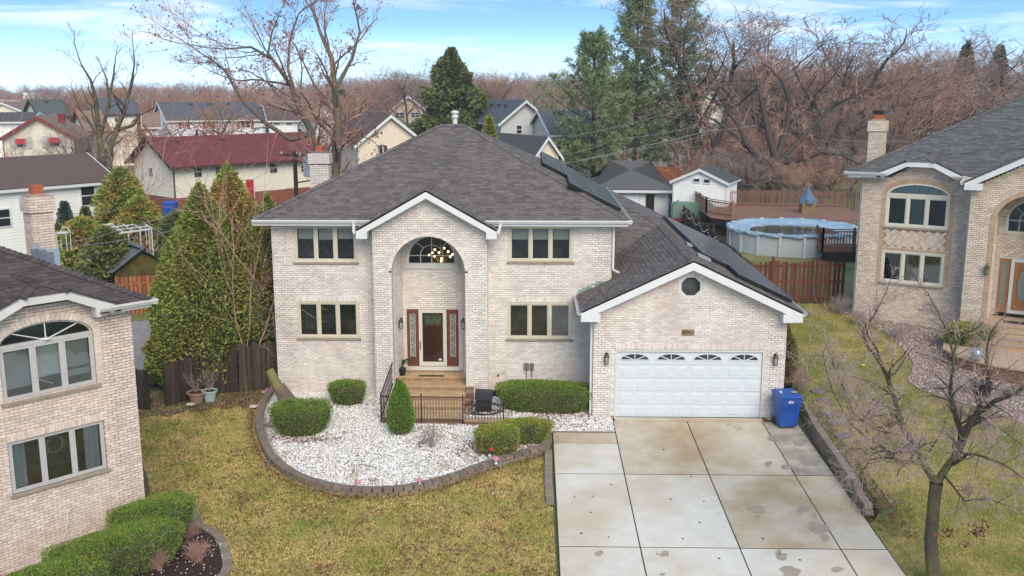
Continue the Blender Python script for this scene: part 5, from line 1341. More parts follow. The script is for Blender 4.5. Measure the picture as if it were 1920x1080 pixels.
# roof
decr = MB(); sgr = Pieces('shingle', 'shingles', rh, shingle_r, WR); rpr = .527; re_ = 7.42; hr_ = 5.7; yo = -.45
A, B, Cc, D = Vector((-.50,yo,re_)), Vector((13,yo,re_)), Vector((13,yo+2*hr_,re_)), Vector((-.50,yo+2*hr_,re_)); r1, r2 = Vector((-.5+hr_,yo+hr_,re_+hr_*rpr)), Vector((13-hr_,yo+hr_,re_+hr_*rpr))
fsr = front_split(A, B, r2, r1, .62, 3.86, .0, rpr, .471)
for q in fsr + [[B,Cc,r2],[Cc,D,r1,r2],[D,A,r1]]: roof_deck(decr, q)
for i_, q in enumerate(fsr): shingle_slope(sgr, q, seed=21 + i_*40)
shingle_slope(sgr, [D,A,r1], seed=22)
caps(sgr, A, r1, (-1,0,-rpr), (0,-1,-rpr), .14, .16); caps(sgr, r1, r2, (0,1,-rpr), (0,-1,-rpr))
trr = MB(); eyebrow(trr, decr, sgr, .62, 3.86, 1.66, 2.80, re_, 7.91, yo, rpr, .22, 23, (.19,.26,.33), .4)
# entry gable
gyr = EY - .45; gz0, gzp = 7.28, 9.05; gxl, gxm, gxr2 = 4.0, 7.35, 10.7; gsr = (gzp-gz0)/(gxm-gxl); bkk = yo + (gzp-re_)/rpr + .1
shingle_slope(sgr, [Vector((gxl,yo+.2,gz0)), Vector((gxl,gyr,gz0)), Vector((gxm,gyr,gzp)), Vector((gxm,bkk,gzp))], seed=26, widths=(.31,), thick=(.014,.014)); shingle_slope(sgr, [Vector((gxr2,gyr,gz0)), Vector((gxr2,yo+.2,gz0)), Vector((gxm,bkk,gzp)), Vector((gxm,gyr,gzp))], seed=27)
for q in ([Vector((gxl,yo+.2,gz0)), Vector((gxl,gyr,gz0)), Vector((gxm,gyr,gzp)), Vector((gxm,bkk,gzp))], [Vector((gxr2,gyr,gz0)), Vector((gxr2,yo+.2,gz0)), Vector((gxm,bkk,gzp)), Vector((gxm,gyr,gzp))]): roof_deck(decr, q, .08)
sgr.emit(300, lambda m: m.translation.x < 8); decr.build('roof_deck', under_m, rh)
tr = trr
rake(Vector((gxl,gyr,gz0)), Vector((gxm,gyr,gzp)), Vector((gxr2,gyr,gz0)), .28, .03, .62, gyr)
for p, q in ((A, Vector((.62,yo,re_))), (D, A), (Vector((3.86,yo,re_)), Vector((4.2,yo,re_)))): trr.beam(Vector(p) + Vector((0,0,-.11)), Vector(q) + Vector((0,0,-.11)), .03, .17)
trr.box(-.5, 1.05, yo, 0, re_-.22, re_-.205); trr.box(-.5, 0, yo, 9.5, re_-.24, re_-.225)
trr.build('fascia', white_trim, rh)
gr = MB(); gutter(gr, Vector((-.62,yo-.017,re_)), Vector((1.05,yo-.017,re_)), (0,-1,0)); gutter(gr, Vector((-.517,yo-.13,re_)), Vector((-.517,10.9,re_)), (-1,0,0)); gutter(gr, Vector((3.42,yo-.017,re_)), Vector((3.98,yo-.017,re_)), (0,-1,0)); gutter(gr, Vector((3.98,yo,re_)), Vector((3.93,gyr-.02,gz0)), (-1,0,0), .09)
gr.build('gutter', off_trim, rh)
dsr = MB(); dsr.beam((4.12,-.10,7.1), (4.12,-.10,2.0), .08, .07); dsr.beam((-.06,.12,7.1), (-.06,.12,1.2), .05, .05); dsr.build('downspout', off_trim, rh)
chimney(rh, -.32, 3.9, .62, .72, GB, 9.35, brick_right, mortar_right, cap=True, WMx=WR)
e = tag(empty('wall_lantern', WR @ Vector((5.02, EY-.14, 3.9))), 'dark green lantern on the tan brick pier beside the right house door', 'wall lamp')
m = MB(); m.lathe([(.02,.20),(.05,.18),(.10,.10),(.11,.08),(.02,.08)], 0, 0, 8); m.lathe([(.03,-.17),(.07,-.15),(.075,-.13),(.03,-.13)], 0, 0, 8); m.beam((0,0,.2),(.02,.12,.25),.02); m.build('bracket', mat('green_bronze', (.04,.05,.025), rough=.5), e)
m = MB(); m.lathe([(.06,-.13),(.09,.08)], 0, 0, 8); m.build('lamp_glass', mat('amber_green_glass', (.16,.16,.08), rough=.25, spec=.6), e)
# its steps
rs_ = tag(empty('stone_steps', WR @ Vector((6.2, -1.4, 0)), R(90 - AZR)), 'tan stone steps with a wide lower platform at the right house door', 'steps')
def T6(x, y): return x - 6.2, y + 1.4
st_m = mat('tan_flagstone', (.46,.33,.23), (.38,.27,.185), 5, .9, .15, rnd=.1)
for i, (y0, y1, z) in enumerate(((-1.3,.4,1.90),(-1.7,-1.3,1.74),(-2.1,-1.7,1.58),(-2.5,-2.1,1.42))):
    m = MB(); a, b_ = T6(4.95, y0), T6(9.5, y1); m.box(a[0], b_[0], a[1]-.03, b_[1], z-.05, z); m.build('tread', st_m, rs_)
    m = MB(); m.box(a[0]+.02, b_[0], a[1], b_[1], .6, z-.051); m.build('riser', paver_m, rs_)
pf = MB(); pts = [(3.9,-2.4),(4.0,-3.4),(4.6,-4.3),(5.6,-4.9),(7.2,-5.2),(9.5,-5.2),(9.5,-2.5),(4.9,-2.5)]
pf.prism([(*T6(x, y), 1.16) for x, y in pts], (0,0,.06)); pf.build('platform', st_m, rs_)
pf = MB(); pf.prism([(*T6(6.5+(x-6.5)*.985, -2.5+(y+2.5)*.985), .4) for x, y in pts], (0,0,.758)); pf.build('platform_edge', paver_dk, rs_)
mt2 = MB(); mt2.box(0, 1.0, 0, .4, 0, .02); o = tag(mt2.build('door_mat', black_iron), 'black doormat at the top of the right house steps', 'doormat'); o.matrix_world = WR @ Matrix.Translation((5.75, -.85, 1.902))

# ================================================================ FENCES
wood_dk = mat('dark_weathered_wood', (.075,.052,.042), (.05,.036,.03), 3, .9, .1, rnd=.3, stretch=(5,5,.8), c3=(.075,.078,.04), scale3=1.2, thr3=.62)
wood_rd = mat('red_brown_stained_wood', (.145,.050,.032), (.105,.035,.024), 3, .8, .15, rnd=.25, stretch=(5,5,.8))
wood_or = mat('orange_cedar_wood', (.33,.125,.06), (.25,.095,.045), 3, .85, .1, rnd=.25, stretch=(5,5,.8))
wood_br = mat('brown_deck_wood', (.25,.135,.095), (.19,.10,.07), 3, .85, .1, rnd=.2, stretch=(5,5,.8))
wood_gy = mat('grey_brown_picket', (.145,.105,.085), (.10,.072,.058), 3, .85, .1, rnd=.2, stretch=(5,5,.8))
def fence(label, a, b, h, m, pw=.11, gap=.02, pointed=True, za=None, zb=None, shadow=0, posts=2.4, scallop=0, finial=False, rails=(.25, .8), jit=.01, cat='fence', name='wooden_fence', seed=0):
    a = Vector(a[:2]); b = Vector(b[:2]); d = (b - a); Ln = d.length; d.normalize(); ang = math.atan2(d.y, d.x)
    za = hgt(*a) if za is None else za; zb = hgt(*b) if zb is None else zb
    e = tag(empty(name, (a.x, a.y, za), ang), label, cat); r = random.Random(seed); x = 0; i = 0
    key = (m.name, pw, round(h, 2), pointed)
    def mk():
        mb = MB(); t = .02
        prof = [(0,0),(pw,0),(pw,h-.07),(pw*.5,h),(0,h-.07)] if pointed else [(0,0),(pw,0),(pw,h-.03),(pw*.8,h),(pw*.2,h),(0,h-.03)]
        mb.prism([(x_, 0, z_) for x_, z_ in prof][::-1], (0, t, 0)); return mesh_from('picket', mb, m)
    me = shared(key, mk)
    while x + pw < Ln:
        z = (zb - za) * x / Ln
        o = link('picket', me, e); side = -.03 if (not shadow or i % 2) else .05
        s_ = 1
        if scallop:
            ph = ((x - scallop[1]) % posts) / posts; s_ = 1 - scallop[0] * math.sin(math.pi * ph)
        o.location = (x, side, z - .02); o.scale = (1, 1, s_ * (1 + r.uniform(-jit, jit))); o.rotation_euler = (r.uniform(-.02,.02), r.uniform(-jit, jit), 0)
        x += pw + gap; i += 1
    for k in rails:
        mb = MB(); mb.beam((0, .015, h*k), (Ln, .015, h*k + zb - za), .035, .08); mb.build('rail', m, e)
    n = int(Ln / posts)
    off = scallop[1] if scallop else 0
    for i in range(n + 1):
        x = off + i * posts
        if x > Ln + .05: continue
        z = (zb - za) * x / Ln
        mb = MB(); mb.box(x-.045, x+.045, -.04, .05, z-.05, z+h+.02)
        if finial: mb.box(x-.055, x+.055, -.05, .06, z+h+.02, z+h+.05); mb.lathe([(.02,0),(.05,.05),(.045,.08),(.01,.14)], x, .005, 8, z0=z+h+.05)
        mb.build('post', m, e)
    return e
fence('red brown board fence with scalloped top and finials between garage and right house', (9.62, 43.0), (13.75, 43.0), 2.0, wood_rd, pw=.13, gap=.06, pointed=False, shadow=1, posts=1.95, scallop=(.07, .95), finial=True, za=1.36, zb=1.42, rails=(.12,.5,.86))
fence('long dark picket fence running back along the lot behind the garage', (9.62, 43.1), (9.9, 72), 1.85, wood_dk, pw=.10, gap=.045, za=1.36, zb=1.5, jit=.03, posts=2.4)
fence('dark brown board fence in front of the thicket behind the pool deck', (10.9, 73.5), (26, 71.0), 1.9, wood_gy, pw=.14, gap=.05, pointed=True, za=1.7, zb=1.7)
fence('dark mossy wooden fence between the left garden and the main house', (-12.2, 33.3), (-9.1, 34.3), 1.75, wood_dk, pw=.14, gap=.02, pointed=False, jit=.03, seed=3)
fence('short dark fence panel against the left house under the raised patio', (-14.3, 32.2), (-12.85, 31.75), 1.45, wood_dk, pw=.14, gap=.004, pointed=False, za=.0, zb=.0, seed=4)
lg = fence('open dark wooden gate leaning beside the flower pots', (-12.55, 32.2), (-11.75, 33.2), 1.55, wood_dk, pw=.16, gap=.02, pointed=False, cat='gate', name='wooden_gate', seed=5); 
fence('orange cedar fence behind the grey paver patio', (-19.6, 45.2), (-15.2, 47.2), 1.95, wood_or, pw=.14, gap=.05, pointed=False, shadow=1, za=.1, zb=.1, seed=6)
# slanting lattice of dark slats beside the house wall
ls = tag(empty('slat_panel', (-9.5, 36.4, .2)), 'dark slatted louvre screen beside the left wall of the white brick house', 'screen')
for k in range(9):
    mb = MB(); mb.beam((-.9, -.6 + k*.28, 1.0 + k*.05), (.35, -.3 + k*.28, 1.5 + k*.07), .12, .025); mb.build('slat', wood_dk, ls)
for x, y in ((-.85,-.7),(.3,-.4),(-.85,1.8),(.3,2.1)):
    mb = MB(); mb.box(x-.04, x+.04, y-.04, y+.04, -.2, 1.9); mb.build('post', wood_dk, ls)
# left patio
patio = tag(empty('patio', (-15.6, 38.8, 0)), None); patio['kind'] = 'structure'
pq = [(-15.6,34.2),(-13.2,34.9),(-13.9,38),(-15.6,44.6),(-19.2,44.0),(-16.8,37)]
mb = MB(); mb.prism([(x+15.6, y-38.8, .0) for x, y in pq], (0,0,.20)); mb.build('base', joint_m, patio)
ang = R(48); pvm = mesh_from('paver', (lambda m: (m.box(-.245,.245,-.12,.12,0,.05), m)[1])(MB()), patio_m)
for i in range(-40, 40):
    for j in range(-40, 40):
        u, v_ = (i + (j % 2) * .5) * .5, j * .25; x = -16 + u*math.cos(ang) - v_*math.sin(ang); y = 39 + u*math.sin(ang) + v_*math.cos(ang)
        if inside(pq, np.array([x]), np.array([y]))[0]: o = link('paver', pvm, patio); o.location = (x+15.6, y-38.8, .172 + random.Random(i*97+j).uniform(0,.006)); o.rotation_euler = (0,0,ang)
mb = MB(); slate = mat('slate_edge', (.16,.17,.19), (.12,.125,.14), 5)
for k in range(6): mb.beam((lerp(-15.7,-13.15,k/6)+15.62, lerp(34.1,34.85,k/6)-38.8, .2), (lerp(-15.7,-13.15,(k+.96)/6)+15.62, lerp(34.1,34.85,(k+.96)/6)-38.8, .2), .22, .12)
mb.build('edge_stone', slate, patio)

# ================================================================ BACK YARD: POOL AND DECK
pool = tag(empty('swimming_pool', (15.0, 56.9, 1.7)), 'round white above ground pool with a sagging blue cover', 'pool')
pw_m = mat('pool_wall_white', (.62,.63,.62), (.55,.56,.555), 3, .5, .3, stretch=(8,8,.5)); pr_ = 3.6; n16 = 18
mb = MB(); mb.lathe([(pr_, 0), (pr_, 1.24)], 0, 0, 72); mb.f = mb.f[:-2]; mb.mi = mb.mi[:-2]; mb.build('wall', pw_m, pool, smooth=True)
for k in range(n16):
    a = 2*math.pi*(k+.3)/n16; m = MB(frameM(((pr_+.05)*math.cos(a), (pr_+.05)*math.sin(a), 0), (-math.sin(a), math.cos(a), 0), (-math.cos(a), -math.sin(a), 0))); m.box(-.08,.08,-.05,.03,0,1.22); m.box(-.11,.11,-.08,.1,1.22,1.30); m.build('post', white_trim, pool)
rngp = np.random.default_rng(8); V_, F_ = [], []; nr, na = 12, 96
for i in range(nr + 1):
    rr = (pr_ + .10) * i / nr
    for j in range(na):
        a = 2*math.pi*j/na; fr_ = i / nr
        z = 1.30 - .38 * (1 - fr_**3.0) + .02*math.sin(a*7 + i) + .015*math.sin(a*23 + i*2)
        if fr_ < .62: z = 1.30 - .38 * (1 - .62**3)
        V_.append((rr*math.cos(a), rr*math.sin(a), z))
for j in range(na):
    a = 2*math.pi*j/na; V_.append(((pr_+.15)*math.cos(a), (pr_+.15)*math.sin(a), 1.14 + .05*math.sin(a*19) + .03*math.sin(a*41)))
for i in range(nr + 1):
    for j in range(na): k = (j+1) % na; F_.append((i*na+j, (i+1)*na+j, (i+1)*na+k, i*na+k))
m = MB(); m.add(V_, F_); m.build('cover', mat('blue_pool_cover', (.23,.33,.41), (.28,.385,.46), 1.5, .6, .3, c3=(.36,.44,.48), scale3=1.2, thr3=.55), pool, smooth=True)
m = MB(); m.lathe([(.01, 1.04), (pr_*.70, 1.04)], .1, -.2, 64); m.f = m.f[-1:]; m.mi = m.mi[-1:]; m.build('water', mat('murky_water', (.045,.07,.055), rough=.06, spec=.8), pool)
deckm = tag(empty('pool_deck', (15, 63, 1.7)), 'raised brown wooden deck with railings wrapping the back of the pool', 'deck')
DZ = 1.30
def dk(x, y): return x - 15, y - 63
y = 57.6; k = 0
while y < 67.6:
    x0 = max(10.9, 12.6 - (y - 57.6) * .55); x1 = 20.8
    dyc = abs(y - 56.9); spans_ = [(x0, x1)]
    if dyc < pr_ + .2: w = math.sqrt((pr_+.2)**2 - dyc**2); spans_ = sub_spans(spans_, 15 - w, 15 + w)
    if y < 59.6: spans_ = [s_ for s_ in spans_ if s_[0] > 15]
    for a, b in spans_:
        if b - a > .2: m = MB(); p, q = dk(a, y), dk(b, y); m.box(p[0], q[0], p[1], p[1] + .135, DZ - .04, DZ); m.build('deck_board', wood_br, deckm)
    y += .145
m = MB()
for x in (11.2, 13, 15, 17, 19, 20.6):
    for y in (60.9, 64, 67.4):
        p = dk(x, y); m.box(p[0]-.06, p[0]+.06, p[1]-.06, p[1]+.06, -.3, DZ - .05)
m.build('support', wood_br, deckm)
m = MB(); p, q = dk(11.0, 60.8), dk(20.8, 67.6); m.box(p[0]+.1, p[0]+.14, p[1], q[1], DZ-.26, DZ-.045); m.box(p[0]+.15, p[0]+2.2, p[1]-.1, p[1]-.06, DZ-.26, DZ-.045); m.build('joist', wood_br, deckm)
def railing_run(e, a, b, z, h=.95, org=(15, 63)):
    a = Vector((a[0]-org[0], a[1]-org[1], z)); b = Vector((b[0]-org[0], b[1]-org[1], z)); L_ = (b - a).length; d = (b - a) / L_
    m = MB(); m.beam(a + Vector((0,0,h)), b + Vector((0,0,h)), .10, .04); m.beam(a + Vector((0,0,h-.12)), b + Vector((0,0,h-.12)), .04, .07); m.beam(a + Vector((0,0,.12)), b + Vector((0,0,.12)), .04, .07); m.build('rail', wood_br, e)
    n = int(L_ / .15); ml = mesh_from('baluster', (lambda q: (q.box(-.018,.018,-.018,.018,.12,h-.12), q)[1])(MB()), wood_br) if ('bal', h) not in MESHC else MESHC[('bal', h)]; MESHC[('bal', h)] = ml
    for i in range(1, n): o = link('baluster', ml, e); o.location = a + d * (L_ * i / n)
    np_ = max(1, int(round(L_ / 2.0)))
    for i in range(np_ + 1):
        p = a + d * (L_ * i / np_); m = MB(); m.box(p.x-.05, p.x+.05, p.y-.05, p.y+.05, p.z-.3, p.z+h+.10); m.build('post', wood_br, e)
railing_run(deckm, (11.0, 62.6), (11.0, 67.5), DZ); railing_run(deckm, (11.0, 67.5), (20.8, 66.4), DZ); railing_run(deckm, (11.0, 62.6), (12.2, 60.3), DZ)
for k in range(5):
    m = MB(); p = dk(12.3 - k*.0, 59.7 - k*.28); m.box(p[0]-.3, p[0]+1.0, p[1], p[1]+.27, DZ - .22 - k*.2, DZ - .17 - k*.2); m.build('stair_tread', wood_br, deckm)
plat = tag(empty('deck_platform', (17, 53.2, 1.7)), 'small railed platform with lattice skirt at the right front of the pool', 'deck')
m = MB(); 
for k in range(9): m = MB(); m.box(-1.55, 1.75, -.85 + k*.145, -.85 + k*.145 + .135, .72, .76); m.build('deck_board', wood_br, plat)
m = MB(); m.box(-1.55, 1.75, -.9, -.86, .52, .74); m.box(-1.59, -1.55, -.9, .5, .52, .74); m.build('joist', wood_br, plat)
railing_run(plat, (15.45, 52.35), (18.75, 52.35), .76, .95, (17, 53.2)); railing_run(plat, (15.45, 52.35), (15.45, 53.5), .76, .95, (17, 53.2))
m = MB()
for k in range(-4, 30):
    for s_ in (1, -1):
        x0 = -1.5 + k*.14; a, b = (x0, .0), (x0 + s_*.52, .52)
        xa, xb = sorted((a[0], b[0]))
        if xa > -1.56 and xb < 1.76: m.beam((a[0], -.9 + .012*s_, a[1]), (b[0], -.9 + .012*s_, b[1]), .03, .01, up=(0,1,0))
m.build('lattice', wood_gy, plat)
m = MB(); m.box(-1.5, 1.7, -.7, -.66, -.1, .5); m.build('skirt_back', under_m, plat)
# planter with blue tarp
tp_ = at(1513, 398, 63.2); gr_ = tag(empty('covered_grill', (tp_.x, 63.2, 3.0)), 'wooden slatted box under a peaked blue tarp on the pool deck', 'box')
for k in range(7): m = MB(); m.box(-.42 + k*.12, -.42 + k*.12 + .11, -.42, -.40, 0, .75); m.build('slat', mat('honey_wood', (.27,.18,.09), (.2,.13,.07), 4) if 'honey_wood' not in MAT else MAT['honey_wood'], gr_)
m = MB(); m.box(-.42, .42, -.39, .42, .01, .74); m.build('box', MAT['honey_wood'], gr_)
m = MB(); n = 14; vs = [(0, 0, 1.75)]
for rr, z in ((.10, 1.55), (.32, 1.10), (.52, .85), (.58, .60)):
    for j in range(n): a = 2*math.pi*j/n; w = rr*(1 + .10*math.sin(j*2.3 + z*4)); vs.append((w*math.cos(a), w*math.sin(a), z + .05*math.sin(j*3.1)))
fs = [(0, 1+j, 1+(j+1)%n) for j in range(n)] + [(1+i*n+j, 1+(i+1)*n+j, 1+(i+1)*n+(j+1)%n, 1+i*n+(j+1)%n) for i in range(3) for j in range(n)]
m.add(vs, fs); m.build('tarp', mat('blue_grey_tarp', (.10,.16,.24), (.08,.13,.20), 4, .6), gr_)
# string lights along the dark fence
sl_ = tag(empty('string_lights', (9.55, 43.2, 2.6)), 'sagging string of small white bulbs along the dark picket fence', 'string lights')
bm_ = mesh_from('bulb', (lambda q: (q.lathe([(.01,-.035),(.035,-.01),(.035,.015),(.01,.035)], 0, 0, 6), q)[1])(MB()), white_trim); cb = MB(); prev = None
for k in range(70):
    y = k*.40; zz = .50 - .28*abs(math.sin(k*.45)); p = Vector((-.02 + y*.01, y, zz)); o = link('bulb', bm_, sl_); o.location = p
    if prev is not None: cb.beam(prev, p, .012)
    prev = p
cb.build('wire', black_iron, sl_)
# ================================================================ BACKGROUND HOUSES
stucco = mat('cream_stucco', (.78,.72,.60), (.71,.65,.54), 2, .9, .1)
sid_white = mat('white_lap_siding', (.84,.84,.81), (.77,.77,.74), 3, .7, .2)
sid_grey = mat('grey_lap_siding', (.58,.585,.57), (.53,.535,.52), 3, .7, .2)
sid_beige = mat('beige_lap_siding', (.74,.63,.49), (.68,.58,.45), 3, .7, .2)
sid_sage = mat('sage_lap_siding', (.58,.56,.46), (.53,.51,.42), 3, .7, .2)
sid_blue = mat('pale_blue_siding', (.74,.80,.85), (.68,.74,.79), 3, .7, .2)
brick_far = mat('red_far_brick', (.27,.10,.06), (.22,.08,.05), 14, .9, .1)
brick_org = mat('orange_far_brick', (.33,.15,.075), (.27,.12,.06), 14, .9, .1)
rf_red = mat('maroon_roof', (.17,.050,.052), (.125,.038,.040), 9, .95, .1, c3=(.20,.07,.065), scale3=1.3, thr3=.6)
rf_brown = mat('brown_roof', (.135,.095,.082), (.105,.072,.062), 9, .95, .1)
rf_tan = mat('tan_roof', (.25,.175,.125), (.21,.145,.105), 9, .95, .1)
rf_grey = mat('blue_grey_roof', (.105,.115,.125), (.085,.095,.105), 9, .95, .1)
rf_dk = mat('dark_grey_roof', (.095,.092,.088), (.075,.073,.072), 9, .95, .1)
rf_green = mat('grey_green_roof', (.10,.115,.10), (.08,.09,.08), 9, .95, .1)
red_trim = mat('dark_red_trim', (.22,.035,.035)); brown_trim = mat('dark_brown_trim', (.07,.04,.032)); red_paint = mat('red_paint', (.45,.025,.025), rough=.5)
def on_wall(P0, az, px, py):
    a = R(az); dx_, dy_ = math.sin(a), math.cos(a); nx_, ny_ = dy_, -dx_; r = ray(px, py)
    t = (P0[0]*nx_ + P0[1]*ny_) / (r[0]*nx_ + r[1]*ny_)
    return (r[0]*t - P0[0]) * dx_ + (r[1]*t - P0[1]) * dy_, CAM_H + r[2]*t
def bhouse(label, pxl, pxr, D, y_eave, az, W, rise, wall, roof, trim=None, ridge='x', base=.4, wins=(), oh=.4, band=None, board=0, chim=(), vents=(), door=None, name='suburban_house', cat='house', Lmin=0, shutters=None, hip=False, fas=.18):
    """pxl/pxr: photo columns of the front wall's left and right corners, D: distance of the left corner"""
    X0 = (pxl - 1000) / 1887.0 * D; P0 = (X0, D); u1, _ = on_wall(P0, az, pxr, 300); L_ = max(u1, Lmin)
    _, ze = on_wall(P0, az, pxl, y_eave); h = ze - base + .8 * oh * rise / (W / 2 if ridge == 'x' else L_ / 2)
    trim = trim or white_trim
    e = tag(empty(name, (X0, D, base), R(90 - az)), label, cat)
    w = MB(); w.box(0, L_, 0, W, -.5, h)
    if ridge == 'x':
        if not hip:
            for x in (0, L_): w.add([(x, 0, h), (x, W, h), (x, W/2, h + rise - .02)], [(0,1,2)])
    else:
        for y in (0, W): w.add([(0, y, h), (L_, y, h), (L_/2, y, h + rise - .02)], [(0,1,2)])
    w.build('wall', wall, e)
    if band:
        b = MB(); b.box(-.04, L_ + .04, -.04, W + .04, -.5, band[1]); b.build('brick_band', band[0], e)
    if board:
        z = board * .5; n = int(h / board)
        bm2 = mesh_from('siding_board', (lambda q: (q.prism([(0, 0, 0), (0, -.028, 0), (0, -.008, board - .004), (0, 0, board - .004)], (L_, 0, 0)), q)[1])(MB()), wall)
        for i in range(n): o = link('siding_board', bm2, e); o.location = (0, 0, .02 + i * board)
        bs = mesh_from('siding_board', (lambda q: (q.prism([(0, 0, 0), (0, -.028, 0), (0, -.008, board - .004), (0, 0, board - .004)], (W, 0, 0)), q)[1])(MB()), wall)
        side_x = 0 if (X0 + L_*.3) < 0 else L_
        for i in range(n): o = link('siding_board', bs, e); o.location = (0, W, .02 + i * board) if side_x == 0 else (L_, 0, .02 + i * board); o.rotation_euler = (0, 0, -R(90) if side_x == 0 else R(90))
        if ridge == 'y':
            k = 0; m2 = MB()
            while k * board < rise - .3:
                t = 1 - (k + 1) * board / rise; x0, x1 = L_/2 * (1 - t), L_ - L_/2 * (1 - t); z = h + k * board; m2.prism([(0, 0, z), (0, -.028, z), (0, -.008, z + board - .004), (0, 0, z + board - .004)], (0, 0, 0)) if 0 else m2.add([(x0, -.028, z), (x1, -.028, z), (x1, -.008, z + board), (x0, -.008, z + board), (x0, 0, z), (x1, 0, z)], [(0,1,2,3), (4,5,1,0)]); k += 1
            m2.build('gable_siding', wall, e)
    r_ = MB(); s_ = rise / (W / 2 if ridge == 'x' else L_ / 2); t = .12; o_ = oh
    if hip:
        k = W / 2 + o_
        A, B, Cc, Dd = (-o_,-o_,h-s_*o_), (L_+o_,-o_,h-s_*o_), (L_+o_,W+o_,h-s_*o_), (-o_,W+o_,h-s_*o_); r1, r2 = (-o_+k, W/2, h+rise), (L_+o_-k, W/2, h+rise)
        for q in ([A,B,r2,r1],[B,Cc,r2],[Cc,Dd,r1,r2],[Dd,A,r1]): roof_deck(r_, q, .12, .05)
    elif ridge == 'x':
        for ya, yb in ((-o_, W/2), (W + o_, W/2)):
            za, zb = h - s_*o_, h + rise
            roof_deck(r_, [(-o_, ya, za), (L_+o_, ya, za), (L_+o_, yb, zb), (-o_, yb, zb)], t, .06)
    else:
        for xa, xb in ((-o_, L_/2), (L_ + o_, L_/2)):
            za, zb = h - s_*o_, h + rise
            roof_deck(r_, [(xa, -o_, za), (xa, W+o_, za), (xb, W+o_, zb), (xb, -o_, zb)], t, .06)
    rf = r_.build('roof', roof, e)
    f = MB()
    if hip or ridge == 'x':
        f.beam((-o_, -o_, h - s_*o_ - fas/2 + .0), (L_+o_, -o_, h - s_*o_ - fas/2), .05, fas); f.box(-o_, L_+o_, -o_, 0, h - s_*o_ - fas - .02, h - s_*o_ - fas)
        if not hip:
            for x in (-o_, L_ + o_):
                for sg_ in (0, 1): f.beam((x, -o_ if sg_ == 0 else W + o_, h - s_*o_ - .04), (x, W/2, h + rise - .04), .05, fas + .08)
    else:
        for xa in (-o_, L_ + o_): f.beam((xa, -o_, h - s_*o_ - .04), (L_/2, -o_, h + rise - .04), .05, fas + .1, up=(0,1,0)) if 0 else f.prism([(xa, -o_-.03, h-s_*o_+.05), (L_/2, -o_-.03, h+rise+.05), (L_/2, -o_-.03, h+rise-fas-.05), (xa, -o_-.03, h-s_*o_-fas-.05)], (0,.05,0)); f.beam((xa, -o_, h - s_*o_ - .03), (xa, W + o_, h - s_*o_ - .03), .05, fas)
    for x in (0, L_): f.box(x - .05, x + .05, -.05, .05, band[1] if band else -.3, h - .02)
    f.build('fascia', trim, e)
    for wd in wins:
        face, x0, x1, y0, y1 = wd[:5]
        if face == 'f': u0, z1 = on_wall(P0, az, x0, y0); u1, z0 = on_wall(P0, az, x1, y1); FMw = frameM((0,-.075 if board else -.035,0), (1,0,0), (0,1,0))
        else:
            az2 = az - 90      # left side wall runs back from the left corner
            u1, z1 = on_wall(P0, az2, x0, y0); u0, z0 = on_wall(P0, az2, x1, y1); u0, u1 = -u1, -u0
            FMw = frameM((-.075 if board else -.035,0,0), (0,-1,0), (1,0,0))
        z0 -= base; z1 -= base; a, b = min(u0, u1), max(u0, u1); fw = min(.08, (b-a)*.16)
        m = MB(FMw); m.box(a, a+fw, 0, .1, z0, z1); m.box(b-fw, b, 0, .1, z0, z1); m.box(a+fw, b-fw, 0, .1, z1-fw, z1); m.box(a+fw, b-fw, 0, .1, z0, z0+fw)
        style = wd[5] if len(wd) > 5 else 'h'
        if 'h' in style: m.box(a+fw, b-fw, .005, .1, (z0+z1)/2 - .03, (z0+z1)/2 + .03)
        if 'v' in style: m.box((a+b)/2 - .04, (a+b)/2 + .04, .005, .1, z0+fw, z1-fw)
        if 'g' in style:
            for k in range(1, 5): m.box(a+fw, b-fw, .01, .1, z0 + (z1-z0)*k/5 - .015, z0 + (z1-z0)*k/5 + .015)
        wf = m.build('window', white_trim if 'd' not in style else brown_trim, e)
        g_ = MB(FMw); g_.box(a+fw, b-fw, .02, .03, z0+fw, z1-fw); g_.build('pane', glass_far, wf)
        if 'a' in style:      # red awning with white shutters
            g_ = MB(FMw); g_.add([(a, -.02, z1 - .05), (b, -.02, z1 - .05), (b, -.6, z1 - (z1-z0)*.55), (a, -.6, z1 - (z1-z0)*.55), (a, -.0, z1 - (z1-z0)*.5), (b, 0, z1 - (z1-z0)*.5)], [(0,1,2,3), (0,3,4), (1,5,2)]); g_.build('awning', red_paint, wf)
            for s2 in (a - .55, b + .05): g_ = MB(FMw); g_.box(s2, s2 + .5, -.02, .03, z0 - .1, z1 + .1); g_.build('shutter', grey_frame, wf)
        if 's' in style:
            for s2 in (a - .38, b + .04): g_ = MB(FMw); g_.box(s2, s2 + .34, -.01, .03, z0 - .03, z1 + .03); g_.build('shutter', brick_far, wf)
    if door:
        u0, z1 = on_wall(P0, az, door[0], door[2]); u1, z0 = on_wall(P0, az, door[1], door[3]); m = MB(); m.box(u0, u1, -.08, .02, z0-base, z1-base); m.build('door', door[4], e)
        m = MB(); m.box(u0-.1, u1+.1, -.06, .02, z1-base, z1-base+.1); m.box(u0-.1, u0-.005, -.06, .02, z0-base, z1-base); m.box(u1+.005, u1+.1, -.06, .02, z0-base, z1-base); m.build('door_frame', white_trim, e)
    for (cx_, cy_, cw, chh, cm) in chim:
        m = MB(); m.box(cx_*L_-cw/2, cx_*L_+cw/2, cy_*W-cw/2, cy_*W+cw/2, h, h+rise+chh); m.box(cx_*L_-cw/2-.06, cx_*L_+cw/2+.06, cy_*W-cw/2-.06, cy_*W+cw/2+.06, h+rise+chh, h+rise+chh+.1, ); m.build('chimney', cm, e)
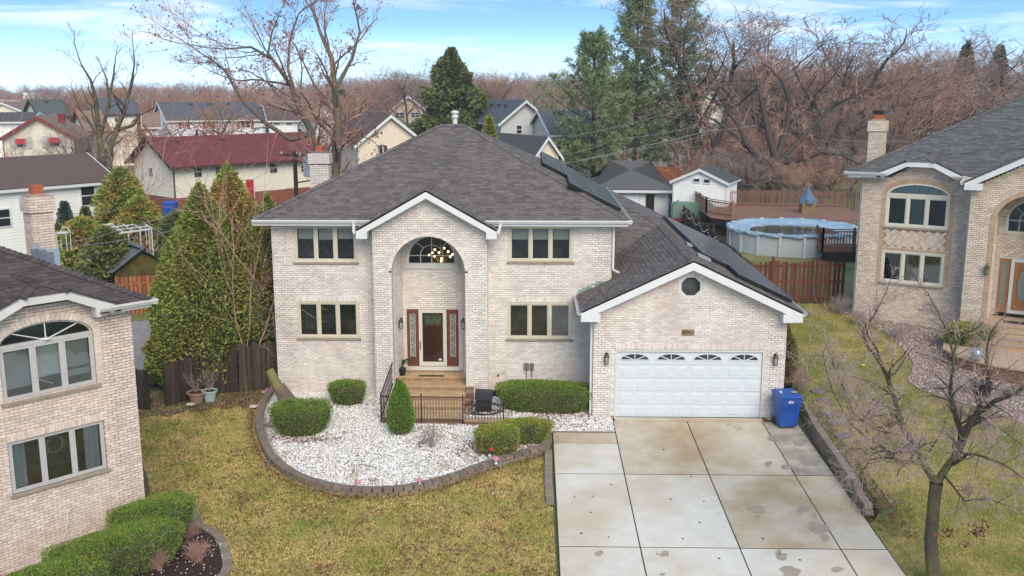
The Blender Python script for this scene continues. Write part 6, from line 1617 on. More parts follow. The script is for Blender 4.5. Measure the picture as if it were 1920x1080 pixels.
    for k in range(len(vents)):
        m = MB(); v_ = vents[k]
        if ridge == 'x': y_ = W/2 - .8; z_ = h + rise - .8*s_; m.box(v_*L_-.2, v_*L_+.2, y_-.2, y_+.2, z_, z_+.22)
        else: x_ = L_/2 - .8; z_ = h + rise - .8*s_; m.box(x_-.2, x_+.2, v_*W-.2, v_*W+.2, z_, z_+.22)
        m.build('roof_vent', brown_trim, e)
    return e, (X0, D, L_, h, base)
bhouse('low white sided house with brown shingle roof behind the left neighbour chimney', -90, 205, 57.3, 362, 36, 6.6, 1.5, sid_white, rf_brown, base=.4, wins=(('f',148,180,348,385),('f',-10,22,392,425)), board=.19, oh=.35)
p = at(117, 330, 68); m = MB(); m.box(-.35,.35,-.35,.35,-.6,1.0); m.box(-.4,.4,-.4,.4,1.0,1.1); tag(m.build('chimney', mat('pink_chimney', (.42,.20,.16), (.36,.17,.14), 6)), 'pinkish square chimney on the brown roof at the far left', 'chimney').location = p
e_, info = bhouse('cream stucco house with maroon roof, red door and brick base', 310, 600, 83, 313, 42, 7.0, 2.0, stucco, rf_red, brown_trim, base=.4, band=(brick_far, 1.25),
    wins=(('f',362,380,312,333),('f',402,421,311,327),('f',504,521,304,325),('f',563,579,309,323),('f',503,519,361,380),('l',279,288,313,333,'v')), door=(460,476,337,372,red_paint), vents=(.12,.42), oh=.6)
bhouse('cream gable house with red awnings, red trim and tan roof', -15, 143, 93, 262, 72, 11, 1.9, stucco, rf_tan, red_trim, ridge='y', base=.6, band=(brick_org, 1.5), wins=(('f',29,50,259,277,'ha'),('f',91,113,257,275,'ha')), vents=(.2,.35,.5,.65), chim=((.75,.4,.6,.0,red_trim),), oh=.5)
bhouse('cream house with grey green roof beyond the red awning house', 62, 134, 128, 218, 50, 8, 1.9, stucco, rf_green, brown_trim, base=.8, wins=(('f',74,87,220,229,'hd'),('f',110,120,220,228,'hd')), vents=(.5,))
bhouse('small tan roofed garage at the far left edge', -40, 45, 150, 207, 82, 9, 1.0, stucco, rf_tan, white_trim, ridge='y', base=.8, wins=(('f',15,27,215,222),))
bhouse('long dark roofed wing at the left edge', -30, 60, 108, 228, 80, 6, .8, sid_white, rf_dk, white_trim, base=.8)
bhouse('tan and brown house behind the forked bare tree', 150, 205, 105, 246, 55, 8, 1.9, stucco, rf_tan, red_trim, base=.8, wins=(('f',170,185,252,266,'v'),))
bhouse('cream house with pale grey roof behind the forked bare tree top', 186, 262, 135, 214, 60, 9, 1.9, stucco, rf_grey, brown_trim, base=.8, wins=(('f',214,228,220,230,'v'),))
fc = tag(empty('store_building', at(52, 205, 265)), 'long flat roofed brown commercial building on the far left horizon', 'building')
m = MB(); m.box(-9,9,0,20,-6,2.0); m.build('wall', brick_org, fc); m = MB(); m.box(-9.2,9.2,-.2,20,2.0,2.5); m.build('parapet', off_trim, fc); m = MB(); m.box(-3,0,4,8,2.5,4.4); m.box(3,5,4,7,2.5,3.2); m.build('roof_unit', sid_white, fc)
bhouse('pale blue two storey house with grey roof and brown shutters', 306, 500, 118, 226, 60, 9, 1.9, sid_blue, rf_grey, white_trim, base=.8, wins=(('f',340,350,229,241,'vs'),('f',386,398,229,240,'vs'),('f',450,470,227,240,'vs'),('l',280,285,228,240,'h')), board=.22, vents=(.3,.5,.7))
bhouse('white house with tan roof behind the large leaning tree', 500, 560, 140, 219, 75, 9, 1.4, sid_white, rf_tan, white_trim, base=.8, wins=(('f',512,520,226,236),('f',540,548,226,236)))
bhouse('white gabled house seen between the two trunks of the large tree', 588, 640, 130, 220, 65, 9, 1.7, sid_white, rf_tan, white_trim, ridge='y', base=.8, wins=(('f',604,614,222,236),))
bhouse('beige gabled house with brown roof left of the main house ridge', 668, 792, 88, 272, 68, 11, 2.3, sid_beige, rf_brown, white_trim, ridge='y', base=.4, wins=(('f',709,727,271,293,'v'),('l',646,651,275,292)), board=.15, oh=.45)
bhouse('beige two storey house with white corner trim and front gable', 730, 797, 128, 208, 62, 11, 1.7, sid_beige, rf_dk, white_trim, ridge='y', base=.6, wins=(('f',740,758,210,222,'hv'),('f',770,786,210,221,'hv'),('l',688,694,210,222)), board=.2, vents=(.1,.3,.6,.85), oh=.35)
bhouse('grey two storey house with dark roof and white rake trim behind the ridge', 940, 1026, 97, 232, 68, 14, 1.9, sid_grey, rf_grey, white_trim, ridge='y', base=.4, wins=(('f',967,979,234,252),('f',998,1009,233,252)), board=.15, vents=(.2,.35,.5,.65,.8), oh=.5)
bhouse('sage green sided wing with white triple window', 1036, 1118, 92, 252, 75, 8, 1.9, sid_sage, rf_grey, white_trim, base=.4, wins=(('f',1042,1069,262,284,'hv'),('f',1071,1087,270,284,'h')), board=.15, vents=(.3,), oh=.4)
bhouse('small beige gable with white rake and dark roof behind the solar panels', 1003, 1046, 80, 297, 60, 8, 1.35, sid_beige, rf_dk, white_trim, ridge='y', base=.4, oh=.35, name='garden_garage', cat='garage')
bhouse('red roofed house far behind the ridge', 905, 950, 185, 200, 75, 8, 1.8, sid_white, rf_red, white_trim, base=.8)
bhouse('beige gabled house far behind the ridge', 932, 980, 165, 205, 75, 9, 2.0, sid_beige, rf_brown, white_trim, ridge='y', base=.8)
bhouse('white house with dark roof and blue chimney far behind the ridge', 985, 1058, 150, 205, 72, 9, 1.7, sid_white, rf_dk, white_trim, base=.8, wins=(('f',1030,1042,210,222,'v'),), chim=((.35,.1,1.2,-1.2,sid_blue),))
bhouse('long white flat building on the horizon', 948, 1022, 230, 184, 85, 9, .4, sid_white, rf_grey, white_trim, base=1)
bhouse('brown sided house half hidden behind the pines', 1180, 1250, 105, 232, 80, 9, 1.8, sid_beige, rf_tan, white_trim, base=.8, wins=(('f',1226,1242,238,252,'hv'),))
bhouse('white house glimpsed between pines and reddish tree', 1308, 1352, 115, 214, 80, 10, 2.2, sid_white, rf_tan, white_trim, ridge='y', base=.8, wins=(('f',1318,1330,222,234),))
bhouse('low dark red house glimpsed behind the bare trees at the right', 1650, 1745, 112, 247, 92, 9, 1.6, brick_far, rf_dk, white_trim, base=1.4, wins=(('f',1690,1700,250,256),))
bhouse('white house glimpsed under the bare tree right of the chimney', 1592, 1640, 125, 235, 95, 9, 1.6, sid_white, rf_grey, white_trim, base=1.4)
for lab_, a_ in (
 ('small white house far beyond the pale blue house', (392, 425, 190, 196, 80, 9, 1.6, sid_white, rf_grey)),
 ('far cream house just left of the leaning tree trunks', (470, 505, 205, 192, 85, 9, 1.6, stucco, rf_tan)),
 ('far white house above the maroon roof centre', (430, 462, 170, 200, 75, 9, 1.6, sid_white, rf_brown)),
 ('far pale house right of the forked bare tree', (268, 300, 185, 196, 80, 9, 1.7, sid_beige, rf_dk)),
 ('far grey roofed white house between forked tree and orange tree', (240, 262, 215, 188, 80, 9, 1.5, sid_white, rf_grey)),
 ('tiny white house at the far left tree line', (118, 150, 225, 190, 80, 9, 1.6, sid_white, rf_tan)),
 ('far white house between the large tree and the beige two storey house', (655, 684, 165, 205, 75, 9, 1.7, sid_white, rf_dk)),
 ('distant white house left of the round evergreen', (795, 818, 190, 196, 85, 9, 1.6, sid_white, rf_grey)),
 ('far cream house just right of the round evergreen', (880, 905, 200, 196, 80, 9, 1.6, stucco, rf_brown)),
 ('pale low house in front of the far wood left of the leaning tree', (540, 585, 180, 200, 80, 9, 1.6, sid_white, rf_grey)),
 ('white garage below the pale blue house side', (262, 300, 108, 238, 70, 6, 1.3, sid_white, rf_tan)),
 ('long white house filling the gap right of the pale blue house', (500, 560, 122, 226, 70, 8, 1.6, sid_white, rf_brown))):
    bhouse(lab_, a_[0], a_[1], a_[2], a_[3], a_[4], a_[5], a_[6], a_[7], a_[8], white_trim, base=.8, wins=(('f', a_[0] + (a_[1]-a_[0])*.2, a_[0] + (a_[1]-a_[0])*.42, a_[3] + 2, a_[3] + 9),('f', a_[0] + (a_[1]-a_[0])*.6, a_[0] + (a_[1]-a_[0])*.8, a_[3] + 2, a_[3] + 9)))
# white garage and shed
bhouse('white sided hip roofed garage with grid window behind the solar panels', 1122, 1256, 72, 354, 92, 8.2, 1.55, sid_white, shingle_r, white_trim, base=.9, wins=(('f',1211,1226,364,402,'gvd'),), board=.18, hip=True, oh=.55, name='detached_garage', cat='garage', door=(1149,1197,365,410,sid_blue))
bhouse('pinkish white gabled shed with two small high windows', 1268, 1364, 67.5, 340, 113, 3.4, .80, sid_white, rf_dk, white_trim, ridge='y', base=1.2, wins=(('f',1299,1314,333,343,'n'),('f',1318,1333,334,345,'n')), board=.17, oh=.22, name='garden_shed', cat='shed', fas=.10)
# ladder leaning on the garage roof
ld = tag(empty('ladder', at(1211, 327, 78)), 'pale wooden ladder standing up behind the white garage roof', 'ladder')
for x in (-.2, .2): m = MB(); m.beam((x-.25, 0, -1.2), (x+.35, .3, .75), .09, .05); m.build('rail', off_trim, ld)
for k in range(7): m = MB(); t = k/6; m.beam((-.2-.25+.6*t, .3*t, -1.2+1.95*t), (.2-.25+.6*t, .3*t, -1.2+1.95*t), .05); m.build('rung', off_trim, ld)
# kit things in that yard
og = tag(MB().box(-2.6,2.6,0,.1,-1.2,.55).build('wooden_screen', wood_or), 'orange brown board screen behind the garage and ladder', 'fence'); og.location = at(1222, 325, 82)
bt = tag(empty('play_tower', at(1160, 330, 84)), 'blue and green covered play equipment behind the garage', 'playground')
m = MB(); m.lathe([(.3,-.4),(.9,-.3),(1.0,0),(.7,.3),(.2,.4)], 0, 0, 10); m.build('cover', mat('bright_blue_plastic', (.03,.09,.30), rough=.5), bt)
m = MB(); m.lathe([(.2,-.2),(.4,0),(.2,.25)], -.9, 0, 8); m.build('slide', mat('green_plastic', (.05,.22,.07), rough=.5), bt)
m = MB()
for x in (-1.3, 1.2): m.box(x-.06, x+.06, -.1, .1, -2.2, .6)
m.build('post', wood_or, bt)
tb = tag(empty('utility_box', ground_at(1302, 398)), 'low green rounded utility box beside the shed', 'utility box'); tb.location = at(1302, 395, 64.5)
m = MB(); m.prism([(-1.4,0,-.5),(1.4,0,-.5),(1.4,0,.2),(1.1,0,.5),(-1.2,0,.5),(-1.4,0,.3)], (0,1.0,0)); m.build('cabinet', mat('dull_green_paint', (.15,.22,.17), rough=.5), tb)
m = MB(); m.box(-1.5,1.5,-.1,1.1,-.75,-.5); m.build('plinth', red_trim, tb)
# utility pole with transformer, wires
po = at(556, 372, 60); pole = tag(empty('utility_pole', (po.x, 60, 0)), 'weathered wooden utility pole with a grey transformer left of the brick chimney', 'utility pole')
zt = at(556, 284, 60).z; m = MB(); m.lathe([(.16,0),(.12,zt)], 0, 0, 8); m.build('pole', wood_dk, pole)
m = MB(); m.lathe([(.05,-.05),(.32,0),(.34,.05),(.34,1.15),(.28,1.22),(.05,1.25)], .85, -.1, 12, z0=zt-1.5); m.build('transformer', mat('transformer_grey', (.50,.53,.54), rough=.4), pole, smooth=False)
m = MB(); m.beam((-.9,0,zt-.2),(1.2,0,zt-.25),.09,.11); m.beam((0,0,zt-1.9),(.9,0,zt-1.75),.08); m.build('crossarm', wood_dk, pole, 'stuff')
m = MB()
for x in (-.8,.1,.7,1.1): m.lathe([(.03,0),(.07,.05),(.03,.1),(.07,.14),(.02,.2)], x, 0, 6, z0=zt-.2)
m.lathe([(.06,0),(.1,.1),(.05,.3)], .35, -.1, 6, z0=zt-.3); m.build('insulator', off_trim, pole)
def wire(label, pts, sag=.4, r=.014, m=None):
    mb = MB(); P = []
    for a, b in zip(pts, pts[1:]):
        a, b = Vector(a), Vector(b)
        for k in range(12): t = k/12; P.append(a + (b-a)*t + Vector((0,0,-sag*4*t*(1-t))))
    P.append(Vector(pts[-1])); mb.tube(P, r, 4); return tag(mb.build('overhead_cable', m or MAT['cable_grey']), label, 'cable', 'overhead cables')
mat('cable_grey', (.22,.22,.22)); pt = Vector((po.x, 60, zt))
wire('upper cable rising from behind the ridge towards the pines', [at(1065, 258, 66), at(1290, 202, 74)], .1)
wire('second cable passing in front of the pines', [at(1062, 290, 62), at(1150, 262, 66), at(1300, 238, 72)], .1)
wire('brightest cable crossing in front of the pines to the right', [at(1090, 300, 60), at(1330, 245, 62), at(1420, 235, 62)], .05, .02)
wire('lowest cable crossing in front of the pines', [at(1050, 308, 60), at(1310, 258, 66)], .05)
wire('cable from the pole across the left yards', [pt + Vector((0,0,-.3)), at(110, 460, 45)], .6)
wire('lower cable from the house corner across the left yards', [at(470, 395, 37), at(110, 465, 40), at(-20, 480, 40)], .2)
wire('thin cable above the bare shrub on the left', [at(556, 350, 60), at(300, 372, 60), at(120, 400, 60)], .3)
wire('service cable above the right house roof', [at(1560, 262, 70), at(1790, 262, 70)], .15)
# white pergola frame
pg_ = tag(empty('gazebo_frame', (at(225, 470, 55).x, 55, .4)), 'bare white metal gazebo frame without cover on the left lawn', 'gazebo')
wm = MB(); corners = [at(172, 424, 56), at(262, 417, 58.5), at(284, 427, 55), at(195, 440, 52.5)]
def rel(p, z=None): return Vector((p.x - pg_.location.x, p.y - pg_.location.y, (p.z if z is None else z) - .4))
cz = sum(c.z for c in corners)/4
for k in range(4):
    a, b = rel(corners[k], cz), rel(corners[(k+1)%4], cz); m = MB(); m.beam(a, b, .09); m.build('beam', white_trim, pg_)
    for t in (0, .25, .5, .75):
        q = a + (b-a)*t; m = MB(); m.beam(q, (q.x, q.y, 0), .055); m.build('post', white_trim, pg_)
a, b, c, d = [rel(x, cz) for x in corners]
for t in (.2,.4,.6,.8): m = MB(); m.beam(a+(b-a)*t, d+(c-d)*t, .06); m.build('rafter', white_trim, pg_)
for t in (.33,.66): m = MB(); m.beam(a+(d-a)*t, b+(c-b)*t, .06); m.build('rafter', white_trim, pg_)
# small dark shed with shingle roof on the left
sh_c = at(268, 520, 47.5); shd = tag(empty('garden_shed', (sh_c.x, 47.5, .2), R(40)), 'small weathered dark wooden shed with checkered shingle roof on the left lawn', 'shed')
zr = at(262, 464, 48).z - .2; ze2 = at(300, 500, 47).z - .2
m = MB(); m.prism([(-1.3,0,-.2),(1.3,0,-.2),(1.3,0,ze2-.1),(0,0,zr-.15),(-1.3,0,ze2-.1)], (0,1.9,0)); m.build('wall', mat('mossy_wood', (.085,.065,.03), (.06,.04,.02), 3, .9, .1, c3=(.10,.09,.02), scale3=2, thr3=.5), shd)
m = MB(); roof_deck(m, [(-1.5,-.2,ze2-.2),(-1.5,2.1,ze2-.2),(0,2.1,zr),(0,-.2,zr)], .06); roof_deck(m, [(1.5,-.2,ze2-.2),(1.5,2.1,ze2-.2),(0,2.1,zr),(0,-.2,zr)], .06); m.build('roof', under_m, shd)
pcs = Pieces('shingle', 'shingles', shd, mat('slate_grey_shingle', (.15,.155,.17), (.12,.125,.14), 9, .9, .15, rnd=.12), Matrix.Translation((sh_c.x,47.5,.2)) @ Matrix.Rotation(R(40),4,'Z'))
shingle_slope(pcs, [(1.5,-.2,ze2-.2),(1.5,2.1,ze2-.2),(0,2.1,zr),(0,-.2,zr)], expo=.2, widths=(.38,)); shingle_slope(pcs, [(-1.5,2.1,ze2-.2),(-1.5,-.2,ze2-.2),(0,-.2,zr),(0,2.1,zr)], expo=.2, widths=(.38,)); pcs.emit(200)
# garden furniture by the left chimney
fs_ = tag(empty('patio_chair', at(124, 452, 44)), 'white metal garden chair beside the left house chimney', 'chair')
m = MB(); m.tube([Vector((.20*math.cos(t), 0, .42 + .22*math.sin(t))) for t in np.linspace(-.3, 3.44, 12)], .02, 5); m.build('backrest', off_trim, fs_)
m = MB(); m.box(-.25,.25,-.45,0,.40,.44); m.build('seat', off_trim, fs_)
for x in (-.22,.22):
    for y in (-.42,-.02): m = MB(); m.beam((x,y,-.4),(x,y,.4),.03); m.build('leg', off_trim, fs_)
def wheelie(name_l, loc, rz, col, s=1.0, kind=0):
    e = tag(empty('wheelie_bin', loc, rz), name_l, 'bin'); 
    m = MB(); w0, w1, d0, d1, h = .27, .33, .27, .36, .98
    vs = [(-w0,-d0,.06),(w0,-d0,.06),(w0,d0*.8,.12),(-w0,d0*.8,.12),(-w0*1.06,-d0*1.06,.5),(w0*1.06,-d0*1.06,.5),(w0*1.06,d0,.5),(-w0*1.06,d0,.5),(-w1*.97,-d1*.93,.72),(w1*.97,-d1*.93,.72),(w1*.97,d1*.9,.72),(-w1*.97,d1*.9,.72),(-w1,-d1,.78),(w1,-d1,.78),(w1,d1,.78),(-w1,d1,.78),(-w1,-d1,h),(w1,-d1,h),(w1,d1,h),(-w1,d1,h)]
    fs = [(0,3,2,1)]; 
    for k in range(4):
        for i in range(4): j = (i+1)%4; fs.append((k*4+i, k*4+j, k*4+4+j, k*4+4+i))
    m.add([tuple(c*s for c in v) for v in vs], fs); body = m.build('body', col, e, bevel=.02)
    m = MB(); 
    vs = [(-w1-.02,-d1-.04,h),(w1+.02,-d1-.04,h),(w1+.02,d1+.02,h),(-w1-.02,d1+.02,h),(-w1-.02,-d1-.04,h+.03),(w1+.02,-d1-.04,h+.03),(w1+.02,d1+.02,h+.05),(-w1-.02,d1+.02,h+.05),(-w1+.05,-d1+.05,h+.06),(w1-.05,-d1+.05,h+.06),(w1-.05,d1-.06,h+.10),(-w1+.05,d1-.06,h+.10)]
    m.add([tuple(c*s for c in v) for v in vs], [(0,3,2,1),(0,1,5,4),(1,2,6,5),(2,3,7,6),(3,0,4,7),(4,5,9,8),(5,6,10,9),(6,7,11,10),(7,4,8,11),(8,9,10,11)]); m.build('lid', col, e, bevel=.012)
    for x in (-w0-.03, w0+.0):
        m = MB(); n = 16; vs = []
        for xx in (x, x+.05):
            for k in range(n): a = 2*math.pi*k/n; vs.append((xx*s, (d0*.85 + .12*math.cos(a))*s, (.12 + .12*math.sin(a))*s))
        m.add(vs, [tuple(range(n))[::-1], tuple(range(n,2*n))] + [(k,(k+1)%n,n+(k+1)%n,n+k) for k in range(n)]); m.build('wheel', black_iron, e)
    m = MB(); m.tube([(-.25*s, (d1+.06)*s, .93*s), (.25*s, (d1+.06)*s, .93*s)], .018*s, 6); m.build('handle', col, e)
    return e
blue_pl = mat('blue_bin_plastic', (.018,.075,.33), (.015,.062,.27), 3, .42, .4)
gb_ = ground_at(1478, 803); bn_ = wheelie('blue wheeled recycling bin beside the garage pier at the driveway edge', (8.20, 30.62, sl(30.62) + .05), R(188), blue_pl, 1.08)
bn_.rotation_euler = (0, 0, R(8))
m = MB(); m.tube([Vector((.085*math.cos(t) - .02, -.345, .78*1.08 + .028*math.sin(t) + .0)) for t in np.linspace(.6, 6.6, 20)], .008, 4); m.tube([Vector((.06*math.cos(t)-.02, -.345, .78*1.08 - .005 + .015*math.sin(t))) for t in np.linspace(1.5, 5.9, 14)], .006, 4); m.box(-.11,.08,-.349,-.343,.79,.797)
for v in range(len(m.v)): m.v[v] = (m.v[v][0], m.v[v][1] - .062, m.v[v][2] + .09)
m.build('emblem', white_trim, bn_)
m = MB(); m.box(.10,.28,-.15,-.06,1.165,1.172); m.build('sticker', mat('yellow_sticker', (.55,.50,.12)), bn_)
m = MB(); m.prism([(-.28,-.12,1.152),(-.22,-.15,1.150),(-.17,.05,1.17),(-.22,.08,1.17)], (0,0,.006)); m.build('lid_label', white_trim, bn_)
wheelie('blue bin by the brick base of the maroon roofed house', at(321, 412, 80), 0, mat('bright_blue_bin', (.02,.10,.42), rough=.5), 1.4)
# street light behind left
sl2 = tag(empty('lamp_post', at(211, 325, 88)), 'small lit lamp post by the tan driveway on the left', 'lamp'); m = MB(); m.lathe([(.06,-1),(.05,1.0)], 0,0,6); m.build('pole', brown_trim, sl2); m = MB(); m.lathe([(.08,1.0),(.16,1.15),(.1,1.4)],0,0,6); m.build('lamp_glass', emis('lamp_glow', (1,.8,.5), 1.2), sl2)
sheet('concrete_drive', [tuple(ground_at(*q))[:2] for q in ((196,330),(232,330),(262,262),(232,262))], .03, mat('tan_drive', (.45,.36,.26), (.40,.32,.23), 2), 20)
sheet('lawn', [(-26,36),(-15.5,45),(-20,60),(-36,60)], .015, mat('backyard_grass', (.17,.19,.045), (.12,.13,.035), 3), 4)
sheet('lawn', [(10,43.3),(22,42),(26,73),(10.2,73)], .02, mat('straw_lawn', (.32,.24,.11), (.20,.20,.055), 1.2, c3=(.12,.16,.03), scale3=.4, thr3=.55), 3)
sheet('lawn', [(20,75),(45,70),(70,130),(25,130)], .02, mat('far_green_lawn', (.15,.19,.05), (.19,.20,.07), .8), 20)
# fire hydrant coloured barrel and parked vehicles under the trees
rb = tag(MB().lathe([(.45,0),(.5,.6),(.42,1.2),(.1,1.35)], 0,0,10).build('red_barrel', red_paint), 'small red barrel on the pale path behind the shed', 'barrel'); rb.location = at(1326, 279, 95)
# gravel-tan far path
sheet('path', [tuple(ground_at(*q))[:2] for q in ((1300,283),(1370,290),(1360,279),(1310,276))], .05, concrete, 20)
# ================================================================ TREES
bark_g = mat('mossy_bark', (.105,.088,.07), (.066,.055,.046), 9, .95, .1, c3=(.13,.14,.04), scale3=1.3, thr3=.57, bump=.8, bscale=25)
bark_b = mat('brown_bark', (.18,.135,.11), (.12,.092,.076), 9, .95, .1, bump=.8, bscale=25, c3=(.13,.125,.075), scale3=.9, thr3=.6)
bark_d = mat('dark_bark', (.095,.078,.066), (.065,.053,.046), 9, .95, .1, bump=.8, bscale=25)
twig_p = mat('pinkish_twig', (.48,.36,.32), (.34,.24,.22), 3, .9, .1, rnd=.3)
twig_b = mat('brown_twig', (.36,.245,.195), (.26,.175,.14), 3, .9, .1, rnd=.3)
twig_r = mat('reddish_twig', (.56,.33,.25), (.41,.24,.185), 3, .9, .1, rnd=.3)
twig_o = mat('orange_twig', (.52,.25,.135), (.38,.18,.105), 3, .9, .1, rnd=.3)
twig_g = mat('grey_twig', (.42,.33,.295), (.31,.24,.215), 3, .9, .1, rnd=.3)
def seg_obj(name, S, n, m, parent=None, kind=None):
    S = np.asarray(S, float); P0, P1, r0, r1 = S[:, :3], S[:, 3:6], S[:, 6], S[:, 7]
    d = P1 - P0; L_ = np.linalg.norm(d, axis=1, keepdims=True) + 1e-9; d = d / L_
    up = np.where(np.abs(d[:, 2:3]) < .9, np.array([[0, 0, 1.]]), np.array([[1., 0, 0]]))
    a = np.cross(d, up); a /= np.linalg.norm(a, axis=1, keepdims=True); b = np.cross(a, d)
    t = np.arange(n) * 2 * np.pi / n; ring = a[:, None] * np.cos(t)[None, :, None] + b[:, None] * np.sin(t)[None, :, None]
    V = np.concatenate([P0[:, None] + ring * r0[:, None, None], P1[:, None] + ring * r1[:, None, None]], 1).reshape(-1, 3)
    j = np.arange(n); k = (j + 1) % n; f = np.stack([j, k, k + n, j + n], 1)
    F = (f[None] + (np.arange(len(S)) * 2 * n)[:, None, None]).reshape(-1, 4)
    return np_mesh(name, V, F, m, parent, kind, smooth=True)
def rot_about(v, ax, a):
    return v * math.cos(a) + ax.cross(v) * math.sin(a) + ax * ax.dot(v) * (1 - math.cos(a))
def grow(out, p, d, L_, r, lvl, cfg, rg, tips=None):
    """adds segments (level tagged) of a branch and everything it bears"""
    n = cfg['seg'][min(lvl, len(cfg['seg']) - 1)]; sl_ = L_ / n; pts = [p]; ds = [d]; rad = [r]
    end = r * cfg.get('taper', .45)
    for i in range(n):
        w = cfg['wob'] * (1 + .25 * lvl)
        d = (d + Vector((rg.gauss(0, w), rg.gauss(0, w), rg.gauss(0, w) + cfg['up'] * (1 if lvl < 3 else cfg.get('uptwig', 1))))).normalized()
        p = p + d * sl_; pts.append(p); ds.append(d); rad.append(lerp(r, end, (i + 1) / n))
    for i in range(n): out.append((lvl, *pts[i], *pts[i + 1], rad[i], rad[i + 1]))
    if lvl >= cfg['max']:
        if tips is not None: tips.append(pts[-1])
        return
    nc = cfg['kids'][min(lvl, len(cfg['kids']) - 1)]; t0 = cfg.get('t0', .3)
    for k in range(nc):
        t = t0 + (1 - t0) * (k + rg.random()) / nc; i = min(n - 1, int(t * n)); f = t * n - i; q = pts[i].lerp(pts[i + 1], f); dd = ds[i + 1]
        ax_ = dd.cross(Vector((rg.gauss(0, 1), rg.gauss(0, 1), rg.gauss(0, 1)))).normalized()
        a = R(rg.uniform(*cfg['ang'])); nd = rot_about(dd, ax_, a)
        grow(out, q, nd, L_ * rg.uniform(*cfg['lr']) * (1.1 - .45 * t), max(rad[i] * cfg['rr'], cfg['rmin']), lvl + 1, cfg, rg, tips)
def limb_path(pix, D, r0, r1, base=None, dj=0, rg=None, k=4):
    P = [at(px, py, (D[i] if isinstance(D, (list, tuple)) else D)) for i, (px, py) in enumerate(pix)]
    return P, [lerp(r0, r1, i / (len(P) - 1)) for i in range(len(P))]
def build_tree(label, out, base, bm_, tm, lv=2, cat='tree', name='bare_tree', group=None, local=False, nt=3):
    e = tag(empty(name, base), label, cat, group); b = np.array([s[1:] for s in out if s[0] <= lv]); t = np.array([s[1:] for s in out if s[0] > lv])
    off = np.array([*base, *base, 0, 0])
    if not local: b = b - off; t = t - off if len(t) else t
    seg_obj('trunk', b, 8, bm_, e)
    if len(t): seg_obj('crown', t, nt, tm, e)
    return e
def limbs(out, paths, cfg, rg, kids_per, lvl, tips=None, lenf=.45, ang=None, start=.15, fan=None):
    """hand placed limbs (world points) with random branches grown off them"""
    for P, rad in paths:
        for i in range(len(P) - 1):
            a, b = P[i], P[i + 1]; m = max(2, int((b - a).length / .4)); prev = a
            for j in range(1, m + 1):
                t = j / m; q = a.lerp(b, t) + (Vector((rg.gauss(0, .02), rg.gauss(0, .02), rg.gauss(0, .02))) * (.8 if rad[i] < .1 else .15) if j < m else Vector())
                out.append((0, *prev, *q, lerp(rad[i], rad[i+1], (j-1)/m), lerp(rad[i], rad[i+1], t))); prev = q
        tot = sum((P[i+1] - P[i]).length for i in range(len(P) - 1)); n = int(kids_per * tot)
        for k in range(n):
            s = tot * (start + (1 - start) * (k + rg.random()) / n); i = 0
            while i < len(P) - 2 and s > (P[i+1] - P[i]).length: s -= (P[i+1] - P[i]).length; i += 1
            L_ = (P[i+1] - P[i]).length; t = min(1, s / L_); q = P[i].lerp(P[i+1], t); dd = (P[i+1] - P[i]).normalized()
            ax_ = dd.cross(Vector((rg.gauss(0, 1), rg.gauss(0, 1), rg.gauss(0, 1)))).normalized()
            nd = rot_about(dd, ax_, R(rg.uniform(*(ang or cfg['ang'])))); r = max(lerp(rad[i], rad[i+1], t) * .42, cfg['rmin'] * 2)
            grow(out, q, nd, lenf * tot * rg.uniform(.35, .8), r, lvl, cfg, rg, tips)
        dd = (P[-1] - P[-2]).normalized(); grow(out, P[-1], dd, lenf * tot * .8, rad[-1], lvl, cfg, rg, tips)
def cards(name, P, m, s0, s1, parent=None, kind=None, asp=.5, droop=0, nrm=None, seed=1, org=None):
    r2 = np.random.default_rng(seed); P = np.asarray(P, float)
    if org is not None: P = P - np.array(org)
    n = len(P); a = r2.normal(size=(n, 3)); 
    if nrm is not None: a = a * .55 + nrm
    a[:, 2] += droop; a /= np.linalg.norm(a, axis=1, keepdims=True); b = np.cross(a, r2.normal(size=(n, 3))); b /= np.linalg.norm(b, axis=1, keepdims=True)
    s = r2.uniform(s0, s1, (n, 1)); tip = P + a * s; L1 = P + a * s * .45 + b * s * asp * .5; R1_ = P + a * s * .45 - b * s * asp * .5
    V = np.stack([P, L1, tip, R1_], 1).reshape(-1, 3)
    return np_mesh(name, V, np.arange(n * 4).reshape(-1, 4), m, parent, kind)
CFG = dict(seg=[6, 5, 4, 3, 2, 2], wob=.10, up=.05, max=4, kids=[7, 6, 5, 4, 3], ang=(25, 60), lr=(.5, .8), rr=.5, rmin=.004, taper=.35, t0=.25)
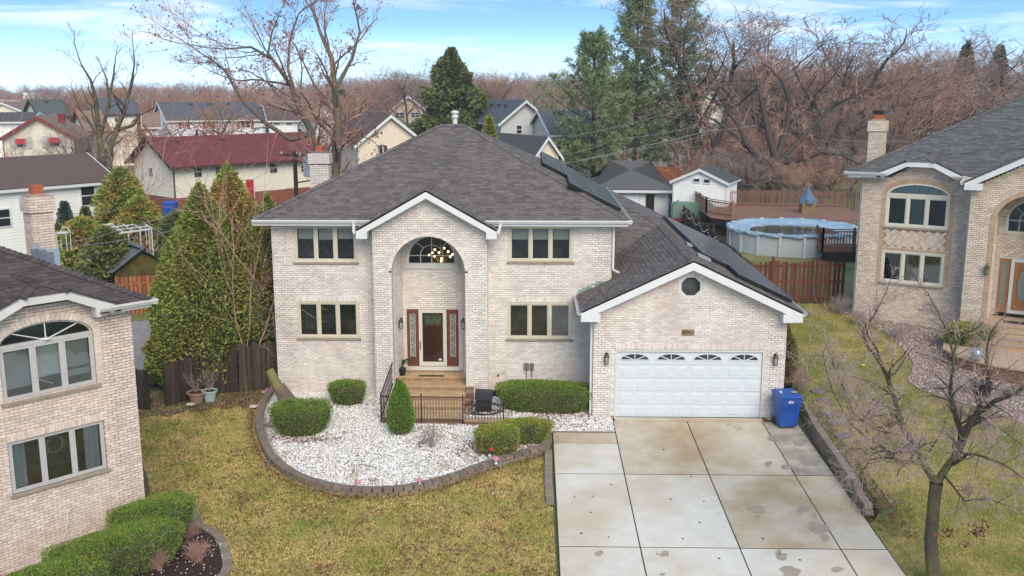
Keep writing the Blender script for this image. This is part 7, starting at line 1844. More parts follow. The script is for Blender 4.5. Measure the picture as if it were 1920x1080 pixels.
# ---- foreground tree at the right
rg = random.Random(21); tb_ = ground_at(1752, 1098)
D0 = tb_.y
cf = dict(CFG, max=3, kids=[6, 7, 6, 4], rmin=.0045, wob=.13, up=.03, ang=(30, 75), lr=(.45, .8), uptwig=.6)
Dm = D0 + .1
trunkP = [Vector((tb_.x, tb_.y, tb_.z - .1)), at(1745, 1010, Dm), at(1752, 930, Dm), at(1756, 905, Dm)]
outT = []
ph = [
 (trunkP, [.20, .175, .17, .18]),
 ([at(1756,905,Dm), at(1738,880,Dm-.1), at(1712,835,Dm-.3), at(1690,790,Dm-.4), at(1668,720,Dm-.5), at(1655,690,Dm-.55)], [.11,.095,.085,.07,.06,.045]),
 ([at(1655,690,Dm-.55), at(1630,655,Dm-.6), at(1618,622,Dm-.6), at(1640,590,Dm-.6), at(1655,560,Dm-.6)], [.04,.035,.03,.022,.015]),
 ([at(1712,835,Dm-.3), at(1670,850,Dm-.8), at(1625,820,Dm-1.2), at(1590,790,Dm-1.4), at(1560,730,Dm-1.5)], [.06,.045,.035,.025,.012]),
 ([at(1725,860,Dm), at(1700,868,Dm-.7), at(1660,858,Dm-1.3), at(1630,862,Dm-1.6), at(1616,885,Dm-1.8)], [.05,.035,.025,.018,.010]),
 ([at(1756,905,Dm), at(1776,875,Dm+.1), at(1797,845,Dm+.2), at(1800,805,Dm+.3), at(1788,760,Dm+.5), at(1783,715,Dm+.6), at(1788,665,Dm+.7)], [.11,.095,.08,.07,.065,.05,.04]),
 ([at(1788,665,Dm+.7), at(1775,620,Dm+.8), at(1760,585,Dm+.9), at(1740,550,Dm+1)], [.04,.03,.022,.014]),
 ([at(1797,845,Dm+.2), at(1812,810,Dm-.1), at(1833,775,Dm-.3), at(1848,735,Dm-.4), at(1855,700,Dm-.5), at(1850,655,Dm-.6)], [.10,.09,.075,.06,.045,.028]),
 ([at(1833,775,Dm-.3), at(1865,752,Dm-.7), at(1900,738,Dm-1), at(1945,715,Dm-1.3)], [.075,.06,.05,.04]),
 ([at(1788,870,Dm+.1), at(1815,850,Dm-.7), at(1850,858,Dm-1.2), at(1895,878,Dm-1.6), at(1930,905,Dm-1.8)], [.05,.035,.028,.018,.012]),
 ([at(1688,790,Dm-.4), at(1640,805,Dm+.5), at(1600,775,Dm+1.0), at(1570,700,Dm+1.3), at(1555,665,Dm+1.5)], [.05,.04,.03,.02,.01]),
 ([at(1800,805,Dm+.3), at(1830,790,Dm+1), at(1870,800,Dm+1.6), at(1910,830,Dm+2)], [.04,.03,.02,.012]),
 ([at(1770,890,Dm), at(1810,940,Dm-1.0), at(1850,935,Dm-1.3), at(1880,945,Dm-1.5)], [.03,.02,.014,.008]),
]
limbs(outT, ph[:1], dict(cf, max=0), rg, 0, 3); outT = [s for s in outT if s[0] == 0]
limbs(outT, ph[1:], cf, rg, 7.0, 1, lenf=.42, start=.2)
outT = [(s[0], *s[1:7], s[7]*.85, s[8]*.85) if s[0] <= 1 else s for s in outT]
tr_o = build_tree('leafless multi limbed tree with mossy trunk in the right foreground', outT, tb_, bark_g, twig_p, lv=1)
# a few hanging dead leaves
P = np.array([(*at(px, py, Dm - .8),) for px, py in [(1775+rg.gauss(0,10), 1000+rg.gauss(0,7)) for _ in range(50)] + [(1835+rg.gauss(0,12), 995+rg.gauss(0,12)) for _ in range(90)] + [(1806+rg.gauss(0,5), 1022+rg.gauss(0,4)) for _ in range(20)]])
cards('hanging_leaves', P, leaf_red, .05, .09, tr_o, 'stuff', .8, org=tb_)
# ---- large leaning tree behind the ridge (two trunks)
rg = random.Random(4); D4 = 57.0; b4 = Vector((at(612, 400, D4).x, D4, .3)); out4 = []; tips4 = []
c4 = dict(CFG, max=3, kids=[6, 7, 6, 4], rmin=.011, wob=.10, up=.045, ang=(22, 55), lr=(.45, .75))
ph4 = [
 ([b4, at(630,300,D4), at(634,220,D4), at(628,170,D4), at(622,110,D4), at(600,60,D4), at(585,15,D4)], [.42,.34,.27,.22,.17,.11,.05]),
 ([b4 + Vector((-.3,0,0)), at(596,320,D4+.5), at(585,250,D4+.6), at(562,205,D4+.5), at(545,160,D4), at(510,110,D4-1), at(470,88,D4-2), at(420,92,D4-2.5)], [.34,.28,.24,.20,.15,.11,.08,.04]),
 ([at(585,250,D4+.6), at(545,262,D4), at(500,232,D4-.5), at(455,190,D4-1), at(420,130,D4-1.5), at(385,105,D4-2), at(345,78,D4-2)], [.20,.17,.14,.10,.08,.05,.03]),
 ([at(628,170,D4), at(660,110,D4+1), at(675,60,D4+1.3), at(665,15,D4+1.3)], [.16,.12,.08,.04]),
 ([at(562,205,D4+.5), at(540,130,D4+1), at(545,70,D4+1.5), at(560,25,D4+1.5), at(600,-5,D4+1.5)], [.14,.11,.08,.05,.03]),
 ([at(634,220,D4), at(600,180,D4+1), at(575,130,D4+1.5), at(555,90,D4+2)], [.12,.09,.06,.04]),
 ([at(545,160,D4), at(490,150,D4+1), at(440,150,D4+1), at(400,135,D4+1)], [.10,.07,.05,.03]),
 ([at(630,285,D4), at(655,262,D4-1), at(680,255,D4-1.5), at(700,265,D4-2)], [.10,.07,.05,.03]),
 ([at(500,110,D4-1), at(510,60,D4-1), at(525,25,D4-1)], [.07,.05,.03]),
]
ph4 = [(P_, [r_ * .82 for r_ in q_]) for P_, q_ in ph4]
limbs(out4, ph4, c4, rg, 1.25, 1, tips4, lenf=.32, start=.22)
t4 = build_tree('large leaning tree with two dark trunks and reddish remnant leaves behind the chimney', out4, b4, bark_b, twig_r, lv=1)
rgn = np.random.default_rng(5); T_ = np.array([tuple(t) for t in tips4]); 
T_ = T_[rgn.random(len(T_)) < .28]; T_ = np.repeat(T_, 2, 0) + rgn.normal(0, .12, (len(T_)*2, 3))
cards('dry_leaves', T_, leaf_red, .10, .20, t4, 'stuff', .6, org=b4)
# ---- forked bare tree at left, and its neighbour
rg = random.Random(9); D1 = 84.0; b1 = Vector((at(192, 330, D1).x, D1, .2)); o1 = []
c1 = dict(CFG, max=3, kids=[5, 5, 4, 3], rmin=.016, wob=.09, up=.06, ang=(20, 50), lr=(.45, .75))
ph1 = [([b1, at(192,300,D1), at(187,262,D1), at(183,225,D1), at(178,180,D1), at(170,150,D1), at(152,120,D1)], [.42,.36,.28,.22,.17,.12,.06]),
 ([b1 + Vector((.2,0,0)), at(205,280,D1), at(218,245,D1+.5), at(236,200,D1+.5), at(246,160,D1+.5), at(252,120,D1)], [.36,.30,.24,.18,.13,.06]),
 ([at(187,255,D1), at(200,215,D1), at(206,180,D1), at(213,140,D1), at(216,115,D1)], [.2,.15,.12,.09,.05]),
 ([at(218,245,D1+.5), at(250,235,D1-1), at(262,215,D1-1.5), at(285,205,D1-2)], [.16,.12,.08,.05]),
 ([at(187,262,D1), at(165,225,D1+1), at(150,205,D1+1), at(140,180,D1+1)], [.15,.11,.08,.05]),
 ([at(236,200,D1), at(215,180,D1-1), at(200,160,D1-1)], [.12,.09,.05]),
 ([at(206,200,D1), at(200,150,D1+1), at(190,125,D1+1)], [.10,.07,.04])]
limbs(o1, ph1, c1, rg, .55, 1, lenf=.28, start=.3); build_tree('tall forked bare tree with pale green trunk in front of the tan roofs', o1, b1, bark_g, twig_b, lv=1)
# ---- generic prototypes for background trees: built at the origin, 10 m high, copied
def proto_tree(seed, H=10, kind='vase', bm_=bark_d, tm=twig_b, dens=1.0, maxl=4, rmin=.013):
    rg = random.Random(seed); out = []; c = dict(CFG, max=maxl, kids=[int(7*dens), int(6*dens), int(5*dens), 4], rmin=rmin, wob=.09, up=.06 if kind != 'round' else .02, ang=(22, 55) if kind == 'vase' else (35, 75), lr=(.5, .8), t0=.18)
    nt = {'vase': 4, 'round': 5, 'bush': 8, 'tall': 2}[kind]
    tb2 = H * {'vase': .16, 'round': .22, 'bush': .03, 'tall': .3}[kind]
    P0_ = Vector((0, 0, -.5)); out.append((0, *P0_, 0, 0, tb2, H*.028, H*.022))
    for k in range(nt):
        a = 2*math.pi*(k + rg.random()*.6)/nt; sp = {'vase': .42, 'round': .75, 'bush': .8, 'tall': .22}[kind]
        d = Vector((math.cos(a)*sp, math.sin(a)*sp, 1)).normalized(); grow(out, Vector((0, 0, tb2 - .1)), d, H * {'vase': .72, 'round': .62, 'bush': .62, 'tall': .62}[kind] * rg.uniform(.85, 1.1), H*.017, 0, c, rg)
    b = np.array([s[1:] for s in out if s[0] <= 1]); t = np.array([s[1:] for s in out if s[0] > 1])
    zmax = max(b[:,5].max(), t[:,5].max() if len(t) else 0); k = H / zmax; b *= k; t *= k
    bo = seg_obj('trunk', b, 4, bm_); to = seg_obj('crown', t, 3, tm); mb_, mt_ = bo.data, to.data
    bpy.data.objects.remove(bo); bpy.data.objects.remove(to); return mb_, mt_
PT_ = {'vb': proto_tree(1, kind='vase'), 'vb2': proto_tree(2, kind='vase', tm=twig_g), 'ro': proto_tree(3, kind='round', tm=twig_o, bm_=bark_b), 'rr': proto_tree(4, kind='round', tm=twig_r), 'rr2': proto_tree(5, kind='round', tm=twig_r, bm_=bark_b), 'rg': proto_tree(6, kind='round', tm=twig_g), 'ol': proto_tree(11, kind='round', tm=twig_o, bm_=bark_b, maxl=3, rmin=.022), 'tl': proto_tree(7, kind='tall', tm=twig_g), 'tl2': proto_tree(8, kind='tall', tm=twig_b), 'vr': proto_tree(10, kind='vase', tm=twig_r)}
def put_tree(key, px, ptop, D, label, group=None, base=None, wide=1.0, name='bare_tree', rz=None):
    p = at(px, 300, D); z0 = .8 if base is None else base; top = at(px, ptop, D).z; H = top - z0
    e = tag(empty(name, (p.x, D, z0), (rz if rz is not None else (px*7.13) % 6.28)), label, 'tree', group); a, b = PT_[key]
    t = link('trunk', a, e); c = link('crown', b, e); s = H / 10
    for o in (t, c): o.scale = (s*wide, s*wide, s)
    return e
put_tree('ol', 366, 152, 97, 'spreading orange twigged tree behind the maroon roof', wide=1.55)
put_tree('vb2', 122, 208, 98, 'dense bare bushy tree left of the forked tree', wide=1.1)
put_tree('vb', 160, 225, 92, 'low dark twiggy tree beside the forked tree trunk', wide=1.3)
put_tree('ol', 300, 165, 150, 'orange brown twigged tree behind the pale blue house', wide=1.6)
put_tree('ol', 440, 165, 160, 'rusty twigged tree right of the spreading orange tree', wide=1.7)
put_tree('rr2', 690, 160, 135, 'pinkish twigged tree behind the beige two storey house', wide=1.4)
put_tree('tl2', 775, 100, 120, 'slender dark bare tree left of the round evergreen', wide=1.4)
put_tree('vr', 655, 130, 120, 'reddish twigged tree behind the right trunk of the large leaning tree', wide=1.3)
put_tree('vb', 905, 122, 140, 'bare tree just right of the round evergreen', wide=1.4)
put_tree('ro', 920, 158, 150, 'orange twigged round tree above the red roof', wide=1.5)
put_tree('tl', 1012, 128, 120, 'crooked dark bare tree in front of the white far building', wide=1.5)
put_tree('rr', 1032, 118, 140, 'pinkish bare tree beside the pines', wide=1.2)
put_tree('vb2', 960, 135, 160, 'grey brown bare tree between the ridge houses', wide=1.3)
put_tree('tl2', 1340, -25, 88, 'tall bare tree right of the tall pine', wide=1.5, base=1.7)
put_tree('tl', 1295, 30, 95, 'slim bare tree just behind the tall pine', wide=1.2, base=1.7)
put_tree('vb', 1540, 6, 92, 'wide crowned dark bare tree towering behind the thicket', wide=1.75, base=1.7)
put_tree('vb2', 1450, 62, 96, 'bare tree left of the wide crowned tree', wide=1.4, base=1.7)
put_tree('vr', 1660, 75, 98, 'purplish bare tree right of the wide crowned tree', wide=1.3, base=1.7)
put_tree('vb', 1715, 62, 110, 'bare tree above the right house chimney', wide=1.4, base=1.7)
put_tree('tl', 1835, 36, 120, 'tall forked bare tree at the right above the grey roof', wide=1.7, base=1.7)
put_tree('tl2', 1765, 85, 115, 'bare tree between the two small spruces', wide=1.5, base=1.7)
put_tree('tl', 1905, 60, 110, 'bare tree at the right edge above the roof', wide=1.5, base=1.7)
put_tree('vb', 1630, 170, 85, 'dark low bare tree behind the brick chimney of the right house', wide=1.5, base=1.7)
# big low reddish tree behind the pool deck: hand placed limbs
rg = random.Random(33); D7 = 80.0; b7 = Vector((at(1452, 342, D7).x, D7, 1.6)); o7 = []
c7 = dict(CFG, max=3, kids=[8, 7, 6, 5], rmin=.015, wob=.13, up=.02, ang=(25, 80), lr=(.5, .85), uptwig=-1.2)
ph7 = [([b7, at(1452,320,D7), at(1455,300,D7)], [.7,.6,.55]),
 ([at(1455,305,D7), at(1425,300,D7-1), at(1400,272,D7-2), at(1385,235,D7-2), at(1360,205,D7-2)], [.34,.28,.2,.14,.08]),
 ([at(1455,300,D7), at(1440,250,D7), at(1428,190,D7), at(1420,160,D7)], [.34,.24,.17,.1]),
 ([at(1455,300,D7), at(1475,240,D7+1), at(1480,190,D7+1), at(1465,150,D7)], [.3,.2,.15,.1]),
 ([at(1460,305,D7), at(1500,300,D7-1), at(1540,285,D7-1.5), at(1580,290,D7-2), at(1605,305,D7-2)], [.3,.22,.16,.12,.07]),
 ([at(1465,300,D7), at(1520,240,D7+1), at(1560,200,D7+1), at(1590,185,D7)], [.26,.18,.13,.08]),
 ([at(1440,310,D7), at(1400,310,D7+1), at(1360,290,D7+1), at(1330,280,D7+1)], [.2,.15,.1,.06]),
 ([at(1425,300,D7-1), at(1380,255,D7+2), at(1340,225,D7+2), at(1310,215,D7+2)], [.2,.14,.1,.06])]
limbs(o7, ph7[1:], c7, rg, .75, 1, lenf=.40, start=.15); o7 += [(0, *ph7[0][0][i], *ph7[0][0][i+1], ph7[0][1][i], ph7[0][1][i+1]) for i in range(2)]
build_tree('low spreading tree with dense drooping reddish twigs behind the board fence', o7, b7, bark_d, twig_r, lv=1)
# thicket: suckers under and around it
rg = random.Random(12)
for k, (px, pt_, D, w, key) in enumerate(((1560,262,84,1.7,'rr'),(1400,270,79,1.5,'rg'),(1500,285,78,1.7,'rr2'),(1340,285,86,1.5,'rr'),(1600,250,84,1.5,'rg'),(1450,215,90,1.6,'rr'),(1370,240,92,1.4,'rr2'))):
    put_tree(key, px, pt_, D, ['reddish tangled shrub right of the low spreading tree trunk', 'grey tangled shrub left of the low spreading tree', 'rusty tangled shrub just right of the spreading tree base', 'reddish shrub behind the pinkish shed roof', 'grey shrub in the thicket beside the green far lawn', 'tall reddish shrub behind the low spreading tree', 'rusty shrub between the shed and the spreading tree'][k], 'thicket shrubs behind the board fence', base=1.6, wide=w, name='bare_shrub')
# rows of background trees: one label per belt
rg = random.Random(77); keys = ['vb', 'vb2', 'rr', 'rg', 'ro', 'rr2', 'vr']
def belt(D, n, p0, p1, top, label, group, ks, jit=10):
    for i in range(n):
        px = lerp(p0, p1, (i + rg.random()) / n); t = interp(top, px) + rg.uniform(-jit, jit)
        put_tree(rg.choice(ks), px, t, D * rg.uniform(.92, 1.08), label, group, wide=rg.uniform(1.2, 1.8), rz=rg.uniform(0, 6.28))
belt(180, 20, -20, 1060, [(-20,172),(100,162),(200,158),(300,150),(400,155),(500,150),(700,150),(800,135),(900,135),(1060,130)], 'bare reddish brown tree in the wooded belt behind the far roofs', 'trees of the middle wooded belt', ['rr', 'rr2', 'ro', 'rg', 'vr'])
belt(280, 46, -60, 1200, [(-60,160),(120,152),(240,150),(290,140),(330,140),(420,150),(600,140),(800,128),(1000,130),(1200,130)], 'distant grey brown bare tree on the horizon left of the pines', 'far horizon trees on the left', ['rg', 'vb2', 'rr', 'vb'], 5)
belt(150, 19, 1280, 1960, [(1280,130),(1400,110),(1600,100),(1750,110),(1960,100)], 'grey brown bare tree in the wood behind the right houses', 'woodland trees on the right', ['vb', 'vb2', 'rg', 'rr', 'vr'])
belt(115, 9, 1300, 1940, [(1300,200),(1500,190),(1700,150),(1960,150)], 'twiggy undergrowth tree in front of the right wood', 'lower woodland trees on the right', ['rr', 'rg', 'vb2', 'rr2'])
# the far wood as one mass
S_ = []
rgn = np.random.default_rng(17)
for i in range(420):
    D = rgn.uniform(330, 430); x = rgn.uniform(-260, 300) * D / 330; H = rgn.uniform(9.5, 13)
    for k in range(46):
        a = rgn.uniform(0, 6.28); r1 = abs(rgn.normal(0, .35)) * H*.5; z1 = H * rgn.uniform(.35, 1.0) * (1 - .25*(r1/H)); r0 = r1*.35; z0 = z1 * rgn.uniform(.25, .6)
        S_.append((x + r0*math.cos(a), D + r0*math.sin(a), z0, x + r1*math.cos(a), D + r1*math.sin(a), z1, .14, .05))
seg_obj('far_wood', S_, 3, twig_g, None, 'stuff')
# ---- evergreens
need_d = mat('dark_needle', (.16,.19,.07), (.10,.13,.05), 1.2, .8, .15, rnd=.35, huev=.015, c3=(.19,.21,.075), scale3=.6, thr3=.55, trans=.15)
need_p = mat('pine_needle', (.20,.26,.115), (.13,.18,.085), .8, .8, .15, rnd=.35, huev=.015, c3=(.25,.30,.14), scale3=.35, thr3=.53, soft3=.12, trans=.15)
need_a = mat('arborvitae_leaf', (.29,.33,.075), (.165,.21,.05), 1.4, .8, .15, rnd=.35, huev=.02, c3=(.30,.25,.07), scale3=.9, thr3=.58, soft3=.1, trans=.15)
need_y = mat('golden_cedar_leaf', (.32,.37,.075), (.20,.25,.055), 1.2, .8, .15, rnd=.3, huev=.02, c3=(.40,.26,.08), scale3=.8, thr3=.55, trans=.15)
need_s = mat('blue_spruce_needle', (.10,.135,.10), (.07,.10,.078), 1.2, .8, .15, rnd=.3)
yew_m = mat('yew_leaf', (.21,.32,.055), (.12,.195,.035), 5, .75, .2, rnd=.35, huev=.015, c3=(.25,.28,.055), scale3=2.2, thr3=.55, trans=.15)
yew_b = mat('bright_yew_leaf', (.20,.34,.04), (.125,.22,.03), 5, .75, .2, rnd=.3, huev=.015, trans=.15)
yel_m = mat('yellow_green_shrub_leaf', (.42,.38,.08), (.26,.29,.055), 4, .75, .2, rnd=.35, huev=.02, c3=(.20,.30,.05), scale3=1.8, thr3=.50, trans=.2)
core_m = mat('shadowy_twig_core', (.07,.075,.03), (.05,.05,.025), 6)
def ev_tree(label, base, H, Rb, leafm, n, s0, s1, name='evergreen_tree', cat='tree', prof=None, seed=0, lump=.18, trunk=True, tr_h=.05, layers=0, core=.72, lean=(0,0), group=None, asp=.5, droop=-.2):
    """conical or rounded evergreen: leaf cards through the outer shell of a lumpy crown"""
    r2 = np.random.default_rng(seed + 100); e = tag(empty(name, base), label, cat, group)
    t = r2.random(n) ** .8; ang = r2.uniform(0, 2*np.pi, n); prof = prof or (lambda t: np.sqrt(np.clip(1 - t, 0, 1)) * (.55 + .45*np.clip(t*5, 0, 1)))
    ph = r2.uniform(0, 6.28, 6)
    def rad(t, ang):
        l = 1 + lump * (np.sin(ang*3 + t*9 + ph[0]) * .5 + np.sin(ang*5 - t*17 + ph[1]) * .35 + np.sin(ang*9 + t*31 + ph[2]) * .25)
        if layers: l = l * (1 + .20 * np.sin(t * layers * 2*np.pi + np.sin(ang*4 + ph[3]) * 1.2))
        return prof(t) * Rb * l
    rr = rad(t, ang) * (1 - r2.random(n)**2 * .38); z = (tr_h + (1 - tr_h) * t) * H + r2.normal(0, .015*H, n)
    P = np.stack([rr*np.cos(ang) + lean[0]*t, rr*np.sin(ang) + lean[1]*t, z], 1)
    nr = np.stack([np.cos(ang), np.sin(ang), .35 + 0*ang], 1)
    cards('crown', P, leafm, s0, s1, e, None, asp, droop=droop, nrm=nr, seed=seed)
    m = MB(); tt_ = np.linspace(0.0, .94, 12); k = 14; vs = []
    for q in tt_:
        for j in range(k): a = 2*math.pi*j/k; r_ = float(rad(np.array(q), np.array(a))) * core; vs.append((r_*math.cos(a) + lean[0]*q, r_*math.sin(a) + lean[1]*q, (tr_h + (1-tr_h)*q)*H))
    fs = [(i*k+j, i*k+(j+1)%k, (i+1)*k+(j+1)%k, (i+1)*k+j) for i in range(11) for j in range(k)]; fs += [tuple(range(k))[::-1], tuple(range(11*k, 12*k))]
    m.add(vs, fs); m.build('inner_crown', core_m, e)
    if trunk: m = MB(); m.lathe([(.035*H*.6, -.2), (.03*H*.6, H*.3), (.01*H, H*.9)], 0, 0, 7); m.build('trunk', bark_b, e)
    return e
cone = lambda t: np.clip(1 - t, 0, 1)**.85 * (.6 + .4*np.clip(t*6, 0, 1))
arbp = lambda t: np.clip(1 - t**1.9, 0, 1)**.85 * (.80 + .20*np.clip(t*4, 0, 1))
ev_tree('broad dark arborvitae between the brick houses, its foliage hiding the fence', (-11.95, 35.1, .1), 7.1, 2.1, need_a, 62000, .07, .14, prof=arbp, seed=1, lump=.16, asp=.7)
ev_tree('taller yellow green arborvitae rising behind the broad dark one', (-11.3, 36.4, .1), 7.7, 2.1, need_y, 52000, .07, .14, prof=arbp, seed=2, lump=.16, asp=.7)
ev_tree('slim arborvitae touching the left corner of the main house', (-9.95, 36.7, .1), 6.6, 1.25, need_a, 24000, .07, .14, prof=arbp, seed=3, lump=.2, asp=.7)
ev_tree('low leafy evergreen clump beside the wooden fence and the house corner', (-10.35, 35.2, .1), 3.4, 1.0, need_d, 9000, .09, .17, prof=arbp, seed=4, lump=.25, asp=.7, cat='shrub', name='evergreen_shrub')
ev_tree('drooping skirt of green foliage left of the flower pots', (-12.9, 34.6, .1), 2.9, 1.25, need_a, 11000, .10, .18, prof=arbp, seed=5, lump=.25, asp=.7, cat='shrub', name='evergreen_shrub')
p = at(848, 230, 104); ev_tree('round topped dark evergreen tree behind the grey roof', (p.x, 104, .6), at(848, 98, 104).z - .6, 3.35, need_d, 30000, .25, .60, prof=lambda t: np.clip(1 - t**2.3, 0, 1)**.9 * (.86 + .14*np.clip(t*5,0,1)), seed=6, lump=.42, layers=5, core=.58, asp=.7)
p = at(917, 250, 78); ev_tree('small rounded arborvitae peeking over the ridge of the main house', (p.x, 78, .6), at(917, 222, 78).z - .6, 1.15, need_y, 6000, .18, .34, prof=arbp, seed=7, cat='tree')
p = at(638, 190, 135); ev_tree('small dark conifer behind the large leaning tree', (p.x, 135, .8), at(638, 172, 135).z - .8, 2.6, need_d, 4000, .4, .8, seed=8)
p = at(1810, 130, 118); ev_tree('pointed spruce above the grey roof at the right', (p.x, 118, 1.7), at(1808, 88, 118).z - 1.7, 2.6, need_s, 8000, .35, .7, prof=cone, seed=9, layers=7)
p = at(1872, 130, 122); ev_tree('second pointed spruce nearer the right edge', (p.x, 122, 1.7), at(1874, 92, 122).z - 1.7, 2.5, need_s, 8000, .35, .7, prof=cone, seed=10, layers=7)
for i, (px, pt_, D, rb, lab, mm) in enumerate(((232, 318, 62, 1.9, 'bushy golden brown cedar beside the low white sided house', need_y), (122, 382, 58, .9, 'small pointed spruce under the window of the white sided house', need_s), (160, 392, 58, .8, 'smaller reddish juniper right of the small spruce', need_d), (150, 412, 52, 2.0, 'wide golden juniper mass left of the gazebo frame', need_y), (195, 432, 48, 1.5, 'rounded dark juniper in front of the gazebo frame', need_d), (110, 425, 52, 1.3, 'dark juniper beside the left brick chimney', need_d), (262, 372, 58, 1.7, 'orange tinged cedar in front of the cream house corner', need_y), (330, 400, 56, 1.3, 'low juniper near the blue bin', need_d))):
    p = at(px, 400, D); ev_tree(lab, (p.x, D, .3), at(px, pt_, D).z - .3, rb, mm, int(5200*rb), .16, .32, prof=(cone if i in (1, 2) else (lambda t: np.clip(1 - t**2.2, 0, 1)**.7 * (.8 + .2*np.clip(t*5,0,1)))), seed=20+i, lump=.28, cat='shrub' if i not in (0, 1, 6) else 'tree', name='evergreen_shrub' if i not in (0, 1, 6) else 'evergreen_tree')
for px, D, hh_, lab in ((28, 84, 3.0, 'grey leafless shrub left of the red awnings'), (100, 88, 2.6, 'spreading green juniper below the right red awning'), (60, 87, 2.2, 'dull green shrub below the left red awning')):
    p = at(px, 300, D); ev_tree(lab, (p.x, D, .4), hh_, 1.9, need_d, 5000, .25, .45, prof=lambda t: np.clip(1 - t**2.2, 0, 1)**.7, seed=px, lump=.3, cat='shrub', name='evergreen_shrub')
# pines: whorled limbs with tufts of needles
def pine(label, px, ptop, D, Rm, seed, base=1.4, nwh=17, lean=0, bare=.12, dens=1.0):
    r2 = random.Random(seed); p = at(px, 300, D); H = at(px, ptop, D).z - base; e = tag(empty('pine_tree', (p.x, D, base)), label, 'tree'); segs = []; pts = []
    top = Vector((lean, 0, H)); m = MB(); m.lathe([(.26, -.3), (.2, H*.4), (.10, H*.8), (.03, H)], 0, 0, 8); m.build('trunk', bark_d, e)
    for w in range(nwh):
        t = bare + (1 - bare) * w / nwh; z = H * t; nb_ = r2.randint(4, 6); a0 = r2.random()*6.28
        R_ = Rm * (math.sin(math.pi * min(1, (1 - t)*.62 + .04)) ) * r2.uniform(.7, 1.15) + .3
        for b in range(nb_):
            a = a0 + 6.28*b/nb_ + r2.gauss(0, .2); L_ = R_ * r2.uniform(.65, 1.15); up = lerp(.05, .9, t**1.5); pa = Vector((0, 0, z)); d = Vector((math.cos(a), math.sin(a), up)).normalized(); n = 6; prev = pa
            for k in range(n):
                d = (d + Vector((r2.gauss(0, .08), r2.gauss(0, .08), .09))).normalized(); q = prev + d * (L_/n); segs.append((*prev, *q, .05*(1-k/n)+.012, .05*(1-(k+1)/n)+.012))
                if k >= 1:
                    for c in range(int(3*dens) + k//2):
                        s = q + Vector((r2.gauss(0, .08), r2.gauss(0, .08), 0)) * L_ * .9; s.z += r2.gauss(.10, .10); pts += [tuple(s + Vector((r2.gauss(0,.10), r2.gauss(0,.10), r2.gauss(0,.06)))) for _ in range(13)]
                prev = q
    seg_obj('limbs', segs, 4, bark_d, e, 'stuff'); cards('needles', np.array(pts), need_p, .28, .55, e, None, .17, droop=.45, seed=seed)
pine('wide bushy pine left of the two tall pines', 1112, 74, 86, 5.2, 1, dens=1.0, nwh=14)
pine('tall feathery pine in the middle of the group', 1190, -30, 90, 3.9, 2, nwh=17)
pine('tallest dark pine at the right of the group', 1268, -70, 93, 3.7, 3, nwh=17)
# brown narrow evergreen beside garage
brn = mat('browned_cedar_leaf', (.17,.105,.045), (.11,.075,.035), 3, .8, .15, rnd=.3, c3=(.10,.095,.03), scale3=1.5, thr3=.55)
for x, y, h_, r_2 in ((8.75, 33.6, 2.0, .5), (9.0, 34.6, 2.1, .5), (9.3, 35.6, 1.8, .5)):
    ev_tree('browned narrow cedar growing beside the garage wall', (x, y, .45), h_, r_2, brn, 3200, .07, .14, prof=arbp, seed=int(y*10), group='browned cedars along the garage side', cat='shrub', name='evergreen_shrub', lump=.25)
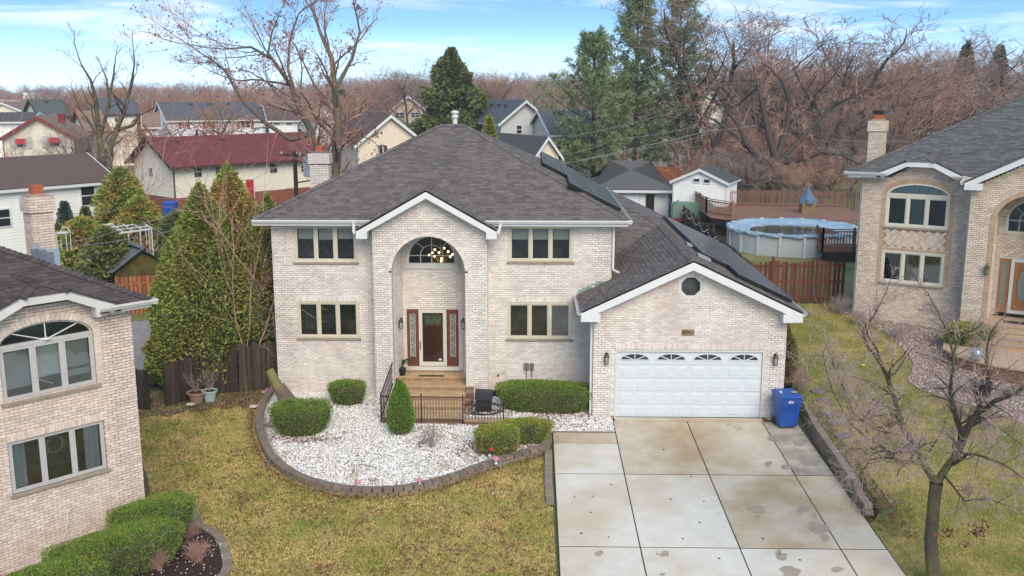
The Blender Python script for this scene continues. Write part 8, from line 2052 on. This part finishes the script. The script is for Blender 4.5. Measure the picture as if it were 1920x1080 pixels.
# ---- clipped shrubs
def hedge(label, cx, cy, rx, ry, h, rz, m, n, s0=.025, s1=.055, sq=3.0, seed=0, dip=0, cat='hedge', name='clipped_hedge', z0=None, lumps=.04, flare=.0, heart=0):
    r2 = np.random.default_rng(seed); zb = hgt(cx, cy) + .08 if z0 is None else z0; e = tag(empty(name, (cx, cy, zb), rz), label, cat)
    def surf(u, v):
        """u angle, v 0 (rim at ground) .. 1 (centre of top)"""
        k = (np.abs(np.cos(u))**sq + np.abs(np.sin(u))**sq) ** (-1/sq)
        side = np.clip(v/.5, 0, 1); topv = np.clip((v-.5)/.5, 0, 1)
        rr = np.where(v < .5, .80 + .20*np.sin(side*np.pi/2) + flare*side, (1 + flare) * (1 - topv)**.75)
        if heart: rr = rr * (1 - heart * np.exp(-((np.mod(u - np.pi/2 + np.pi, 2*np.pi) - np.pi)/.5)**2))
        w = 1 + lumps*np.sin(u*5+v*4+seed) + lumps*np.sin(u*11-v*9)
        z = np.where(v < .5, side * h*.86, h*(.86 + .14*np.sin(topv*np.pi/2)))
        if dip: z = z - dip*np.where(v >= .5, np.exp(-(((rr*np.cos(u)-.30)/.30)**2 + ((rr*np.sin(u)-.10)/.36)**2)) + .8*np.exp(-(((rr*np.cos(u)+.45)/.22)**2 + ((rr*np.sin(u)+.05)/.28)**2)), 0)
        return np.stack([rx*rr*k*w*np.cos(u), ry*rr*k*w*np.sin(u), z], -1)
    u = r2.uniform(0, 2*np.pi, n); v = r2.random(n)**.85; P = surf(u, v); c = np.array([0, 0, h*.45]); nr = P - c; nr /= np.linalg.norm(nr, axis=1, keepdims=True) + 1e-6
    P = P - nr * (r2.random((n, 1))**2 * .10 * min(1, h)) + r2.normal(0, .010, (n, 3))
    stray = r2.random(n) < .04; P[stray] += nr[stray] * r2.uniform(.02, .10, (int(stray.sum()), 1)); keep = np.sin(P[:,0]*17+seed)*np.sin(P[:,1]*15+1)*np.sin(P[:,2]*13) < .72; P = P[keep]; nr = nr[keep]
    cards('foliage', P, m, s0, s1, e, None, .55, nrm=nr*.6 + np.array([0,0,.3]), seed=seed)
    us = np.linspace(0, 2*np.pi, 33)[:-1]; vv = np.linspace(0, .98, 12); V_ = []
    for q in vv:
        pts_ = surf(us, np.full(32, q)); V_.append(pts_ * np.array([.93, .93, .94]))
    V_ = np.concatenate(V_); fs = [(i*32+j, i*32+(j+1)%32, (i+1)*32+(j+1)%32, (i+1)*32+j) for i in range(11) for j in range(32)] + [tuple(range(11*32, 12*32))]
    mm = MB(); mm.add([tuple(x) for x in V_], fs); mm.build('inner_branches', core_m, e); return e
hedge('bowl shaped clipped yew with hollows in its top beside the leaning stump', -7.35, 29.85, .88, .74, .95, .1, yew_m, 15000, seed=1, dip=.50, flare=.10, sq=2.3, cat='shrub', name='clipped_shrub', heart=.08)
hedge('small round clipped yew against the left facade', -6.38, 32.6, .60, .52, .72, 0, yew_m, 8000, seed=2, flare=.08, sq=2.2, cat='shrub', name='clipped_shrub')
hedge('long box clipped hedge below the lower right window', .42, 32.0, 1.50, .60, .92, -.10, yew_m, 24000, seed=3, flare=.05, sq=5)
hedge('yellow green shrub lobe with the red ball in front', -1.05, 28.35, .66, .58, .74, .2, yel_m, 10000, seed=4, sq=2.4, cat='shrub', name='clipped_shrub', lumps=.07)
hedge('yellow green shrub lobe reaching to the driveway corner', -.20, 29.15, .80, .45, .66, .1, yel_m, 9000, seed=5, sq=2.4, cat='shrub', name='clipped_shrub', lumps=.08)
hedge('clipped hedge block at the corner of the left brick house', -9.35, 22.6, 1.0, .58, .95, R(48), yew_m, 19000, .02, .05, seed=6, sq=5, z0=-.2)
hedge('wide clipped hedge in front of the left house, second block', -9.62, 21.0, 1.5, .68, .93, R(48), yew_m, 30000, .02, .05, seed=7, sq=6, z0=-.28)
hedge('near end of the left house hedge at the bottom of the picture', -10.3, 19.4, 1.0, .68, .93, R(48), yew_m, 16000, .02, .05, seed=8, sq=6, z0=-.32)
ev_tree('bright green cone shaped arborvitae in the white gravel', (-4.15, 29.7, .02), 1.72, .43, yew_b, 13000, .03, .065, prof=lambda t: np.clip(1-t**2.4, 0, 1)**.75*(.80+.2*np.clip(t*5,0,1)), seed=40, lump=.05, trunk=False, core=.88, cat='shrub', name='arborvitae')
hedge('dull orange green shrub by the right house downspout', 16.6, 36.9, .9, .7, .95, 0, need_y, 8000, .04, .08, seed=9, sq=2.2, cat='shrub', name='clipped_shrub', z0=1.0, lumps=.1)
def twig_bush(label, x, y, z, H, Rr_, n, m, seed, r=.006, cat='shrub', name='bare_shrub', lv=2, up=.05, kids=(5, 4)):
    rg = random.Random(seed); out = []; c = dict(CFG, max=lv, kids=list(kids), rmin=r*.7, wob=.14, up=up, ang=(20, 55), lr=(.45, .8), seg=[5, 4, 3])
    for k in range(n):
        a = rg.random()*6.28; s = rg.uniform(.05, 1)*Rr_/H; d = Vector((math.cos(a)*s, math.sin(a)*s, 1)).normalized()
        grow(out, Vector((rg.gauss(0, .04), rg.gauss(0, .04), 0)), d, H*rg.uniform(.7, 1.05), r*2.0, 0, c, rg)
    e = tag(empty(name, (x, y, z)), label, cat); seg_obj('stems', np.array([s[1:] for s in out]), 3, m, e); return e
twig_bush('tall leafless shrub fanning out in front of the arborvitae beside the house', -10.35, 34.35, .1, 6.4, 2.6, 8, twig_r, 3, r=.014, kids=(5, 3))
twig_bush('second leafless shrub with long pale wands beside the slatted screen', -9.75, 34.9, .1, 3.9, 2.2, 8, twig_p, 8, r=.010, kids=(5, 3))
twig_bush('small bare brown plant in the middle of the white gravel', -3.05, 28.55, -.0, .62, .45, 16, twig_b, 4, r=.004)
for px, py, h_, lab in ((355,1000,.42,'round reddish twiggy bush near the curved bed border'),(300,1062,.5,'wide reddish twiggy bush at the bottom of the left mulch bed'),(372,1045,.45,'dusty brown twiggy bush in the left mulch bed')):
    p = ground_at(px, py + 8); twig_bush(lab, p.x, p.y, p.z, h_, h_*1.1, 34, twig_r, px, r=.0035)
for px, py, h_, lab in ((1500,735,.7,'tangled dark twig bush at the side of the garage'),(1575,590,.8,'pale twiggy bush at the end of the red brown fence'),(1690,640,.7,'grey twiggy bush in the right stone bed'),(1610,610,.7,'twiggy bush against the right house wall')):
    p = ground_at(px, py); twig_bush(lab, p.x, p.y, p.z, h_, h_*1.2, 22, twig_g if px > 1550 else twig_b, px, r=.006)
for px, pt_, D, lab in ((250,245,70,'thin bare sapling in front of the low white house'),(226,440,50,'small reddish bare tree beside the gazebo frame'),(1175,300,80,'pale bare shrub behind the white garage'),(1290,262,82,'bare brush right of the orange screen'),(35,235,90,'bare sapling in front of the red awning house')):
    p = at(px, 300, D); H = at(px, pt_, D).z - .4; twig_bush(lab, p.x, D, .4, max(H, 2.2), 1.6, 8, twig_r, px, r=.02, kids=(5,4))

# ---- thin haze over the far houses and woods
hz_m = bpy.data.materials.new('haze'); hz_m.use_nodes = True; ht = hz_m.node_tree; ht.nodes.clear(); ho = N(ht, 'ShaderNodeOutputMaterial'); hv = N(ht, 'ShaderNodeVolumePrincipled')
hv.inputs['Color'].default_value = (.82, .86, .92, 1); hv.inputs['Density'].default_value = .0004; ht.links.new(hv.outputs[0], ho.inputs['Volume'])
hb_ = MB(); hb_.box(-620, 620, -60, 700, -2.2, 26); hb_.build('haze', hz_m, None, 'stuff')

# ================================================================ SMALL THINGS
# leaning stump
stp = tag(empty('tree_stump', ground_at(541, 768)), 'leaning sawn off tree trunk beside the bowl shaped yew', 'stump'); b = stp.location
top = at(505, 694, b.y + .3); m = MB(); q = top - b; m.tube([(0,0,-.1), q*.35 + Vector((.05,0,0)), q*.7, q], [.27,.21,.17,.15], 12); m.build('trunk', mat('stump_bark', (.20,.15,.105), (.13,.09,.065), 7, .95, .1, c3=(.19,.20,.07), scale3=1.6, thr3=.56, bump=.8, bscale=25), stp)
m = MB(); a = Vector((.28,.1,0)); q2 = at(527, 722, b.y + .35) - b; m.tube([a, (a+q2)/2, q2], [.2,.16,.13], 10); m.build('stub', bark_b, stp)
m = MB(); d = q.normalized(); m.tube([q - d*.02, q + d*.006], [.145,.14], 12); m.build('sawn_end', mat('sawn_wood', (.34,.27,.15), (.25,.19,.10), 14), stp)
def pot(label, px, py, r0, r1, h, col, seed):
    g_ = ground_at(px, py); e = tag(empty('flower_pot', g_), label, 'flower pot'); m = MB(); m.lathe([(r0,0),(r1*.95,h*.85),(r1*1.08,h*.85),(r1*1.1,h),(r1*.95,h),(r1*.9,h*.9),(.01,h*.9)], 0, 0, 20); m.build('pot', col, e, smooth=False)
    m = MB(); m.lathe([(r1*.9,h*.9),(.02,h*.96)], 0, 0, 14); m.build('soil', mulch_m, e)
    rg = random.Random(seed); out = []; c = dict(CFG, max=1, kids=[4], rmin=.003, seg=[4,3], wob=.15)
    for k in range(16): a = rg.random()*6.28; grow(out, Vector((0,0,h*.9)), Vector((math.cos(a)*.5, math.sin(a)*.5, 1)).normalized(), rg.uniform(.3,.9), .006, 0, c, rg)
    seg_obj('dry_stems', np.array([s[1:] for s in out]), 3, twig_p, e)
pot('terracotta pot with dry stems in front of the leaning gate', 369, 755, .20, .30, .40, mat('terracotta', (.34,.22,.15), (.28,.18,.12), 6), 1)
pot('pale green pot with dry stems right of the terracotta one', 394, 752, .17, .25, .40, mat('pale_green_glaze', (.42,.50,.47), (.36,.44,.41), 4, .5), 2)
def bits(label, px, py, col, dims, cat, nm, dz=.0, shape='disc'):
    g_ = ground_at(px, py, dz); m = MB()
    if shape == 'disc': m.lathe([(dims*.9,0),(dims,.02),(dims*.85,.045),(.01,.05)], 0, 0, 14)
    elif shape == 'ball': m.lathe([(.01,0),(dims*.7,dims*.3),(dims,dims),(dims*.7,dims*1.7),(.01,dims*2)], 0, 0, 10)
    o = tag(m.build(nm, col, smooth=(shape=='ball')), label, cat); o.location = g_; return o
pink = mat('pink_plastic', (.55,.10,.28), rough=.5); bits('pink plastic disc at the top end of the block edging', 503, 731, pink, .12, 'toy disc', 'flying_disc', .1)
for px, py, lab in ((498,736,'flat pale stone under the pink disc'),(476,763,'pale stone chip outside the edging near the stump'),(357,759,'flat grey stone before the terracotta pot'),(1558,840,'pale cap stone lying on the right retaining wall')):
    g_ = ground_at(px, py, .1 if px < 1000 else .05); m = MB(); m.prism([(-.13,-.07,0),(.08,-.10,0),(.14,.04,0),(.0,.09,0),(-.11,.05,0)], (0,0,.05)); o = tag(m.build('flat_stone', stone_mix), lab, 'stone'); o.location = g_
def mushroom(lab, px, py, s=1):
    g_ = ground_at(px, py, .12); e = tag(empty('mushroom_ornament', (g_.x, g_.y, hgt(g_.x, g_.y) + .16)), lab, 'ornament'); m = MB(); m.lathe([(.045*s,0),(.035*s,.06*s),(.03*s,.11*s)], 0, 0, 10); m.build('stem', white_trim, e)
    m = MB(); m.lathe([(.085*s,.10*s),(.09*s,.12*s),(.07*s,.16*s),(.03*s,.185*s),(.004,.19*s)], 0, 0, 12); m.build('cap', mat('pink_red_cap', (.45,.06,.12), (.6,.35,.38), 24, .5) if 'pink_red_cap' not in MAT else MAT['pink_red_cap'], e, smooth=True)
mushroom('pink capped mushroom ornament on the edging below the arborvitae', 671, 914); mushroom('pink capped mushroom ornament on the edging right of the bare plant', 787, 911); mushroom('pink capped mushroom ornament under the yellow green shrub', 930, 872, 1.2)
g_ = ground_at(699, 910, .12); bf = tag(empty('butterfly_ornament', (g_.x, g_.y, hgt(g_.x, g_.y)+.16)), 'orange and teal butterfly stake on the gravel edge', 'ornament'); m = MB(); m.beam((0,0,-.1),(0,0,.14),.008); m.build('stake', black_iron, bf)
m = MB(); m.prism([(0,0,.10),(-.10,0,.19),(-.12,0,.12),(-.06,0,.06)], (0,.01,0)); m.prism([(0,0,.10),(.10,0,.19),(.12,0,.12),(.06,0,.06)], (0,.01,0)); m.build('wing', mat('orange_paint', (.65,.14,.03), (.05,.3,.3), 14), bf)
bits('glossy red ball ornament stuck in the yellow green shrub', 921, 846, mat('red_gloss', (.6,.02,.03), rough=.15), .055, 'ornament', 'red_ball', .35, 'ball'); bits('white ball ornament below the red ball', 918, 857, white_trim, .045, 'ornament', 'white_ball', .15, 'ball')
so = ground_at(747, 815, .1); sg2 = tag(empty('solar_light', so), 'small silver solar garden light before the cone arborvitae', 'garden light'); m = MB(); m.beam((0,0,-.1),(0,0,.15),.02); m.lathe([(.05,.15),(.06,.18),(.04,.24),(.07,.25),(.06,.28),(.01,.29)], 0,0,10); m.build('lamp', MAT['pale_metal'], sg2)
# hose reel box with hoses
hb = ground_at(906, 776, .1); he = tag(empty('hose_reel', (-1.62, 31.75, .12)), 'black hose reel box with loops of black hose on the gravel', 'hose reel')
m = MB(); m.prism([(-.26,-.2,0),(.26,-.2,0),(.26,-.2,.42),(-.26,-.2,.42)], (0,.42,0)); m.build('box', black_iron, he, bevel=.02)
m = MB(); m.prism([(-.30,-.25,.42),(.30,-.25,.42),(.30,.1,.58),(-.30,.1,.62)], (0,.25,.03)); m.build('lid', mat('dark_grey_plastic', (.03,.03,.032), rough=.4), he, bevel=.01)
for k in range(4):
    m = MB(); rr = .36 + .07*k; m.tube([Vector((rr*1.15*math.cos(t) + .06*math.sin(k), rr*.55*math.sin(t) - .30 + .03*k, .03 + .03*math.sin(t*2 + k) + .25*max(0, math.sin(t))*(k%2))) for t in np.linspace(0, 6.28, 26)], .014, 5); m.build('hose', black_iron, he)
# right bed: silver ball, basket
b_ = ground_at(1828, 702); e = tag(empty('gazing_ball', (b_.x, b_.y, b_.z)), 'silvery gazing ball on a pedestal by the right house steps', 'ornament'); m = MB(); m.lathe([(.2,0),(.1,.1),(.08,.45),(.16,.55)], 0, 0, 12); m.build('pedestal', stone_mix, e); m = MB(); m.lathe([(.02,.5),(.16,.58),(.23,.75),(.16,.92),(.02,1.0)], 0, 0, 16); m.build('ball', mat('silver_glass', (.6,.65,.7), rough=.12, metal=.8), e, smooth=True)
b_ = ground_at(1838, 745); e = tag(empty('planter', b_), 'dark slatted planter tub on the platform corner of the right house', 'planter'); m = MB(); m.lathe([(.24,0),(.33,.5),(.36,.52),(.34,.56),(.30,.5),(.01,.48)], 0, 0, 16); m.build('tub', mat('blue_black_plastic', (.03,.035,.05), rough=.4), e)
m = MB()
for k in range(16): a = 6.28*k/16; m.beam((.25*math.cos(a), .25*math.sin(a), .02), (.345*math.cos(a), .345*math.sin(a), .5), .02)
m.build('slat', black_iron, e)
for px, py in ((1648,657),(1618,686)):
    bits('small yellow leaf patch on the right lawn' if px == 1648 else 'second yellow leaf patch nearer on the right lawn', px, py, mat('bright_yellow', (.7,.55,.03)) if 'bright_yellow' not in MAT else MAT['bright_yellow'], .07, 'leaf', 'yellow_leaf', .05)
# potted plant in the entry niche
e = tag(empty('potted_plant', (-4.62, 33.75, .74)), 'green strap leaved plant in the niche left of the front door', 'plant'); m = MB(); m.lathe([(.10,0),(.14,.25),(.12,.25),(.01,.24)], 0, 0, 12); m.build('pot', black_iron, e)
m = MB(); rg = random.Random(2)
for k in range(26):
    a = rg.uniform(-1.6, 1.6); L_ = rg.uniform(.3, .6); pr = [Vector((0,0,.24)), Vector((.25*L_*math.cos(a), -.25*L_*abs(math.sin(a)), .24+.6*L_)), Vector((.7*L_*math.cos(a), -.6*L_*abs(math.sin(a)), .24+.75*L_)), Vector((1.0*L_*math.cos(a), -.9*L_*abs(math.sin(a)), .24+.45*L_))]; s2 = Vector((-math.sin(a), math.cos(a), 0))
    for i, (w0, w1) in enumerate(((.008,.02),(.02,.018),(.018,.002))): m.quad(pr[i]-s2*w0, pr[i]+s2*w0, pr[i+1]+s2*w1, pr[i+1]-s2*w1)
m.build('leaf', mat('deep_green_leaf', (.03,.09,.02), (.02,.06,.015), 9, .5), e)
